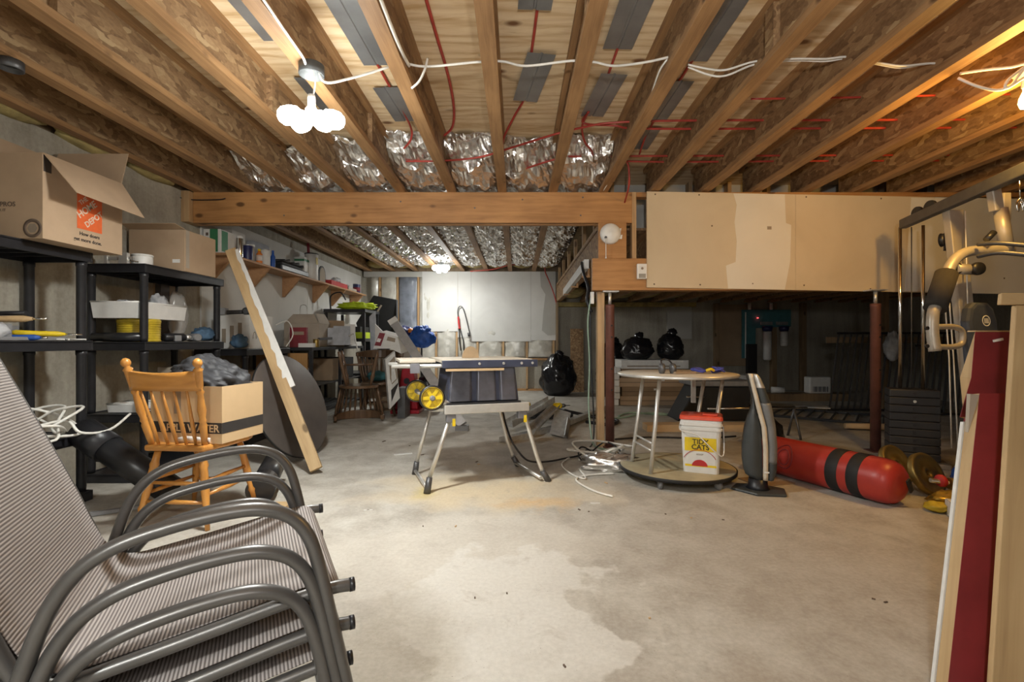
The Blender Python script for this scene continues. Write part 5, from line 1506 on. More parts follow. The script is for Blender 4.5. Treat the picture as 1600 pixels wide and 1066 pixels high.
# body: flares to the base, with vertical ribs
body = [(-0.24, -0.25), (0.24, -0.25), (0.24, 0.22), (-0.24, 0.22)]
lo = [W(x * 1.07, y * 1.02, 0.595) for x, y in body]; hi = [W(x * 0.94, y, 0.865) for x, y in body]
MB().add(lo + hi, [(3, 2, 1, 0), (4, 5, 6, 7), (0, 1, 5, 4), (1, 2, 6, 5), (2, 3, 7, 6), (3, 0, 4, 7)]).build('body', 'saw_navy', t, bev=0.01)
for u0, u1 in ((-0.235, -0.10), (-0.045, 0.075), (0.12, 0.225)):
    vs = [W(u0 * 1.04, -0.272, 0.60), W(u1 * 1.04, -0.272, 0.60), W(u1 * 0.95, -0.263, 0.855), W(u0 * 0.95, -0.263, 0.855), W(u0 * 1.0 - 0.012, -0.25, 0.60), W(u1 * 1.0 + 0.02, -0.25, 0.60), W(u1 * 0.95 + 0.012, -0.248, 0.86), W(u0 * 0.95 - 0.012, -0.248, 0.86)]
    MB().add(vs, [(0, 1, 2, 3), (0, 4, 5, 1), (1, 5, 6, 2), (2, 6, 7, 3), (3, 7, 4, 0), (4, 7, 6, 5)]).build('body_panel', 'saw_panel', t, bev=0.006)
MB().box((-0.265, -0.28, 0.583), (0.265, 0.24, 0.5945), M).build('base_pan', 'black_plastic', t, bev=0.004)
# blade guard
Mb = M @ Matrix.Translation((-0.045, -0.03, 0.891)) @ Matrix.Rotation(math.pi / 2, 4, 'X')
arcp = [(0.062 * math.cos(a), 0.085 * math.sin(a)) for a in [math.pi * k / 14 for k in range(15)]]
MB().prism(arcp, -0.010, 0.010, Mb).build('blade_guard', 'sawdust_brown', t)
# stand
for v in (-0.22, 0.20):
    MB().tube([W(-0.36, v, 0.555), W(0.33, v, 0.555)], 0.022, 12).build('stand_rail', 'aluminium', t)
MB().box((-0.28, -0.292, 0.520), (0.325, -0.25, 0.582), M).build('platform', 'aluminium', t, bev=0.006)
MB().box((-0.28, 0.20, 0.520), (0.325, 0.24, 0.582), M).build('platform', 'aluminium', t, bev=0.006)
for u in (-0.26, 0.28):
    MB().box((u, -0.249, 0.53), (u + 0.04, 0.199, 0.58), M).build('platform', 'aluminium', t)
for (u, v), (fu, fv) in (((-0.22, -0.24), (-0.375, -0.255)), ((-0.29, 0.22), (-0.41, 0.20))):
    a, b = W(u, v, 0.53), W(fu, fv, 0.10)
    MB().tube([a, b], 0.015, 12).build('leg', 'aluminium', t)
    MB().tube([b, W(fu - 0.012 if v > 0 else fu - 0.02, fv - (0.02 if v < 0 else -0.02), 0.0)], [0.02, 0.024], 10).build('foot', 'steel_dark', t)
for (u, v), (fu, fv) in (((0.29, -0.24), (0.40, -0.265)), ((0.235, 0.22), (0.325, 0.20))):
    a, m_, b = W(u, v, 0.53), W(fu - 0.015, fv, 0.20), W(fu + 0.03, fv, 0.08)
    MB().tube(smooth_path([a, a.lerp(m_, 0.8), m_, b], 4), 0.015, 12).build('leg', 'aluminium', t)
    MB().tube([b, W(fu + 0.08, fv, 0.0)], [0.02, 0.024], 10).build('foot', 'steel_dark', t)
MB().tube([W(-0.39, -0.26, 0.03), W(-0.42, 0.20, 0.03)], 0.013, 10).build('foot_bar', 'aluminium', t)
MB().tube([W(0.42, -0.265, 0.03), W(0.375, 0.20, 0.03)], 0.013, 10).build('foot_bar', 'aluminium', t)
for u, v in ((-0.23, -0.26), (0.28, -0.26), (0.24, 0.235)):
    MB().box((u - 0.035, v - 0.022, 0.465), (u + 0.03, v + 0.02, 0.519), M).build('leg_bracket', 'saw_grey', t, bev=0.005)
    MB().box((u + 0.005, v - 0.025, 0.44), (u + 0.025, v - 0.015, 0.49), M).build('latch', 'yellow', t)
MB().box((0.12, 0.16, 0.48), (0.19, 0.18, 0.53), M).build('latch', 'yellow_dull', t)
for u, v in ((-0.36, -0.27), (-0.41, 0.215)):
    Mw = M @ Matrix.Translation((u, v, 0.635)) @ Matrix.Rotation(math.pi / 2, 4, 'X')
    wh = MB().lathe([(0.068, -0.020), (0.084, -0.018), (0.086, 0), (0.084, 0.018), (0.068, 0.020), (0.068, -0.020)], 32, Mw).build('wheel_tyre', 'black_plastic', t)
    MB().lathe([(0.066, -0.016), (0.074, -0.0205), (0.074, 0.0205), (0.066, 0.016), (0.066, -0.016)], 32, Mw).build('wheel_rim', 'yellow', wh)
    MB().lathe([(0.067, -0.006), (0.067, 0.006)], 32, Mw).build('wheel_web', 'yellow_dull', wh)
    for k in range(6):
        a = math.pi / 3 * k
        MB().cbox((0.042, 0, 0), (0.05, 0.022, 0.026), Mw @ Matrix.Rotation(a, 4, 'Z')).build('wheel_spoke', 'yellow', wh)
    MB().lathe([(0.018, -0.026), (0.018, 0.030), (0.010, 0.032)], 14, Mw).build('wheel_hub', 'grey_plastic', wh)
MB().tube([W(-0.385, -0.24, 0.60), W(-0.34, -0.24, 0.555)], 0.012, 8).build('axle_arm', 'aluminium', t)
MB().tube(smooth_path([W(-0.36, -0.24, 0.632), W(-0.27, -0.245, 0.60), W(-0.2, -0.24, 0.555)], 4), 0.02, 10).build('axle_arm', 'aluminium', t)
MB().tube(smooth_path([W(-0.41, 0.19, 0.632), W(-0.3, 0.19, 0.57)], 4), 0.016, 10).build('axle_arm', 'aluminium', t)
run('extension_cord', [W(0.10, 0.1, 0.57), P(783, 640, 3.75), P(790, 662, 3.7), P(800, 690, 3.55), P(818, 715, 3.62), P(834, 722, 3.78), P(858, 721, 3.98), P(880, 717, 4.08), P(905, 712, 4.22)], 0.0075, 'black_plastic', 'black power cord trailing from the saw across the floor', 'cord')

# ================================================================= metal channel scraps on the floor behind the saw
def channel(label, a, b, w=0.09, h=0.045, roll=0.0, mat='galvanised'):
    a = Vector(a); b = Vector(b)
    t = thing('metal_channel', label, 'metal channel', (a + b) / 2, 0, 'sheet-metal channel scraps')
    d = (b - a).normalized(); s = d.cross(Vector((0, 0, 1))).normalized(); n = s.cross(d)
    R = Matrix.Rotation(roll, 3, d); s = R @ s; n = R @ n
    poly = [(-w / 2, 0), (w / 2, 0), (w / 2, h), (w / 2 - 0.004, h), (w / 2 - 0.004, 0.004), (-w / 2 + 0.004, 0.004), (-w / 2 + 0.004, h), (-w / 2, h)]
    vs = [p + s * x + n * y for p in (a, b) for x, y in poly]
    k = len(poly)
    MB().add(vs, [tuple(range(k)), tuple(reversed(range(k, 2 * k)))] + [(i, (i + 1) % k, k + (i + 1) % k, k + i) for i in range(k)]).build('channel', mat, t)
    return t
G = lambda x, y: P(x, y, H * F / (y - 532))
def G2(x, y, z):
    return P(x, y, (H - z) * F / (y - 532))
channel('longest metal channel lying closest to the saw legs', G2(785, 692, 0.002), G2(884, 668, 0.002), 0.085, 0.05, 0.0)
channel('metal channel sloping up from the pile left side', G2(795, 668, 0.07), G2(862, 629, 0.22), 0.10, 0.08, 0.0)
channel('short bright metal channel on top of the pile', G2(828, 676, 0.06), G2(868, 636, 0.20), 0.09, 0.07, 0.5)
channel('bent metal channel reaching right toward the post', G2(884, 658, 0.09), G2(944, 634, 0.07), 0.11, 0.05, 3.0)
t = thing('metal_box', 'bent pale sheet-metal box in the scrap pile', 'metal box', G(872, 685))
pts = [G2(858, 678, 0.03), G2(882, 684, 0.01), G2(888, 652, 0.13), G2(866, 645, 0.15)]
MB().add(pts + [p + Vector((0.05, 0.14, 0.03)) for p in pts], [(0, 1, 2, 3), (7, 6, 5, 4), (0, 1, 5, 4), (1, 2, 6, 5), (2, 3, 7, 6), (3, 0, 4, 7)]).build('body', 'galvanised', t, bev=0.004)
MB().bar(G2(884, 684, 0.01), G2(889, 655, 0.13), 0.06, 0.012, (0.3, -1, 0)).build('flange', 'plate_grey', t)
# hose and yellow drill behind the saw
pts = []
for k in range(26):
    a = k * 0.72
    pts.append(Vector((0.36 + (0.34 + 0.03 * math.sin(k)) * math.cos(a), 6.3 + (0.28 + 0.03 * math.cos(k * 2)) * math.sin(a), 0.02 + 0.004 * k + 0.01 * math.sin(k * 1.3))))
pts += [Vector((0.95, 6.2, 0.04)), Vector((1.25, 6.0, 0.02)), Vector((1.1, 5.7, 0.02)), Vector((0.85, 5.9, 0.02))]
tag(MB().tube(smooth_path(pts, 5), 0.02, 8).build('black_hose', 'black_plastic'), 'coil of black hose on the floor behind the saw', 'hose')
drill('cordless_drill', 'yellow drill lying on the hose coil behind the saw', (0.50, 6.25, 0.125), 0.3, 'yellow', 1.2, 'steel_dark')
drill('cordless_drill', 'small yellow and black tool beside the saw body on the hose', (0.10, 6.45, 0.125), 2.0, 'yellow_dull', 1.2, 'steel_dark')
# loose chips and offcuts on the concrete
rnd = random.Random(12)
chips = [(712, 823, 0.02), (661, 823, 0.008), (905, 797, 0.02), (920, 800, 0.008), (748, 726, 0.025), (745, 722, 0.03), (660, 711, 0.03), (640, 697, 0.02), (947, 755, 0.03), (792, 928, 0.007), (742, 935, 0.007), (882, 1042, 0.012), (1015, 967, 0.008), (600, 690, 0.05), (575, 798, 0.015), (1130, 813, 0.014), (1080, 810, 0.012), (1365, 937, 0.012), (1384, 942, 0.015), (1040, 804, 0.01)]
CHIP_LABELS = ['dark elongated chip on the pale floor straight in front of the saw', 'tiny dark crumb left of the elongated chip before the saw', 'dark sliver on the floor between the sawdust and the round cart', 'dark crumb just right of the sliver by the sawdust', 'dark offcut lying under the saw, right of two', 'dark offcut lying under the saw, left of two', 'dark scrap on the floor left of the saw legs', 'small scrap on the floor behind the left saw leg', 'tan scrap on the floor in front of the foil wrapping', 'small dark pebble on the pale patch, right of two', 'small dark pebble on the pale patch, left of two', 'dark splinter lowest in view at the centre of the floor', 'lone dark crumb right of the pale floor patch', 'long thin scrap on the floor toward the captain chairs', 'small scrap on the floor left of the sawdust', 'dark crumb on the floor in front of the tower heater', 'dark crumb on the floor in front of the caster board', 'dark crumb on the bare right floor, left of two', 'dark crumb on the bare right floor, right of two', 'tiny crumb on the floor left of the caster board front']
for k, (x, y, L) in enumerate(chips):
    p = G(x, y); a = rnd.uniform(0, 3)
    MBc = MB().cbox((0, 0, 0.0025), (L, max(0.005, L * 0.35), 0.005), yaw(p, a))
    tag(MBc.build('floor_chip', 'ink_brown' if k % 4 else 'cardboard_tan'), CHIP_LABELS[k], 'debris', 'loose chips on the floor')
for k, (x, y, L, lb) in enumerate(((630, 710, 0.16, 'pale torn paper strip on the floor left of the saw'), (575, 798, 0.05, 'small white paper scrap on the floor left of centre'), (930, 787, 0.06, 'white paper scrap on the floor right of the sawdust'))):
    tag(MB().cbox((0, 0, 0.002), (L, L * 0.22, 0.004), yaw(G(x, y), 0.35 - 0.2 * k)).build('paper_scrap', 'white_paint'), lb, 'paper')

# ================================================================= posts, switch, detector
def telepost(label, x, y, ztop, r=0.042):
    t = thing('steel_post', label, 'post', (x, y, 0))
    M = Matrix.Translation((x, y, 0))
    MB().box((x - 0.065, y - 0.065, 0), (x + 0.065, y + 0.065, 0.008)).build('base_plate', 'post_red', t)
    MB().lathe([(r, 0.008), (r, ztop - 0.16), (r * 1.05, ztop - 0.155), (r * 1.05, ztop - 0.13)], 22, M).build('tube', 'post_red', t)
    MB().lathe([(0.016, ztop - 0.13), (0.016, ztop - 0.012)], 12, M).build('screw_jack', 'galvanised', t)
    MB().box((x - 0.075, y - 0.055, ztop - 0.012), (x + 0.075, y + 0.055, ztop - 0.001)).build('head_plate', 'galvanised', t)
    for z in (0.55, 0.75, 1.05, 1.16):
        MB().lathe([(0.009, 0), (0.009, 0.003)], 10, Matrix.Translation((x + 0.01, y - r - 0.0005, z)) @ Matrix.Rotation(math.pi / 2, 4, 'X')).build('pin_hole', 'black_matte', t)
    return t
telepost('rust-red steel post beside the timber stud under the header', 0.885, 4.58, 1.49)
telepost('rust-red steel post further right, behind the red punching bag', 3.30, 4.42, 1.487)
t = tag(MB().box((0.77, 4.60, 0), (0.838, 4.69, 1.489)).build('timber_stud', 'lumber_z', bev=0.003), 'pale timber stud standing against the left steel post', 'stud')
# pull-chain lampholder
t = thing('pull_switch', 'round white pull-chain lampholder on the timber block', 'light fixture', (0.875, DB - 0.05, 1.93))
Mq = Matrix.Translation((0.875, DB - 0.0125, 2.02)) @ Matrix.Rotation(math.pi / 2, 4, 'X')
MB().lathe([(0.098, 0), (0.098, 0.02), (0.088, 0.045), (0.05, 0.062), (0.0, 0.066)], 30, Mq).build('dome', 'white_plastic', t)
MB().lathe([(0.012, 0), (0.012, 0.01)], 12, Matrix.Translation((0.822, DB - 0.075, 1.975)) @ Matrix.Rotation(math.pi / 2, 4, 'X')).build('chain_eye', 'steel_dark', t)
MB().tube([(0.822, DB - 0.083, 1.968), (0.823, DB - 0.083, 1.80)], 0.004, 6).build('pull_cord', 'white_plastic', t)
MB().lathe([(0.003, 0.02), (0.009, 0.0), (0.0, -0.002)], 10, Matrix.Translation((0.823, DB - 0.083, 1.78))).build('cord_bell', 'white_plastic', t)
for a, b in ((0.955, 2.06), (0.965, 2.0)):
    MB().prism([(a - 0.02, b), (a + 0.02, b + 0.01), (a + 0.015, b - 0.03), (a - 0.02, b - 0.03)], DB - 0.04, DB - 0.03, axis=1).build('broken_tab', 'white_plastic', t)
t = thing('gas_detector', 'small white alarm unit screwed to the bulkhead header', 'detector', (1.155, DB - 0.05, 1.60))
MB().box((1.118, DB - 0.066, 1.592), (1.210, DB - 0.0305, 1.735)).build('case', 'white_plastic', t, bev=0.008)
MB().box((1.132, DB - 0.0675, 1.60), (1.196, DB - 0.0662, 1.64)).build('grille', 'plate_grey', t)
MB().box((1.135, DB - 0.0675, 1.655), (1.193, DB - 0.0662, 1.715)).build('face_plate', 'white_paint', t)
MB().lathe([(0.012, 0), (0.010, 0.004)], 12, Matrix.Translation((1.164, DB - 0.0676, 1.69)) @ Matrix.Rotation(math.pi / 2, 4, 'X')).build('test_button', 'ink_grey', t)
# white strip and wires along the rim board
t = thing('white_trim_board', 'white board propped along the raised floor rim', 'board', (0.72, 6.2, 1.75))
MB().bar((0.745, 5.15, 1.84), (0.735, 7.4, 1.76), 0.05, 0.10).build('board', 'white_paint', t)
for y in (5.2, 6.2, 7.2):
    MB().box((0.70, y - 0.01, 1.70), (0.79, y + 0.01, 1.72)).build('peg', 'lumber_x', t)
    MB().box((0.765, y - 0.01, 1.7205), (0.79, y + 0.01, 1.80)).build('peg', 'lumber_x', t)
run('wire_bundle', [(0.70, 5.2, 1.86), (0.69, 4.98, 1.72), (0.72, 4.85, 1.55), (0.70, 4.8, 1.42), (0.74, 4.78, 1.3)], 0.016, 'black_plastic', 'black wire bundle hanging behind the header end', 'wire')
run('extension_cord', [(0.735, 4.76, 1.46), (0.70, 4.75, 1.2), (0.715, 4.74, 0.8), (0.70, 4.70, 0.4), (0.715, 4.62, 0.1), (0.74, 4.5, 0.02), (0.85, 4.38, 0.02), (0.82, 4.25, 0.03)], 0.008, 'cord_green', 'pale green extension cord hanging down left of the timber stud', 'cord')
run('extension_cord', [(0.735, 4.82, 1.3), (0.735, 4.81, 0.9), (0.755, 4.80, 0.5), (0.76, 4.75, 0.15), (0.72, 4.6, 0.03), (0.62, 4.35, 0.02), (0.55, 4.2, 0.015)], 0.007, 'black_plastic', 'dark cord hanging just behind the pale green cord', 'cord')
carton('power_adapter', 'white plug block hanging from the header end', 'plug', (0.705, 4.58, 1.37), (0.735, 4.63, 1.485), 'white_plastic')
# tangle on the floor by the post
def tangle(c, rx, ry, n, seed, zamp):
    rn = random.Random(seed); pts = []
    for k in range(n):
        a = k * 1.05 + rn.uniform(-0.4, 0.4); r = rn.uniform(0.45, 1.0)
        pts.append(Vector((c[0] + rx * r * math.cos(a), c[1] + ry * r * math.sin(a), 0.012 + zamp * abs(rn.random()) * (1 if 1 < k < n - 2 else 0))))
    return smooth_path(pts, 6)
tag(MB().tube(tangle((0.72, 4.05), 0.30, 0.26, 16, 3, 0.16), 0.009, 7).build('cable_tangle', 'cable_white'), 'tangle of thick white cable on the floor by the left post', 'cable')
tag(MB().tube(tangle((0.68, 4.12), 0.22, 0.2, 10, 8, 0.12), 0.007, 7).build('cable_tangle', 'black_plastic'), 'black cord knotted in the white cable tangle', 'cable')
t = thing('power_strip', 'power strip half under the white cable tangle', 'power strip', (0.7, 3.9, 0.0))
MB().box((0.56, 3.86, 0.0), (0.84, 3.92, 0.045)).build('body', 'grey_plastic', t, bev=0.006)
MB().box((0.60, 3.87, 0.0455), (0.66, 3.91, 0.055)).build('plug', 'black_plastic', t)
tag(rag((0.76, 3.80, 0.045), (0.46, 0.22, 0.14), 33, 0.5, 30, 18, fl=0.1, fine=0.35).build('foil_wrapping', 'foil'), 'crumpled shiny foil wrapping on the floor beside the round cart', 'foil')
run('electric_cable', [G2(905, 733, 0.01), G2(915, 748, 0.01), G2(893, 741, 0.01), G2(878, 725, 0.01), G2(900, 712, 0.01), G2(935, 716, 0.01)], 0.006, 'cable_white', 'thin pale cord looped on the floor left of the foil', 'cable')
run('electric_cable', [G2(958, 776, 0.01), G2(930, 768, 0.01), G2(905, 755, 0.01), G2(902, 747, 0.01), G2(925, 742, 0.01), G2(960, 740, 0.01)], 0.007, 'cable_white', 'white cord curling on the floor in front of the foil', 'cable')

# ================================================================= round table standing on a round caster board
TC = Vector((1.195, 3.60, 0))
t = thing('dolly_board', 'round wooden caster board with a dark rim under the metal table', 'dolly', TC)
M = Matrix.Translation(TC)
MB().lathe([(0.0, 0.066), (0.405, 0.066), (0.412, 0.070), (0.412, 0.082), (0.405, 0.086), (0.0, 0.086)], 64, M).build('board', 'dolly_wood', t)
MB().lathe([(0.407, 0.058), (0.418, 0.060), (0.420, 0.082), (0.413, 0.0845)], 64, M, cap=False).build('rim', 'black_matte', t)
for a in (4.1, 5.2, 0.5, 1.8, 2.9):
    p = TC + Vector((0.375 * math.cos(a), 0.375 * math.sin(a), 0))
    w = MB().lathe([(0.0, -0.012), (0.026, -0.012), (0.030, -0.007), (0.030, 0.007), (0.026, 0.012), (0.0, 0.012)], 16, Matrix.Translation((p.x, p.y, 0.030)) @ Matrix.Rotation(0.4 * a, 4, 'Z') @ Matrix.Rotation(math.pi / 2, 4, 'X')).build('caster_wheel', 'grey_plastic', t)
    MB().box((p.x - 0.02, p.y - 0.02, 0.045), (p.x + 0.02, p.y + 0.02, 0.0655)).build('caster_fork', 'steel_dark', t)
t = thing('metal_table', 'round grey-topped table with slanting tube legs on the caster board', 'table', TC + Vector((0, 0, 0.087)))
MB().lathe([(0.0, 0.755), (0.41, 0.755), (0.425, 0.760), (0.428, 0.768), (0.425, 0.776), (0.0, 0.778)], 64, M).build('tabletop', 'saw_table', t)
MB().lathe([(0.429, 0.757), (0.434, 0.760), (0.434, 0.774), (0.429, 0.777)], 64, M, cap=False).build('edge_band', 'aluminium', t)
legs = [((0.885, 3.70), (0.98, 3.72)), ((0.935, 3.36), (1.01, 3.40)), ((1.375, 3.80), (1.50, 3.83)), ((1.44, 3.58), (1.545, 3.60))]
for (x, y), (x2, y2) in legs:
    MB().tube([(x, y, 0.087), (x2, y2, 0.755)], 0.0145, 12).build('leg', 'aluminium', t)
for z_ in (0.24, 0.29):
    k = (z_ - 0.087) / 0.668
    for i, j in ((0, 1), (2, 3)):
        a = Vector((*legs[i][0], 0.087)).lerp(Vector((*legs[i][1], 0.755)), k); b = Vector((*legs[j][0], 0.087)).lerp(Vector((*legs[j][1], 0.755)), k)
        MB().tube([a, b], 0.008, 8).build('rung', 'aluminium', t)
MB().box((1.40, 3.84, 0.52), (1.43, 3.87, 0.754)).build('bracket', 'aluminium', t)
# straps and goggles on the table
def strap(c, s, seed, n=9):
    rn = random.Random(seed); pts = []
    for k in range(n):
        a = k * 1.9
        pts.append(Vector((c[0] + s * math.cos(a) * rn.uniform(0.5, 1), c[1] + s * 0.7 * math.sin(a) * rn.uniform(0.5, 1), c[2] + 0.012 + 0.03 * rn.random())))
    return MB().tube(smooth_path(pts, 6), 0.008, 6, flat=1.6)
tag(strap((1.335, 3.52, 0.779), 0.055, 2).build('ratchet_strap', 'strap_blue'), 'blue strap bundled on the table, left of two', 'strap')
tag(strap((1.475, 3.53, 0.779), 0.055, 5).build('ratchet_strap', 'strap_blue'), 'blue strap bundled on the table, right of two', 'strap')
tag(MB().tube(smooth_path([(1.37, 3.48, 0.80), (1.40, 3.47, 0.812), (1.43, 3.49, 0.80)], 4), 0.010, 8).build('yellow_strip', 'yellow'), 'yellow webbing end between the two blue straps', 'strap')
t = thing('ear_muffs', 'dark ear muffs lying on the round table', 'ear muffs', (1.10, 3.52, 0.779))
for x in (1.055, 1.135):
    MB().lathe([(0.0, -0.018), (0.035, -0.016), (0.04, 0), (0.035, 0.016), (0.0, 0.018)], 16, Matrix.Translation((x, 3.50, 0.815)) @ Matrix.Rotation(math.pi / 2, 4, 'Y')).build('cup', 'steel_dark', t)
MB().tube(smooth_path([(1.055, 3.50, 0.84), (1.065, 3.55, 0.87), (1.095, 3.57, 0.88), (1.125, 3.55, 0.87), (1.135, 3.50, 0.84)], 4), 0.006, 6).build('headband', 'black_plastic', t)
tag(MB().cbox((0, 0, 0.008), (0.16, 0.07, 0.016), yaw((1.21, 3.49, 0.779), 0.2)).build('wood_offcut', 'cardboard_dark'), 'thin wood offcut lying on the round table', 'offcut')

# cat-litter pail
BR = math.radians(-22)
bc = Vector((1.325, 3.455, 0.087))
t = thing('plastic_pail', 'square white plastic pail with a red lid and yellow label', 'pail', bc, BR)
M = yaw(bc, BR)
def rring(a, b, z, r=0.03):
    out = []
    for cxx, cyy, a0 in ((a - r, b - r, 0), (-a + r, b - r, 90), (-a + r, -b + r, 180), (a - r, -b + r, 270)):
        for k in range(4):
            an = math.radians(a0 + 30 * k)
            out.append(M @ Vector((cxx + r * math.cos(an), cyy + r * math.sin(an), z)))
    return out
def rbox(levels, name, mat, cap=True):
    vs = []; fs = []
    for a, b, z in levels: vs += rring(a, b, z)
    n = 16
    for i in range(len(levels) - 1):
        for k in range(n):
            l = (k + 1) % n
            fs.append((i * n + k, i * n + l, (i + 1) * n + l, (i + 1) * n + k))
    fs.append(tuple(reversed(range(n)))); fs.append(tuple((len(levels) - 1) * n + k for k in range(n)))
    return MB().add(vs, fs, True).build(name, mat, t)
o = rbox([(0.118, 0.093, 0.0), (0.132, 0.105, 0.30), (0.132, 0.105, 0.301), (0.140, 0.112, 0.302), (0.141, 0.113, 0.318), (0.133, 0.106, 0.319), (0.133, 0.106, 0.333), (0.142, 0.114, 0.334), (0.142, 0.114, 0.352), (0.136, 0.108, 0.353), (0.137, 0.109, 0.372)], 'body', 'white_plastic')
for p in o.data.polygons: p.use_smooth = False
o = rbox([(0.140, 0.112, 0.373), (0.144, 0.116, 0.376), (0.143, 0.115, 0.395), (0.135, 0.107, 0.402), (0.0, 0.0, 0.402)][:4], 'lid', 'lid_red')
for p in o.data.polygons: p.use_smooth = False
MB().cbox((0, 0, 0), (0.10, 0.09, 0.012), M @ Matrix.Translation((0.06, -0.03, 0.409))).build('pour_flap', 'lid_red', t, bev=0.004)
def on_front(x0, x1, z0, z1, off=0.0012):
    # front face leans outwards: y = -(0.093 + 0.012 z/0.3)
    yy = lambda z: -(0.0932 + 0.012 * z / 0.30) - off
    return [M @ Vector((x0, yy(z0), z0)), M @ Vector((x1, yy(z0), z0)), M @ Vector((x1, yy(z1), z1)), M @ Vector((x0, yy(z1), z1))]
flap('label_yellow', on_front(-0.108, 0.10, 0.155, 0.25), 'yellow', 0.0006, t)
flap('label_strip', on_front(-0.105, 0.10, 0.045, 0.06), 'yellow', 0.0006, t)
for k in range(10):
    a0, a1 = math.pi * k / 10, math.pi * (k + 1) / 10
arc_ = [(-0.008 + 0.052 * math.cos(a), 0.05 + 0.045 * math.sin(a)) for a in [math.pi * k / 12 for k in range(13)]]
yf = lambda z: -(0.0932 + 0.012 * z / 0.30) - 0.002
MB().add([M @ Vector((x, yf(z_), z_)) for x, z_ in arc_], [tuple(range(13))]).build('label_red', 'ink_red', t, solid=0.0006)
band = [(-0.008 + 0.115 * math.cos(a), 0.06 + 0.105 * math.sin(a)) for a in [math.radians(25 + 130 * k / 14) for k in range(15)]]
MB().tube([M @ Vector((x, yf(z_), z_)) for x, z_ in band], 0.0022, 5).build('label_arc', 'ink_red', t)
fr = M.to_3x3() @ Vector((1, 0, 0)); fu = M.to_3x3() @ Vector((0, -0.04, 1))
lettering('TIDY', 0.048, M @ Vector((-0.004, yf(0.205) - 0.001, 0.206)), fr, fu, 'ink_black', t, align='CENTER')
lettering('CATS', 0.048, M @ Vector((-0.004, yf(0.175) - 0.001, 0.168)), fr, fu, 'ink_black', t, align='CENTER')
lettering('SCOOP', 0.014, M @ Vector((-0.008, yf(0.115) - 0.001, 0.128)), fr, fu, 'ink_grey', t, align='CENTER')
MB().tube(smooth_path([M @ Vector((-0.145, -0.02, 0.325)), M @ Vector((-0.13, -0.135, 0.30)), M @ Vector((-0.02, -0.135, 0.27)), M @ Vector((0.10, -0.135, 0.16)), M @ Vector((0.147, -0.10, 0.15)), M @ Vector((0.146, -0.02, 0.325))], 6), 0.004, 6).build('bail_handle', 'white_plastic', t)

# ================================================================= tower heater
HC = Vector((1.635, 3.26, 0))
t = thing('tower_heater', 'curved dark tower heater with a cream stripe on a flat base', 'heater', HC, math.radians(-20))
M = yaw(HC, math.radians(-20))
base = [(-0.17, -0.04), (-0.02, -0.14), (0.16, -0.10), (0.17, 0.05), (0.03, 0.12), (-0.13, 0.08)]
MB().prism(base, 0.0, 0.018, M).build('base', 'heater_dark', t, bev=0.008)
MB().lathe([(0.075, 0.018), (0.062, 0.035), (0.058, 0.085)], 20, M).build('neck', 'black_plastic', t)
# stripe line, left lobe and right lobe measured at heights up the tower (height, x)
def lerp_tab(tab, z):
    for (z0, v0), (z1, v1) in zip(tab, tab[1:]):
        if z <= z1: return v0 + (v1 - v0) * max(0, z - z0) / (z1 - z0)
    return tab[-1][1]
T_L = [(0.085, -0.03), (0.12, -0.085), (0.22, -0.098), (0.32, -0.095), (0.42, -0.082), (0.50, -0.062), (0.56, -0.04), (0.62, -0.035), (0.80, -0.072)]
T_S = [(0.085, 0.022), (0.30, 0.022), (0.44, 0.012), (0.56, -0.018), (0.68, -0.045), (0.80, -0.072)]
T_R = [(0.085, 0.09), (0.15, 0.108), (0.32, 0.112), (0.45, 0.102), (0.58, 0.078), (0.70, 0.040), (0.77, 0.010), (0.80, -0.012)]
def shell(fa, fb, y0, y1, name, mat, za, zb, nk=22, bulge=0.018):
    vs = []; fs = []
    for i in range(nk + 1):
        z_ = za + (zb - za) * i / nk
        a, b = fa(z_), fb(z_)
        for fx, yy in ((0, y0), (0.5, y0 - bulge), (1, y0), (1, y1), (0, y1)):
            vs.append(M @ Vector((a + (b - a) * fx, yy, z_)))
    for i in range(nk):
        for q in range(5):
            l = (q + 1) % 5
            fs.append((i * 5 + q, i * 5 + l, (i + 1) * 5 + l, (i + 1) * 5 + q))
    fs.append((4, 3, 2, 1, 0)); fs.append(tuple(nk * 5 + q for q in range(5)))
    return MB().add(vs, fs, True).build(name, mat, t)
L_ = lambda z: lerp_tab(T_L, z); S_ = lambda z: lerp_tab(T_S, z); R_ = lambda z: lerp_tab(T_R, z)
shell(lambda z: min(L_(z), S_(z)), lambda z: max(S_(z), L_(z) + 0.004), -0.04, 0.06, 'left_panel', 'heater_dark', 0.085, 0.79)
shell(lambda z: S_(z) + 0.005, lambda z: S_(z) + 0.034, -0.052, -0.02, 'stripe', 'heater_stripe', 0.085, 0.795, bulge=0.006)
shell(lambda z: S_(z) + 0.035, R_, -0.04, 0.06, 'right_panel', 'heater_dark', 0.085, 0.20)
shell(lambda z: S_(z) + 0.035, R_, -0.04, 0.06, 'grille', 'heater_mid', 0.201, 0.60)
shell(lambda z: S_(z) + 0.035, R_, -0.04, 0.06, 'window', 'heater_dark', 0.601, 0.70)
shell(lambda z: S_(z) + 0.035, lambda z: max(R_(z), S_(z) + 0.045), -0.042, 0.06, 'control_cap', 'galvanised', 0.701, 0.79)
MB().box((0.03, -0.075, 0.14), (0.06, -0.0735, 0.15), M).build('badge', 'ink_white', t)

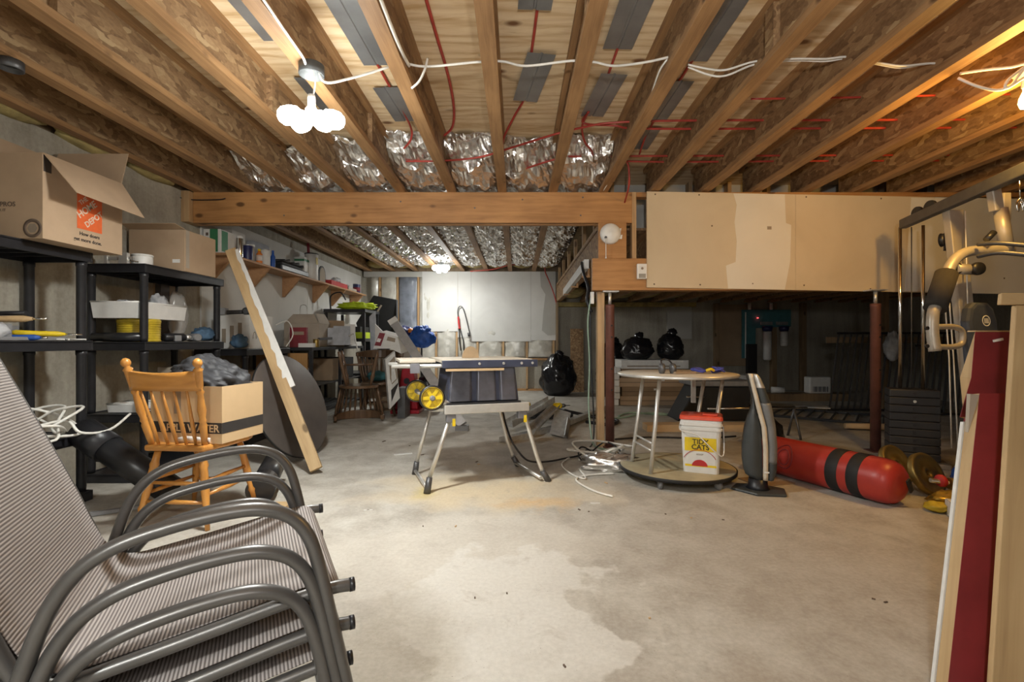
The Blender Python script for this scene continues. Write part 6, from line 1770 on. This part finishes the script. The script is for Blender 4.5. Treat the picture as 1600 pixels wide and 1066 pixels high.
# ================================================================= punching bag
A, B = Vector((1.95, 3.78, 0.142)), Vector((2.335, 2.93, 0.142))
t = thing('punching_bag', 'red vinyl punching bag with two black bands lying on the floor', 'punching bag', (A + B) / 2 - Vector((0, 0, 0.142)))
d = (B - A).normalized(); L = (B - A).length
Mx = Matrix.Translation(A) @ d.to_track_quat('Z', 'Y').to_matrix().to_4x4()
prof = [(0.0, -0.012), (0.06, -0.01), (0.105, 0.0), (0.13, 0.02), (0.139, 0.05), (0.141, L * 0.5), (0.140, L - 0.09), (0.136, L - 0.05), (0.122, L - 0.018), (0.098, L + 0.004), (0.06, L + 0.010), (0.0, L + 0.006)]
MB().lathe(prof, 36, Mx).build('body', 'vinyl_red', t)
for t0, t1 in ((0.60, 0.685), (0.745, 0.825)):
    MB().lathe([(0.1405, L * t0), (0.1428, L * t0 + 0.003), (0.1428, L * t1 - 0.003), (0.1405, L * t1)], 36, Mx).build('band', 'black_matte', t)
e = B + d * 0.009
MB().cbox((0, 0, 0), (0.035, 0.09, 0.012), Matrix.Translation(e + Vector((0.045, -0.008, -0.005))) @ d.to_track_quat('Z', 'Y').to_matrix().to_4x4() @ Matrix.Rotation(0.5, 4, 'Z')).build('end_strap', 'black_matte', t, bev=0.004)
MB().cbox((0, 0, 0), (0.03, 0.07, 0.012), Matrix.Translation(A + Vector((-0.05, -0.10, 0.01)) + d * 0.10) @ d.to_track_quat('Z', 'Y').to_matrix().to_4x4()).build('side_strap', 'black_matte', t)
# faded print on the side: dark curved emblem
sd_ = Vector((-d.y, d.x, 0)).normalized()
if sd_.y > 0: sd_ = -sd_
for rr in (0.045, 0.068):
    pts = []
    for k in range(20):
        a = 2 * math.pi * k / 20
        al = L * 0.28 + rr * math.cos(a); hh = rr * 1.2 * math.sin(a) + 0.03
        hh = max(-0.12, min(0.13, hh)); out = math.sqrt(0.1416 ** 2 - hh ** 2)
        pts.append(A + d * al + sd_ * out + Vector((0, 0, hh)))
    MB().tube(pts, 0.004, 5, closed=True).build('printed_ring', 'ink_wine', t)

# ================================================================= weights and odds by the gym
def disc(label, c, r, th, nrm, mat, group='barbell plates'):
    q = Vector(nrm).to_track_quat('Z', 'Y').to_matrix().to_4x4()
    Mx = Matrix.Translation(c) @ q
    t = thing('weight_plate', label, 'weight plate', (c[0], c[1], 0), 0, group)
    MB().lathe([(0.018, -th * 0.3), (r * 0.3, -th * 0.5), (r * 0.32, -th * 0.28), (r * 0.82, -th * 0.28), (r * 0.86, -th * 0.5), (r * 0.98, -th * 0.5), (r, -th * 0.35), (r, th * 0.35), (r * 0.98, th * 0.5), (r * 0.86, th * 0.5), (r * 0.82, th * 0.28), (r * 0.32, th * 0.28), (r * 0.3, th * 0.5), (0.018, th * 0.3), (0.018, -th * 0.3)], 36, Mx).build('disc', mat, t)
    return t
disc('gold-painted weight plate behind, leaning at the bag end', (2.70, 3.42, 0.135), 0.14, 0.04, (0.35, -0.8, 0.45), 'brass')
disc('gold-painted weight plate in front, leaning nearer the boards', (2.73, 3.20, 0.13), 0.14, 0.04, (0.3, -0.85, 0.42), 'brass')
t = thing('dumbbell', 'brass-coloured dumbbell with a red collar by the weight plates', 'dumbbell', (2.72, 3.02, 0))
MB().tube([(2.60, 3.02, 0.14), (2.92, 2.98, 0.10)], 0.014, 10).build('bar', 'chrome', t)
MB().lathe([(0.0, 0), (0.035, 0.003), (0.04, 0.02), (0.035, 0.035), (0.0, 0.04)], 10, Matrix.Translation((2.645, 3.015, 0.135)) @ Matrix.Rotation(1.4, 4, 'Y')).build('star_collar', 'ink_red', t)
MB().tube([(2.70, 3.005, 0.125), (2.88, 2.99, 0.105)], [0.035, 0.045], 14).build('sleeve', 'brass', t)
MB().lathe([(0.05, 0), (0.10, 0.002), (0.10, 0.03), (0.05, 0.032)], 24, Matrix.Translation((2.90, 2.985, 0.10)) @ Matrix.Rotation(1.5, 4, 'Y')).build('end_plate', 'brass', t)
tag(rag((2.655, 2.92, 0.05), (0.26, 0.17, 0.10), 51, 0.35, 24, 14, fl=0.1, fine=0.2).build('tinsel_garland', 'gold_paper'), 'glittering gold garland heap beside the punching bag end', 'garland')
tag(rag((2.50, 2.86, 0.03), (0.12, 0.12, 0.06), 52, 0.3, fl=0.1).build('tan_rag', 'yellow_dull'), 'mustard rag lying under the gold garland', 'rag')
t = carton('printed_carton', 'small blue and white carton on the floor beside the garland', 'box', (2.50, 2.70, 0), (2.70, 2.80, 0.085), 'navy', -0.45, [('white_top', (-0.098, -0.048, 0.0851), (0.098, 0.048, 0.0862), 'ink_white'), ('white_end', (-0.1012, -0.05, 0), (-0.1002, 0.05, 0.085), 'ink_white'), ('red_edge', (-0.0995, -0.0512, 0.0), (-0.07, -0.0502, 0.085), 'ink_wine'), ('red_mark', (0.0, -0.02, 0.0863), (0.06, 0.02, 0.0868), 'ink_wine')])
tag(rag((2.98, 3.15, 0.10), (0.20, 0.20, 0.2), 53, 0.3, fl=0.2).build('blue_bag', 'blue'), 'blue bag wedged behind the dumbbell', 'bag')
t = thing('black_shoe', 'black curved plastic part lying at the foot of the boards', 'plastic part', (2.62, 2.5, 0))
MB().tube(smooth_path([(2.59, 2.63, 0.16), (2.55, 2.55, 0.10), (2.56, 2.46, 0.05), (2.62, 2.40, 0.04)], 5), 0.04, 12, flat=0.6).build('part', 'black_plastic', t)
t.name = 'plastic_guard'
t = thing('water_filter_case', 'x', 'x') if False else None

# ================================================================= multi-gym
t = thing('multi_gym', 'beige and black home gym with a dark stack of weights', 'gym machine', (3.2, 3.6, 0))
GX, GY = 3.27, 3.98
Rg = math.radians(-28)
M = yaw((GX, GY, 0), Rg)
n = 9; h = 0.062
for k in range(n):
    MB().box((-0.165, -0.105, 0.045 + k * (h + 0.002)), (0.165, 0.105, 0.045 + k * (h + 0.002) + h), M).build('weight_slab', 'stack_black', t, bev=0.008)
    MB().lathe([(0.012, 0), (0.012, 0.004)], 10, M @ Matrix.Translation((0.0, -0.106, 0.045 + k * (h + 0.002) + h / 2)) @ Matrix.Rotation(math.pi / 2, 4, 'X')).build('pin_hole', 'chrome' if k == 7 else 'pvc_black', t)
MB().box((-0.20, -0.14, 0.0), (0.22, 0.14, 0.04), M).build('stack_base', 'gym_beige', t, bev=0.006)
for x in (-0.075, 0.075):
    MB().tube([M @ Vector((x, 0, 0.62)), M @ Vector((x, 0, 1.965))], 0.0125, 12).build('guide_rod', 'chrome', t)
MB().tube([M @ Vector((0, 0, 0.62)), M @ Vector((0.0, 0, 1.96))], 0.004, 6).build('cable', 'steel_dark', t)
a, b = Vector((3.205, 3.99, 1.985)), Vector((2.80, 2.45, 1.985))
MB().bar(a, b, 0.055, 0.075).build('top_beam', 'steel_dark', t, bev=0.006)
for k in (0.14, 0.25):
    p = a.lerp(b, k)
    MB().lathe([(0.05, -0.012), (0.052, 0), (0.05, 0.012)], 20, Matrix.Translation(p + Vector((0, 0, 0.035))) @ Matrix.Rotation(math.pi / 2, 4, 'Y')).build('pulley', 'black_plastic', t)
# main upright, slightly raked
u0, u1 = Vector((3.18, 3.28, 0.0)), Vector((3.13, 3.45, 1.95))
MB().bar(u0, u1, 0.105, 0.06, (0, -1, 0)).build('upright', 'gym_beige', t, bev=0.006)
MB().tube([P(1508, 330, 3.36), P(1512, 480, 3.28)], 0.004, 6).build('cable', 'cable_white', t)
# pulley hanging under the beam
MB().tube([P(1479, 330, 3.5), P(1479, 372, 3.5)], 0.003, 6).build('cable', 'cable_white', t)
MB().lathe([(0.0, -0.014), (0.05, -0.014), (0.045, 0), (0.05, 0.014), (0.0, 0.014)], 22, Matrix.Translation(P(1474, 375, 3.5)) @ Matrix.Rotation(math.pi / 2, 4, 'X') @ Matrix.Rotation(0.5, 4, 'Y')).build('pulley', 'black_plastic', t)
MB().bar(P(1479, 362, 3.48), P(1477, 392, 3.48), 0.022, 0.012, (0, -1, 0)).build('pulley_bracket', 'black_plastic', t)
# press-arm hanger from the top beam
dh = 3.0
MB().bar(P(1551, 288, dh), P(1557, 330, dh), 0.055, 0.05, (0, -1, 0)).build('hanger', 'gym_beige', t, bev=0.006)
MB().bar(P(1570, 302, dh + 0.1), P(1570, 345, dh + 0.1), 0.05, 0.04, (0, -1, 0)).build('hanger', 'gym_beige', t, bev=0.006)
MB().tube([P(1563, 326, dh), P(1574, 396, dh)], 0.036, 18).build('hanger_tube', 'gym_beige', t)
MB().lathe([(0.014, 0), (0.014, 0.02)], 10, Matrix.Translation(P(1547, 293, dh - 0.03)) @ Matrix.Rotation(math.pi / 2, 4, 'X')).build('bolt', 'steel_dark', t)
MB().tube([P(1541, 375, dh - 0.05), P(1553, 363, dh - 0.05)], 0.018, 10).build('stop_grip', 'black_plastic', t)
# press arm: bent tube, foam roller, handle
arm = smooth_path([P(1580, 391, dh), P(1545, 391, dh), P(1515, 393, dh), P(1496, 402, dh - 0.03), P(1484, 418, dh - 0.06), P(1476, 440, dh - 0.09), P(1466, 470, dh - 0.13), P(1458, 490, dh - 0.16), P(1457, 520, dh - 0.17), P(1461, 549, dh - 0.18)], 5)
MB().tube(arm, 0.031, 16).build('press_arm', 'gym_beige', t)
MB().tube([P(1479, 428, dh - 0.075), P(1461, 482, dh - 0.145)], 0.058, 20).build('foam_roller', 'foam_black', t)
MB().tube(smooth_path([P(1462, 511, dh - 0.17), P(1490, 511, dh - 0.12), P(1503, 518, dh - 0.10), P(1503, 536, dh - 0.10), P(1490, 542, dh - 0.12), P(1462, 542, dh - 0.17)], 5), 0.017, 10).build('handle', 'gym_beige', t)
for y in (513, 541):
    MB().lathe([(0.011, 0), (0.011, 0.012)], 10, Matrix.Translation(P(1447, y, dh - 0.2)) @ Matrix.Rotation(math.pi / 2, 4, 'X')).build('bolt', 'black_plastic', t)
# crossing flat bars near the pivot
for z_, dd in ((382, 2.95), (397, 2.9)):
    MB().tube(smooth_path([P(1528, z_ + (4 if z_ > 390 else 0), dd), P(1560, z_ - 2, dd - 0.1), P(1610, z_ + 2, dd - 0.2)], 5), 0.013, 8).build('swing_bar', 'steel_dark', t)
for x, y in ((1491, 420), (1527, 420)):
    MB().lathe([(0.0, -0.02), (0.04, -0.02), (0.044, 0), (0.04, 0.02), (0.0, 0.02)], 20, Matrix.Translation(P(x, y, 3.2)) @ Matrix.Rotation(math.pi / 2, 4, 'X')).build('pivot_cap', 'black_plastic', t)
MB().tube([P(1491, 420, 3.2), P(1530, 422, 3.25)], 0.035, 14).build('pivot_tube', 'gym_beige', t)
for x, x2 in ((1487, 1492), (1480, 1482)):
    MB().tube([P(x - 6, 440, 3.35), P(x + 3, 560, 3.35), P(x2 + 5, 700, 3.4)], 0.0045, 6).build('cable', 'cable_white', t)
# back pad with its round mark
Mp = Matrix.Translation(P(1530, 515, 2.95)) @ Matrix.Rotation(math.radians(14), 4, 'Z') @ Matrix.Rotation(math.radians(-4), 4, 'X')
pad = [(-0.115, -0.40), (0.115, -0.40), (0.12, 0.05), (0.095, 0.13), (0.05, 0.165), (-0.05, 0.165), (-0.095, 0.13), (-0.12, 0.05)]
MB().prism(pad, -0.03, 0.03, Mp, axis=1).build('back_pad', 'pad_blue', t, bev=0.02)
Mr = Mp @ Matrix.Translation((0.015, -0.0312, 0.05)) @ Matrix.Rotation(math.pi / 2, 4, 'X')
MB().lathe([(0.034, 0), (0.034, 0.001), (0.028, 0.001), (0.028, 0), (0.034, 0)], 24, Mr).build('badge_ring', 'ink_white', t)
for k in (-1, 0, 1):
    MB().box((0.015 + k * 0.013 - 0.003, -0.0325, 0.035), (0.015 + k * 0.013 + 0.003, -0.0315, 0.066), Mp).build('badge_bar', 'ink_white', t)
MB().tube([Vector((3.18, 3.3, 0.03)), Vector((2.98, 2.3, 0.03))], 0.03, 10).build('floor_rail', 'gym_beige', t)
MB().bar(Vector((3.18, 3.3, 0.6)), P(1530, 540, 2.98) + Vector((0, 0.03, 0)), 0.05, 0.05).build('pad_arm', 'gym_beige', t)
t2 = thing('chain_hook', 'short chain with a snap hook hanging from the gym beam', 'chain', P(1593, 285, 2.55))
MB().tube([P(1593, 283, 2.55), P(1594, 310, 2.55)], 0.003, 6).build('chain', 'chrome', t2)
MB().tube(smooth_path([P(1594, 310, 2.55), P(1589, 318, 2.55), P(1591, 330, 2.55), P(1595, 316, 2.55), P(1599, 330, 2.55), P(1599, 318, 2.55), P(1594, 310, 2.55)], 4), 0.005, 6).build('hook', 'chrome', t2)

# ================================================================= boards in the right foreground
def lean_board(name, label, pts_bottom, pts_top, th, mat, parts=None):
    """a board given by its front-face corners (left, right) at bottom and top; thickness away from the camera"""
    bl, br = pts_bottom; tl, tr = pts_top
    z = ((tl + tr) / 2 - (bl + br) / 2).normalized(); x = (br - bl).normalized(); n = z.cross(x).normalized()
    if n.y < 0: n = -n
    vs = [bl, br, tr, tl] + [p + n * th for p in (bl, br, tr, tl)]
    mb = MB().add(vs, [(0, 1, 2, 3), (7, 6, 5, 4), (0, 1, 5, 4), (1, 2, 6, 5), (2, 3, 7, 6), (3, 0, 4, 7)])
    return mb, z, x, n, bl
def dn(p, q):
    """continue the line q->p down to the floor"""
    k = p.z / (q.z - p.z)
    r = p - (q - p) * k
    return r
# pine 2x6 at the very edge
l0, l1 = P(1550, 1066, 1.30), P(1588, 477, 1.42)
r0, r1 = P(1668, 1066, 1.30), P(1692, 477, 1.42)
bl, br = dn(l0, l1), dn(r0, r1)
mb, zz, xx, nn, o_ = lean_board('pine_board', '', (bl, br), (l1, r1), 0.016, 'pine_z')
t = thing('pine_board', 'pale knotty pine board standing at the right edge with a cross piece', 'board', (bl + br) / 2)
oriented(mb, 'upright', 'pine_z', bl, zz, xx, t, 0.003)
cl, cr, cl2, cr2 = P(1563, 476, 1.42), P(1700, 476, 1.42), P(1565, 458, 1.425), P(1700, 458, 1.425)
mb, zz, xx, nn, o_ = lean_board('x', '', (cl, cr), (cl2, cr2), 0.012, 'pine_x')
oriented(mb, 'cross_piece', 'pine_x', cl, zz, xx, t, 0.003)
# red-painted stud: red face, bare pine side
l0, l1 = P(1482, 1066, 1.36), P(1531, 615, 1.52)
r0, r1 = P(1542, 1066, 1.36), P(1571, 615, 1.52)
bl, br = dn(l0, l1), dn(r0, r1)
mb, zz, xx, nn, o_ = lean_board('x', '', (bl, br), (l1, r1), 0.0015, 'paint_red')
t = thing('red_stud', 'stud painted dark red on its face, bare pine on the side', 'board', (bl + br) / 2)
oriented(mb, 'painted_face', 'paint_red', bl, zz, xx, t)
sh = nn * 0.0016
mb, zz, xx, nn, o_ = lean_board('x', '', (bl + sh, br + sh), (l1 + sh, r1 + sh), 0.038, 'pine_z')
oriented(mb, 'stud', 'pine_z', bl, zz, xx, t, 0.0)
# thin white sheet behind it
sh = nn * 0.042 + Vector((-0.004, 0, 0))
mb, zz, xx, nn, o_ = lean_board('x', '', (bl + sh, br + sh), (l1 + sh - (l1 - bl) * 0.1, r1 + sh - (r1 - br) * 0.1), 0.011, 'white_paint')
ob = oriented(mb, 'white_sheet', 'white_paint', bl + sh, zz, xx)
tag(ob, 'thin white sheet edge leaning behind the red stud', 'panel')
# upper red block with bare sawn edge
t = thing('red_block', 'wide dark-red painted timber end with a bare sawn edge', 'board', P(1535, 655, 1.66))
d0 = 1.62
q = [P(1500, 652, d0), P(1578, 652, d0), P(1578, 519, d0), P(1524, 519, d0), P(1518, 590, d0)]
n = Vector((0.0, 1, 0)).normalized()
fc5 = [(0, 1, 2, 3, 4), (9, 8, 7, 6, 5)] + [(i, (i + 1) % 5, 5 + (i + 1) % 5, 5 + i) for i in range(5)]
MB().add(q + [p + n * 0.0015 for p in q], fc5).build('painted_face', 'paint_red', t)
e_ = [p + n * 0.0016 for p in q[:4]] + [P(1512, 590, d0) + n * 0.0016]
b_ = [P(1506, 654, d0 + 0.03), P(1578, 654, d0 + 0.03), P(1578, 520, d0 + 0.03), P(1523, 524, d0 + 0.03), P(1500, 590, d0 + 0.03)]
e_ = [p + n * 0.0016 for p in q]
MB().add(e_ + b_, fc5).build('timber', 'pine_z', t)
q = [P(1524, 518.6, d0), P(1578, 518.6, d0), P(1578, 516.5, d0), P(1525, 516.5, d0)]
MB().add(q + [p + n * 0.03 for p in q], [(0, 1, 2, 3), (7, 6, 5, 4), (0, 1, 5, 4), (1, 2, 6, 5), (2, 3, 7, 6), (3, 0, 4, 7)]).build('top_edge', 'pine_x', t)
q = [P(1513, 676, d0 - 0.1), P(1538, 672, d0 - 0.1), P(1543, 618, d0 - 0.1), P(1516, 616, d0 - 0.1)]
MB().add([p for p in q] + [p + n * 0.012 for p in q], [(0, 1, 2, 3), (7, 6, 5, 4), (0, 1, 5, 4), (1, 2, 6, 5), (2, 3, 7, 6), (3, 0, 4, 7)]).build('chipped_filler', 'cardboard_grey', t)
MB().bar(P(1552, 533, d0 - 0.004), P(1567, 530, d0 - 0.004), 0.004, 0.008, (0, 0, 1)).build('scratch', 'ink_white', t)
MB().box((P(1540, 600, d0).x, d0 + 0.03, 0.0), (P(1578, 600, d0).x, d0 + 0.08, P(1540, 650, d0).z)).build('leg', 'paint_red', t)

# ================================================================= under the raised floor
def trash_bag(label, c, size, seed):
    t = thing('trash_bag', label, 'bag', (c[0], c[1], c[2]), 0, 'black trash bags')
    rag((c[0], c[1], c[2] + size[2] * 0.42), size, seed, 0.16, 48, 32, fl=0.25, fine=0.09).build('bag', 'bag_black', t)
    rag((c[0] + 0.03, c[1], c[2] + size[2] * 0.93), (0.16, 0.14, 0.14), seed + 1, 0.5, 14, 10).build('knot', 'bag_black', t)
    return t
trash_bag('full black trash bag alone on the floor left of the leaning board', (0.76, 8.95, 0), (0.66, 0.6, 0.82), 60)
trash_bag('black trash bag behind the left steel post', (1.75, 8.7, 0), (0.62, 0.55, 1.08), 61)
tag(MB().box((-0.13, -0.01, 0), (0.13, 0.01, 1.26), yaw((1.19, 9.45, 0), 0) @ Matrix.Rotation(-0.12, 4, 'X')).build('leaning_osb', 'osb'), 'narrow brown board leaning against the concrete behind the trash bag', 'board')
# long cartons stacked
zc = 0.0
for k in range(4):
    t = thing('long_carton', ('bottom', 'second', 'third', 'top brown')[k] + ' long brown carton in the stack behind the round table', 'box', (2.12, 7.8, zc), 0, 'long brown cartons')
    dx = (0.0, 0.03, -0.02, 0.02)[k]
    MB().box((1.62 + dx, 7.55, zc), (2.66 + dx, 8.05, zc + 0.142)).build('carton', 'cardboard_dark' if k % 2 else 'cardboard', t, bev=0.004)
    MB().box((1.62 + dx, 7.549, zc + 0.066), (2.66 + dx, 7.5495, zc + 0.074)).build('seam', 'ink_brown', t)
    if k in (1, 2): MB().box((2.05 + 0.1 * k, 7.5485, zc + 0.09), (2.12 + 0.1 * k, 7.5489, zc + 0.12)).build('paper_label', 'ink_white', t)
    zc += 0.144
t = thing('long_carton', 'white long carton lying on top of the brown carton stack', 'box', (2.12, 7.8, zc))
MB().box((1.63, 7.5, zc), (2.68, 8.0, zc + 0.135)).build('carton', 'white_paint', t, bev=0.004)
MB().box((1.72, 7.499, zc + 0.03), (2.55, 7.4995, zc + 0.05)).build('printed_line', 'ink_grey', t)
zt = zc + 0.136
trash_bag('lower black trash bag lying on the white long carton', (1.94, 7.75, zt), (0.50, 0.45, 0.40), 63)
trash_bag('pointed black trash bag at the right end of the white carton', (2.47, 7.75, zt), (0.40, 0.42, 0.46), 66)
t = thing('bundle_stack', 'stack of white wrapped bundles at the left end of the long cartons', 'bundle', (1.55, 7.6, 0))
for k in range(6):
    MB().cbox((0, 0, 0), (0.09, 0.4, 0.095), yaw((1.555 + 0.01 * (k % 2), 7.7, 0.05 + k * 0.1), 0.05 * (k % 3 - 1))).build('bundle', 'white_plastic', t, bev=0.01)
t = thing('long_board', 'brown board lying on the floor behind the round table', 'board', (1.75, 5.3, 0))
MB().box((1.45, 5.35, 0), (2.6, 5.55, 0.075)).build('board', 'cardboard_tan', t)
run('extension_cord', [(1.35, 6.4, 0.01), (1.6, 6.7, 0.012), (2.0, 6.5, 0.01), (2.4, 6.75, 0.012), (2.7, 6.6, 0.01), (2.3, 6.4, 0.012), (1.8, 6.55, 0.03), (1.4, 6.3, 0.01), (1.1, 6.1, 0.01)], 0.012, 'cord_green', 'pale green hose snaking over the floor before the carton stack', 'hose')
run('extension_cord', [(1.0, 4.9, 0.01), (1.4, 5.0, 0.012), (1.9, 4.95, 0.01), (2.3, 5.05, 0.012)], 0.009, 'black_plastic', 'black cord lying straight behind the round table', 'cord')
# black trunk with its metal top
t = thing('storage_chest', 'large black plastic storage trunk behind the round table', 'trunk', (2.55, 6.3, 0))
MB().prism([(2.02, 0.0), (2.92, 0.0), (2.96, 0.44), (2.26, 0.44)], 6.05, 6.5, axis=1).build('body', 'black_matte', t, bev=0.02)
MB().box((2.20, 6.0, 0.4405), (3.0, 6.55, 0.51)).build('lid', 'grey_plastic', t, bev=0.02)
MB().tube([(2.10, 5.95, 0.32), (2.32, 5.95, 0.32)], 0.012, 8).build('handle', 'chrome', t)
MB().tube([(2.94, 5.98, 0.50), (2.97, 5.98, 0.02)], 0.015, 8).build('side_tube', 'steel_dark', t)
tag(MB().tube([(1.92, 4.85, 0.33), (3.05, 5.05, 0.31)], 0.010, 8).build('chrome_bar', 'chrome'), 'thin chrome bar resting behind the red pail lid', 'bar')
t = thing('sawhorse', 'low dark stand holding up the thin chrome bar', 'stand', (2.4, 4.95, 0))
for x in (2.05, 2.9):
    y = 4.85 + (x - 1.92) * 0.177
    MB().tube([(x, y, 0.305), (x, y + 0.12, 0.0)], 0.012, 8).build('leg', 'steel_dark', t)
    MB().tube([(x, y, 0.305), (x, y - 0.12, 0.0)], 0.012, 8).build('leg', 'steel_dark', t)
tag(rag((2.38, 4.55, 0.145), (0.26, 0.30, 0.30), 71, 0.25, fl=0.2).build('black_bundle', 'bag_black'), 'black bundle on the floor behind the tower heater', 'bag')
t = canister('white_pail', 'white pail against the concrete behind the tower heater', 'pail', (4.2, 8.9, 0.0), 0.16, 0.36, 'white_plastic', 0.02, 'white_plastic')
# water filter board
t = thing('water_filter', 'teal board on the wall with two white water-filter housings', 'water filter', (4.55, 9.5, 0.5))
yb = 9.66
w = lambda x, y, d=yb: P(x, y, d)
q = [w(1160, 560), w(1180, 560), w(1181, 513), w(1236, 510), w(1236, 484), w(1160, 484)]
MB().add(q + [p + Vector((0, 0.04, 0)) for p in q], [tuple(range(6)), tuple(reversed(range(6, 12)))] + [(i, (i + 1) % 6, 6 + (i + 1) % 6, 6 + i) for i in range(6)]).build('backboard', 'teal', t)
for x, y0, y1, r in ((1199, 520, 563, 0.075), (1225, 520, 541, 0.07)):
    c = w(x, y0, yb - 0.14); c2 = w(x, y1, yb - 0.14)
    MB().lathe([(r * 1.25, 0.0), (r * 1.25, -0.05), (r * 1.12, -0.10)][::-1], 18, Matrix.Translation((c.x, c.y, c.z + 0.13))).build('filter_head', 'navy', t)
    MB().lathe([(r * 0.85, c2.z), (r, c2.z + 0.03), (r, c.z + 0.02)], 18, Matrix.Translation((c.x, c.y, 0))).build('filter_housing', 'white_plastic', t)
MB().box((w(1188, 505).x, yb - 0.03, w(1188, 508).z), (w(1206, 505).x, yb - 0.001, w(1188, 503).z)).build('paper_label', 'grey_plastic', t)
MB().box((w(1212, 505).x, yb - 0.03, w(1212, 508).z), (w(1230, 505).x, yb - 0.001, w(1212, 503).z)).build('paper_label', 'grey_plastic', t)
MB().tube([w(1165, 560, yb - 0.03), w(1165, 488, yb - 0.03)], 0.014, 8).build('uv_tube', 'white_plastic', t)
MB().lathe([(0.0, -0.01), (0.02, 0.0), (0.0, 0.01)], 10, Matrix.Translation(w(1184, 497, yb - 0.02))).build('status_lamp', 'led_red', t)
for x in (1205, 1171):
    MB().tube([w(x, 484, yb - 0.02), w(x, 474, yb - 0.02)], 0.03, 10).build('valve', 'white_plastic', t)
# stuff on the dark floor
t = thing('space_heater', 'small white box fan heater on the dark floor', 'heater', (4.97, 8.15, 0.12))
MB().box((4.94, 8.1, 0.121), (5.30, 8.28, 0.40)).build('case', 'white_plastic', t, bev=0.02)
MB().box((4.99, 8.098, 0.15), (5.25, 8.0995, 0.24)).build('grille', 'grey_plastic', t)
for k in range(4):
    MB().box((5.0 + 0.07 * k, 8.094, 0.15), (5.008 + 0.07 * k, 8.0975, 0.24)).build('grille_bar', 'white_plastic', t)
tag(MB().box((4.0, 8.05, 0.0), (5.6, 8.35, 0.12)).build('timber_sill', 'stud_dark'), 'dark timber lying along the floor under the small heater', 'timber')
t = thing('paper_roll', 'white paper roll lying on the timber', 'roll', (4.42, 8.2, 0.12))
Mx = Matrix.Translation((4.34, 8.2, 0.175)) @ Matrix.Rotation(math.pi / 2, 4, 'Y') @ Matrix.Rotation(0.3, 4, 'X')
MB().lathe([(0.02, 0), (0.053, 0.0), (0.053, 0.20), (0.02, 0.20)], 18, Mx).build('roll', 'white_plastic', t)
tag(MB().box((4.43, 9.2, 0.0), (4.6, 9.3, 0.95)).build('dark_pipe_box', 'black_matte'), 'narrow black box standing against the concrete under the filters', 'box')
t = thing('white_sheet_scrap', 'white sheet scrap lying on the black rails', 'sheet', (4.4, 7.0, 0.06))
MB().cbox((0, 0, 0), (0.42, 0.22, 0.012), yaw((4.2, 6.85, 0.072), -0.35)).build('sheet', 'white_paint', t)
# black railings lying flat and leaning
def railing(label, M, L, Hh, n, sh=0.0):
    t = thing('metal_railing', label, 'railing', M.to_translation(), 0, 'black metal railings')
    for z_ in (0.02, Hh):
        MB().box((sh * z_, -0.015, z_ - 0.015), (L + sh * z_, 0.015, z_ + 0.015), M).build('rail', 'black_plastic', t)
    for k in range(n):
        x = 0.02 + (L - 0.04) * k / (n - 1)
        MB().bar(M @ Vector((x + sh * 0.036, 0, 0.036)), M @ Vector((x + sh * (Hh - 0.016), 0, Hh - 0.016)), 0.02, 0.02, (0, -1, 0)).build('baluster', 'steel_dark', t)
    return t
Ml = Matrix.Translation((4.50, 6.95, 0.0)) @ Matrix.Rotation(math.radians(-6), 4, 'Z') @ Matrix.Rotation(math.radians(-6), 4, 'X')
railing('black slanted stair railing standing behind the right post', Ml, 1.55, 1.13, 19, 0.17)
Ml = Matrix.Translation((5.35, 6.55, 0.0)) @ Matrix.Rotation(math.radians(-4), 4, 'Z') @ Matrix.Rotation(math.radians(-6), 4, 'X')
railing('second black stair railing standing behind the weight stack', Ml, 1.4, 0.95, 17, 0.17)
t = thing('railing_prop', 'dark timber post propping up the black stair railings', 'post', (5.5, 7.3, 0))
MB().box((5.46, 7.16, 0), (5.55, 7.25, 1.78)).build('post', 'stud_dark', t)
MB().box((4.6, 7.13, 0.98), (6.9, 7.155, 1.07)).build('batten', 'stud_dark', t)
Ml = Matrix.Translation((3.5, 7.45, 0.02)) @ Matrix.Rotation(math.radians(-38), 4, 'Z') @ Matrix.Rotation(math.radians(90), 4, 'X')
railing('black railing lying flat on the floor under the white sheet scrap', Ml, 1.9, 0.9, 15)
tag(MB().tube([(3.72, 5.45, 0.05), (4.6, 5.30, 0.05)], [0.03, 0.045], 12).build('wooden_stake', 'cardboard_tan'), 'round tan wooden stake on the floor behind the right post', 'stake')
tag(rag((5.36, 6.86, 0.92), (0.22, 0.16, 0.40), 81, 0.4, 24, 16, fine=0.3).build('plastic_bag', 'bag_clear'), 'clear plastic bag hanging on the leaning black railings', 'bag')
t = thing('floor_plank', 'thin brown plywood scrap on the floor beside the tower heater', 'plywood scrap', (1.9, 3.3, 0))
MB().cbox((0, 0, 0.004), (0.30, 0.22, 0.008), yaw((1.80, 3.47, 0), 0.3)).build('panel', 'cardboard_dark', t)
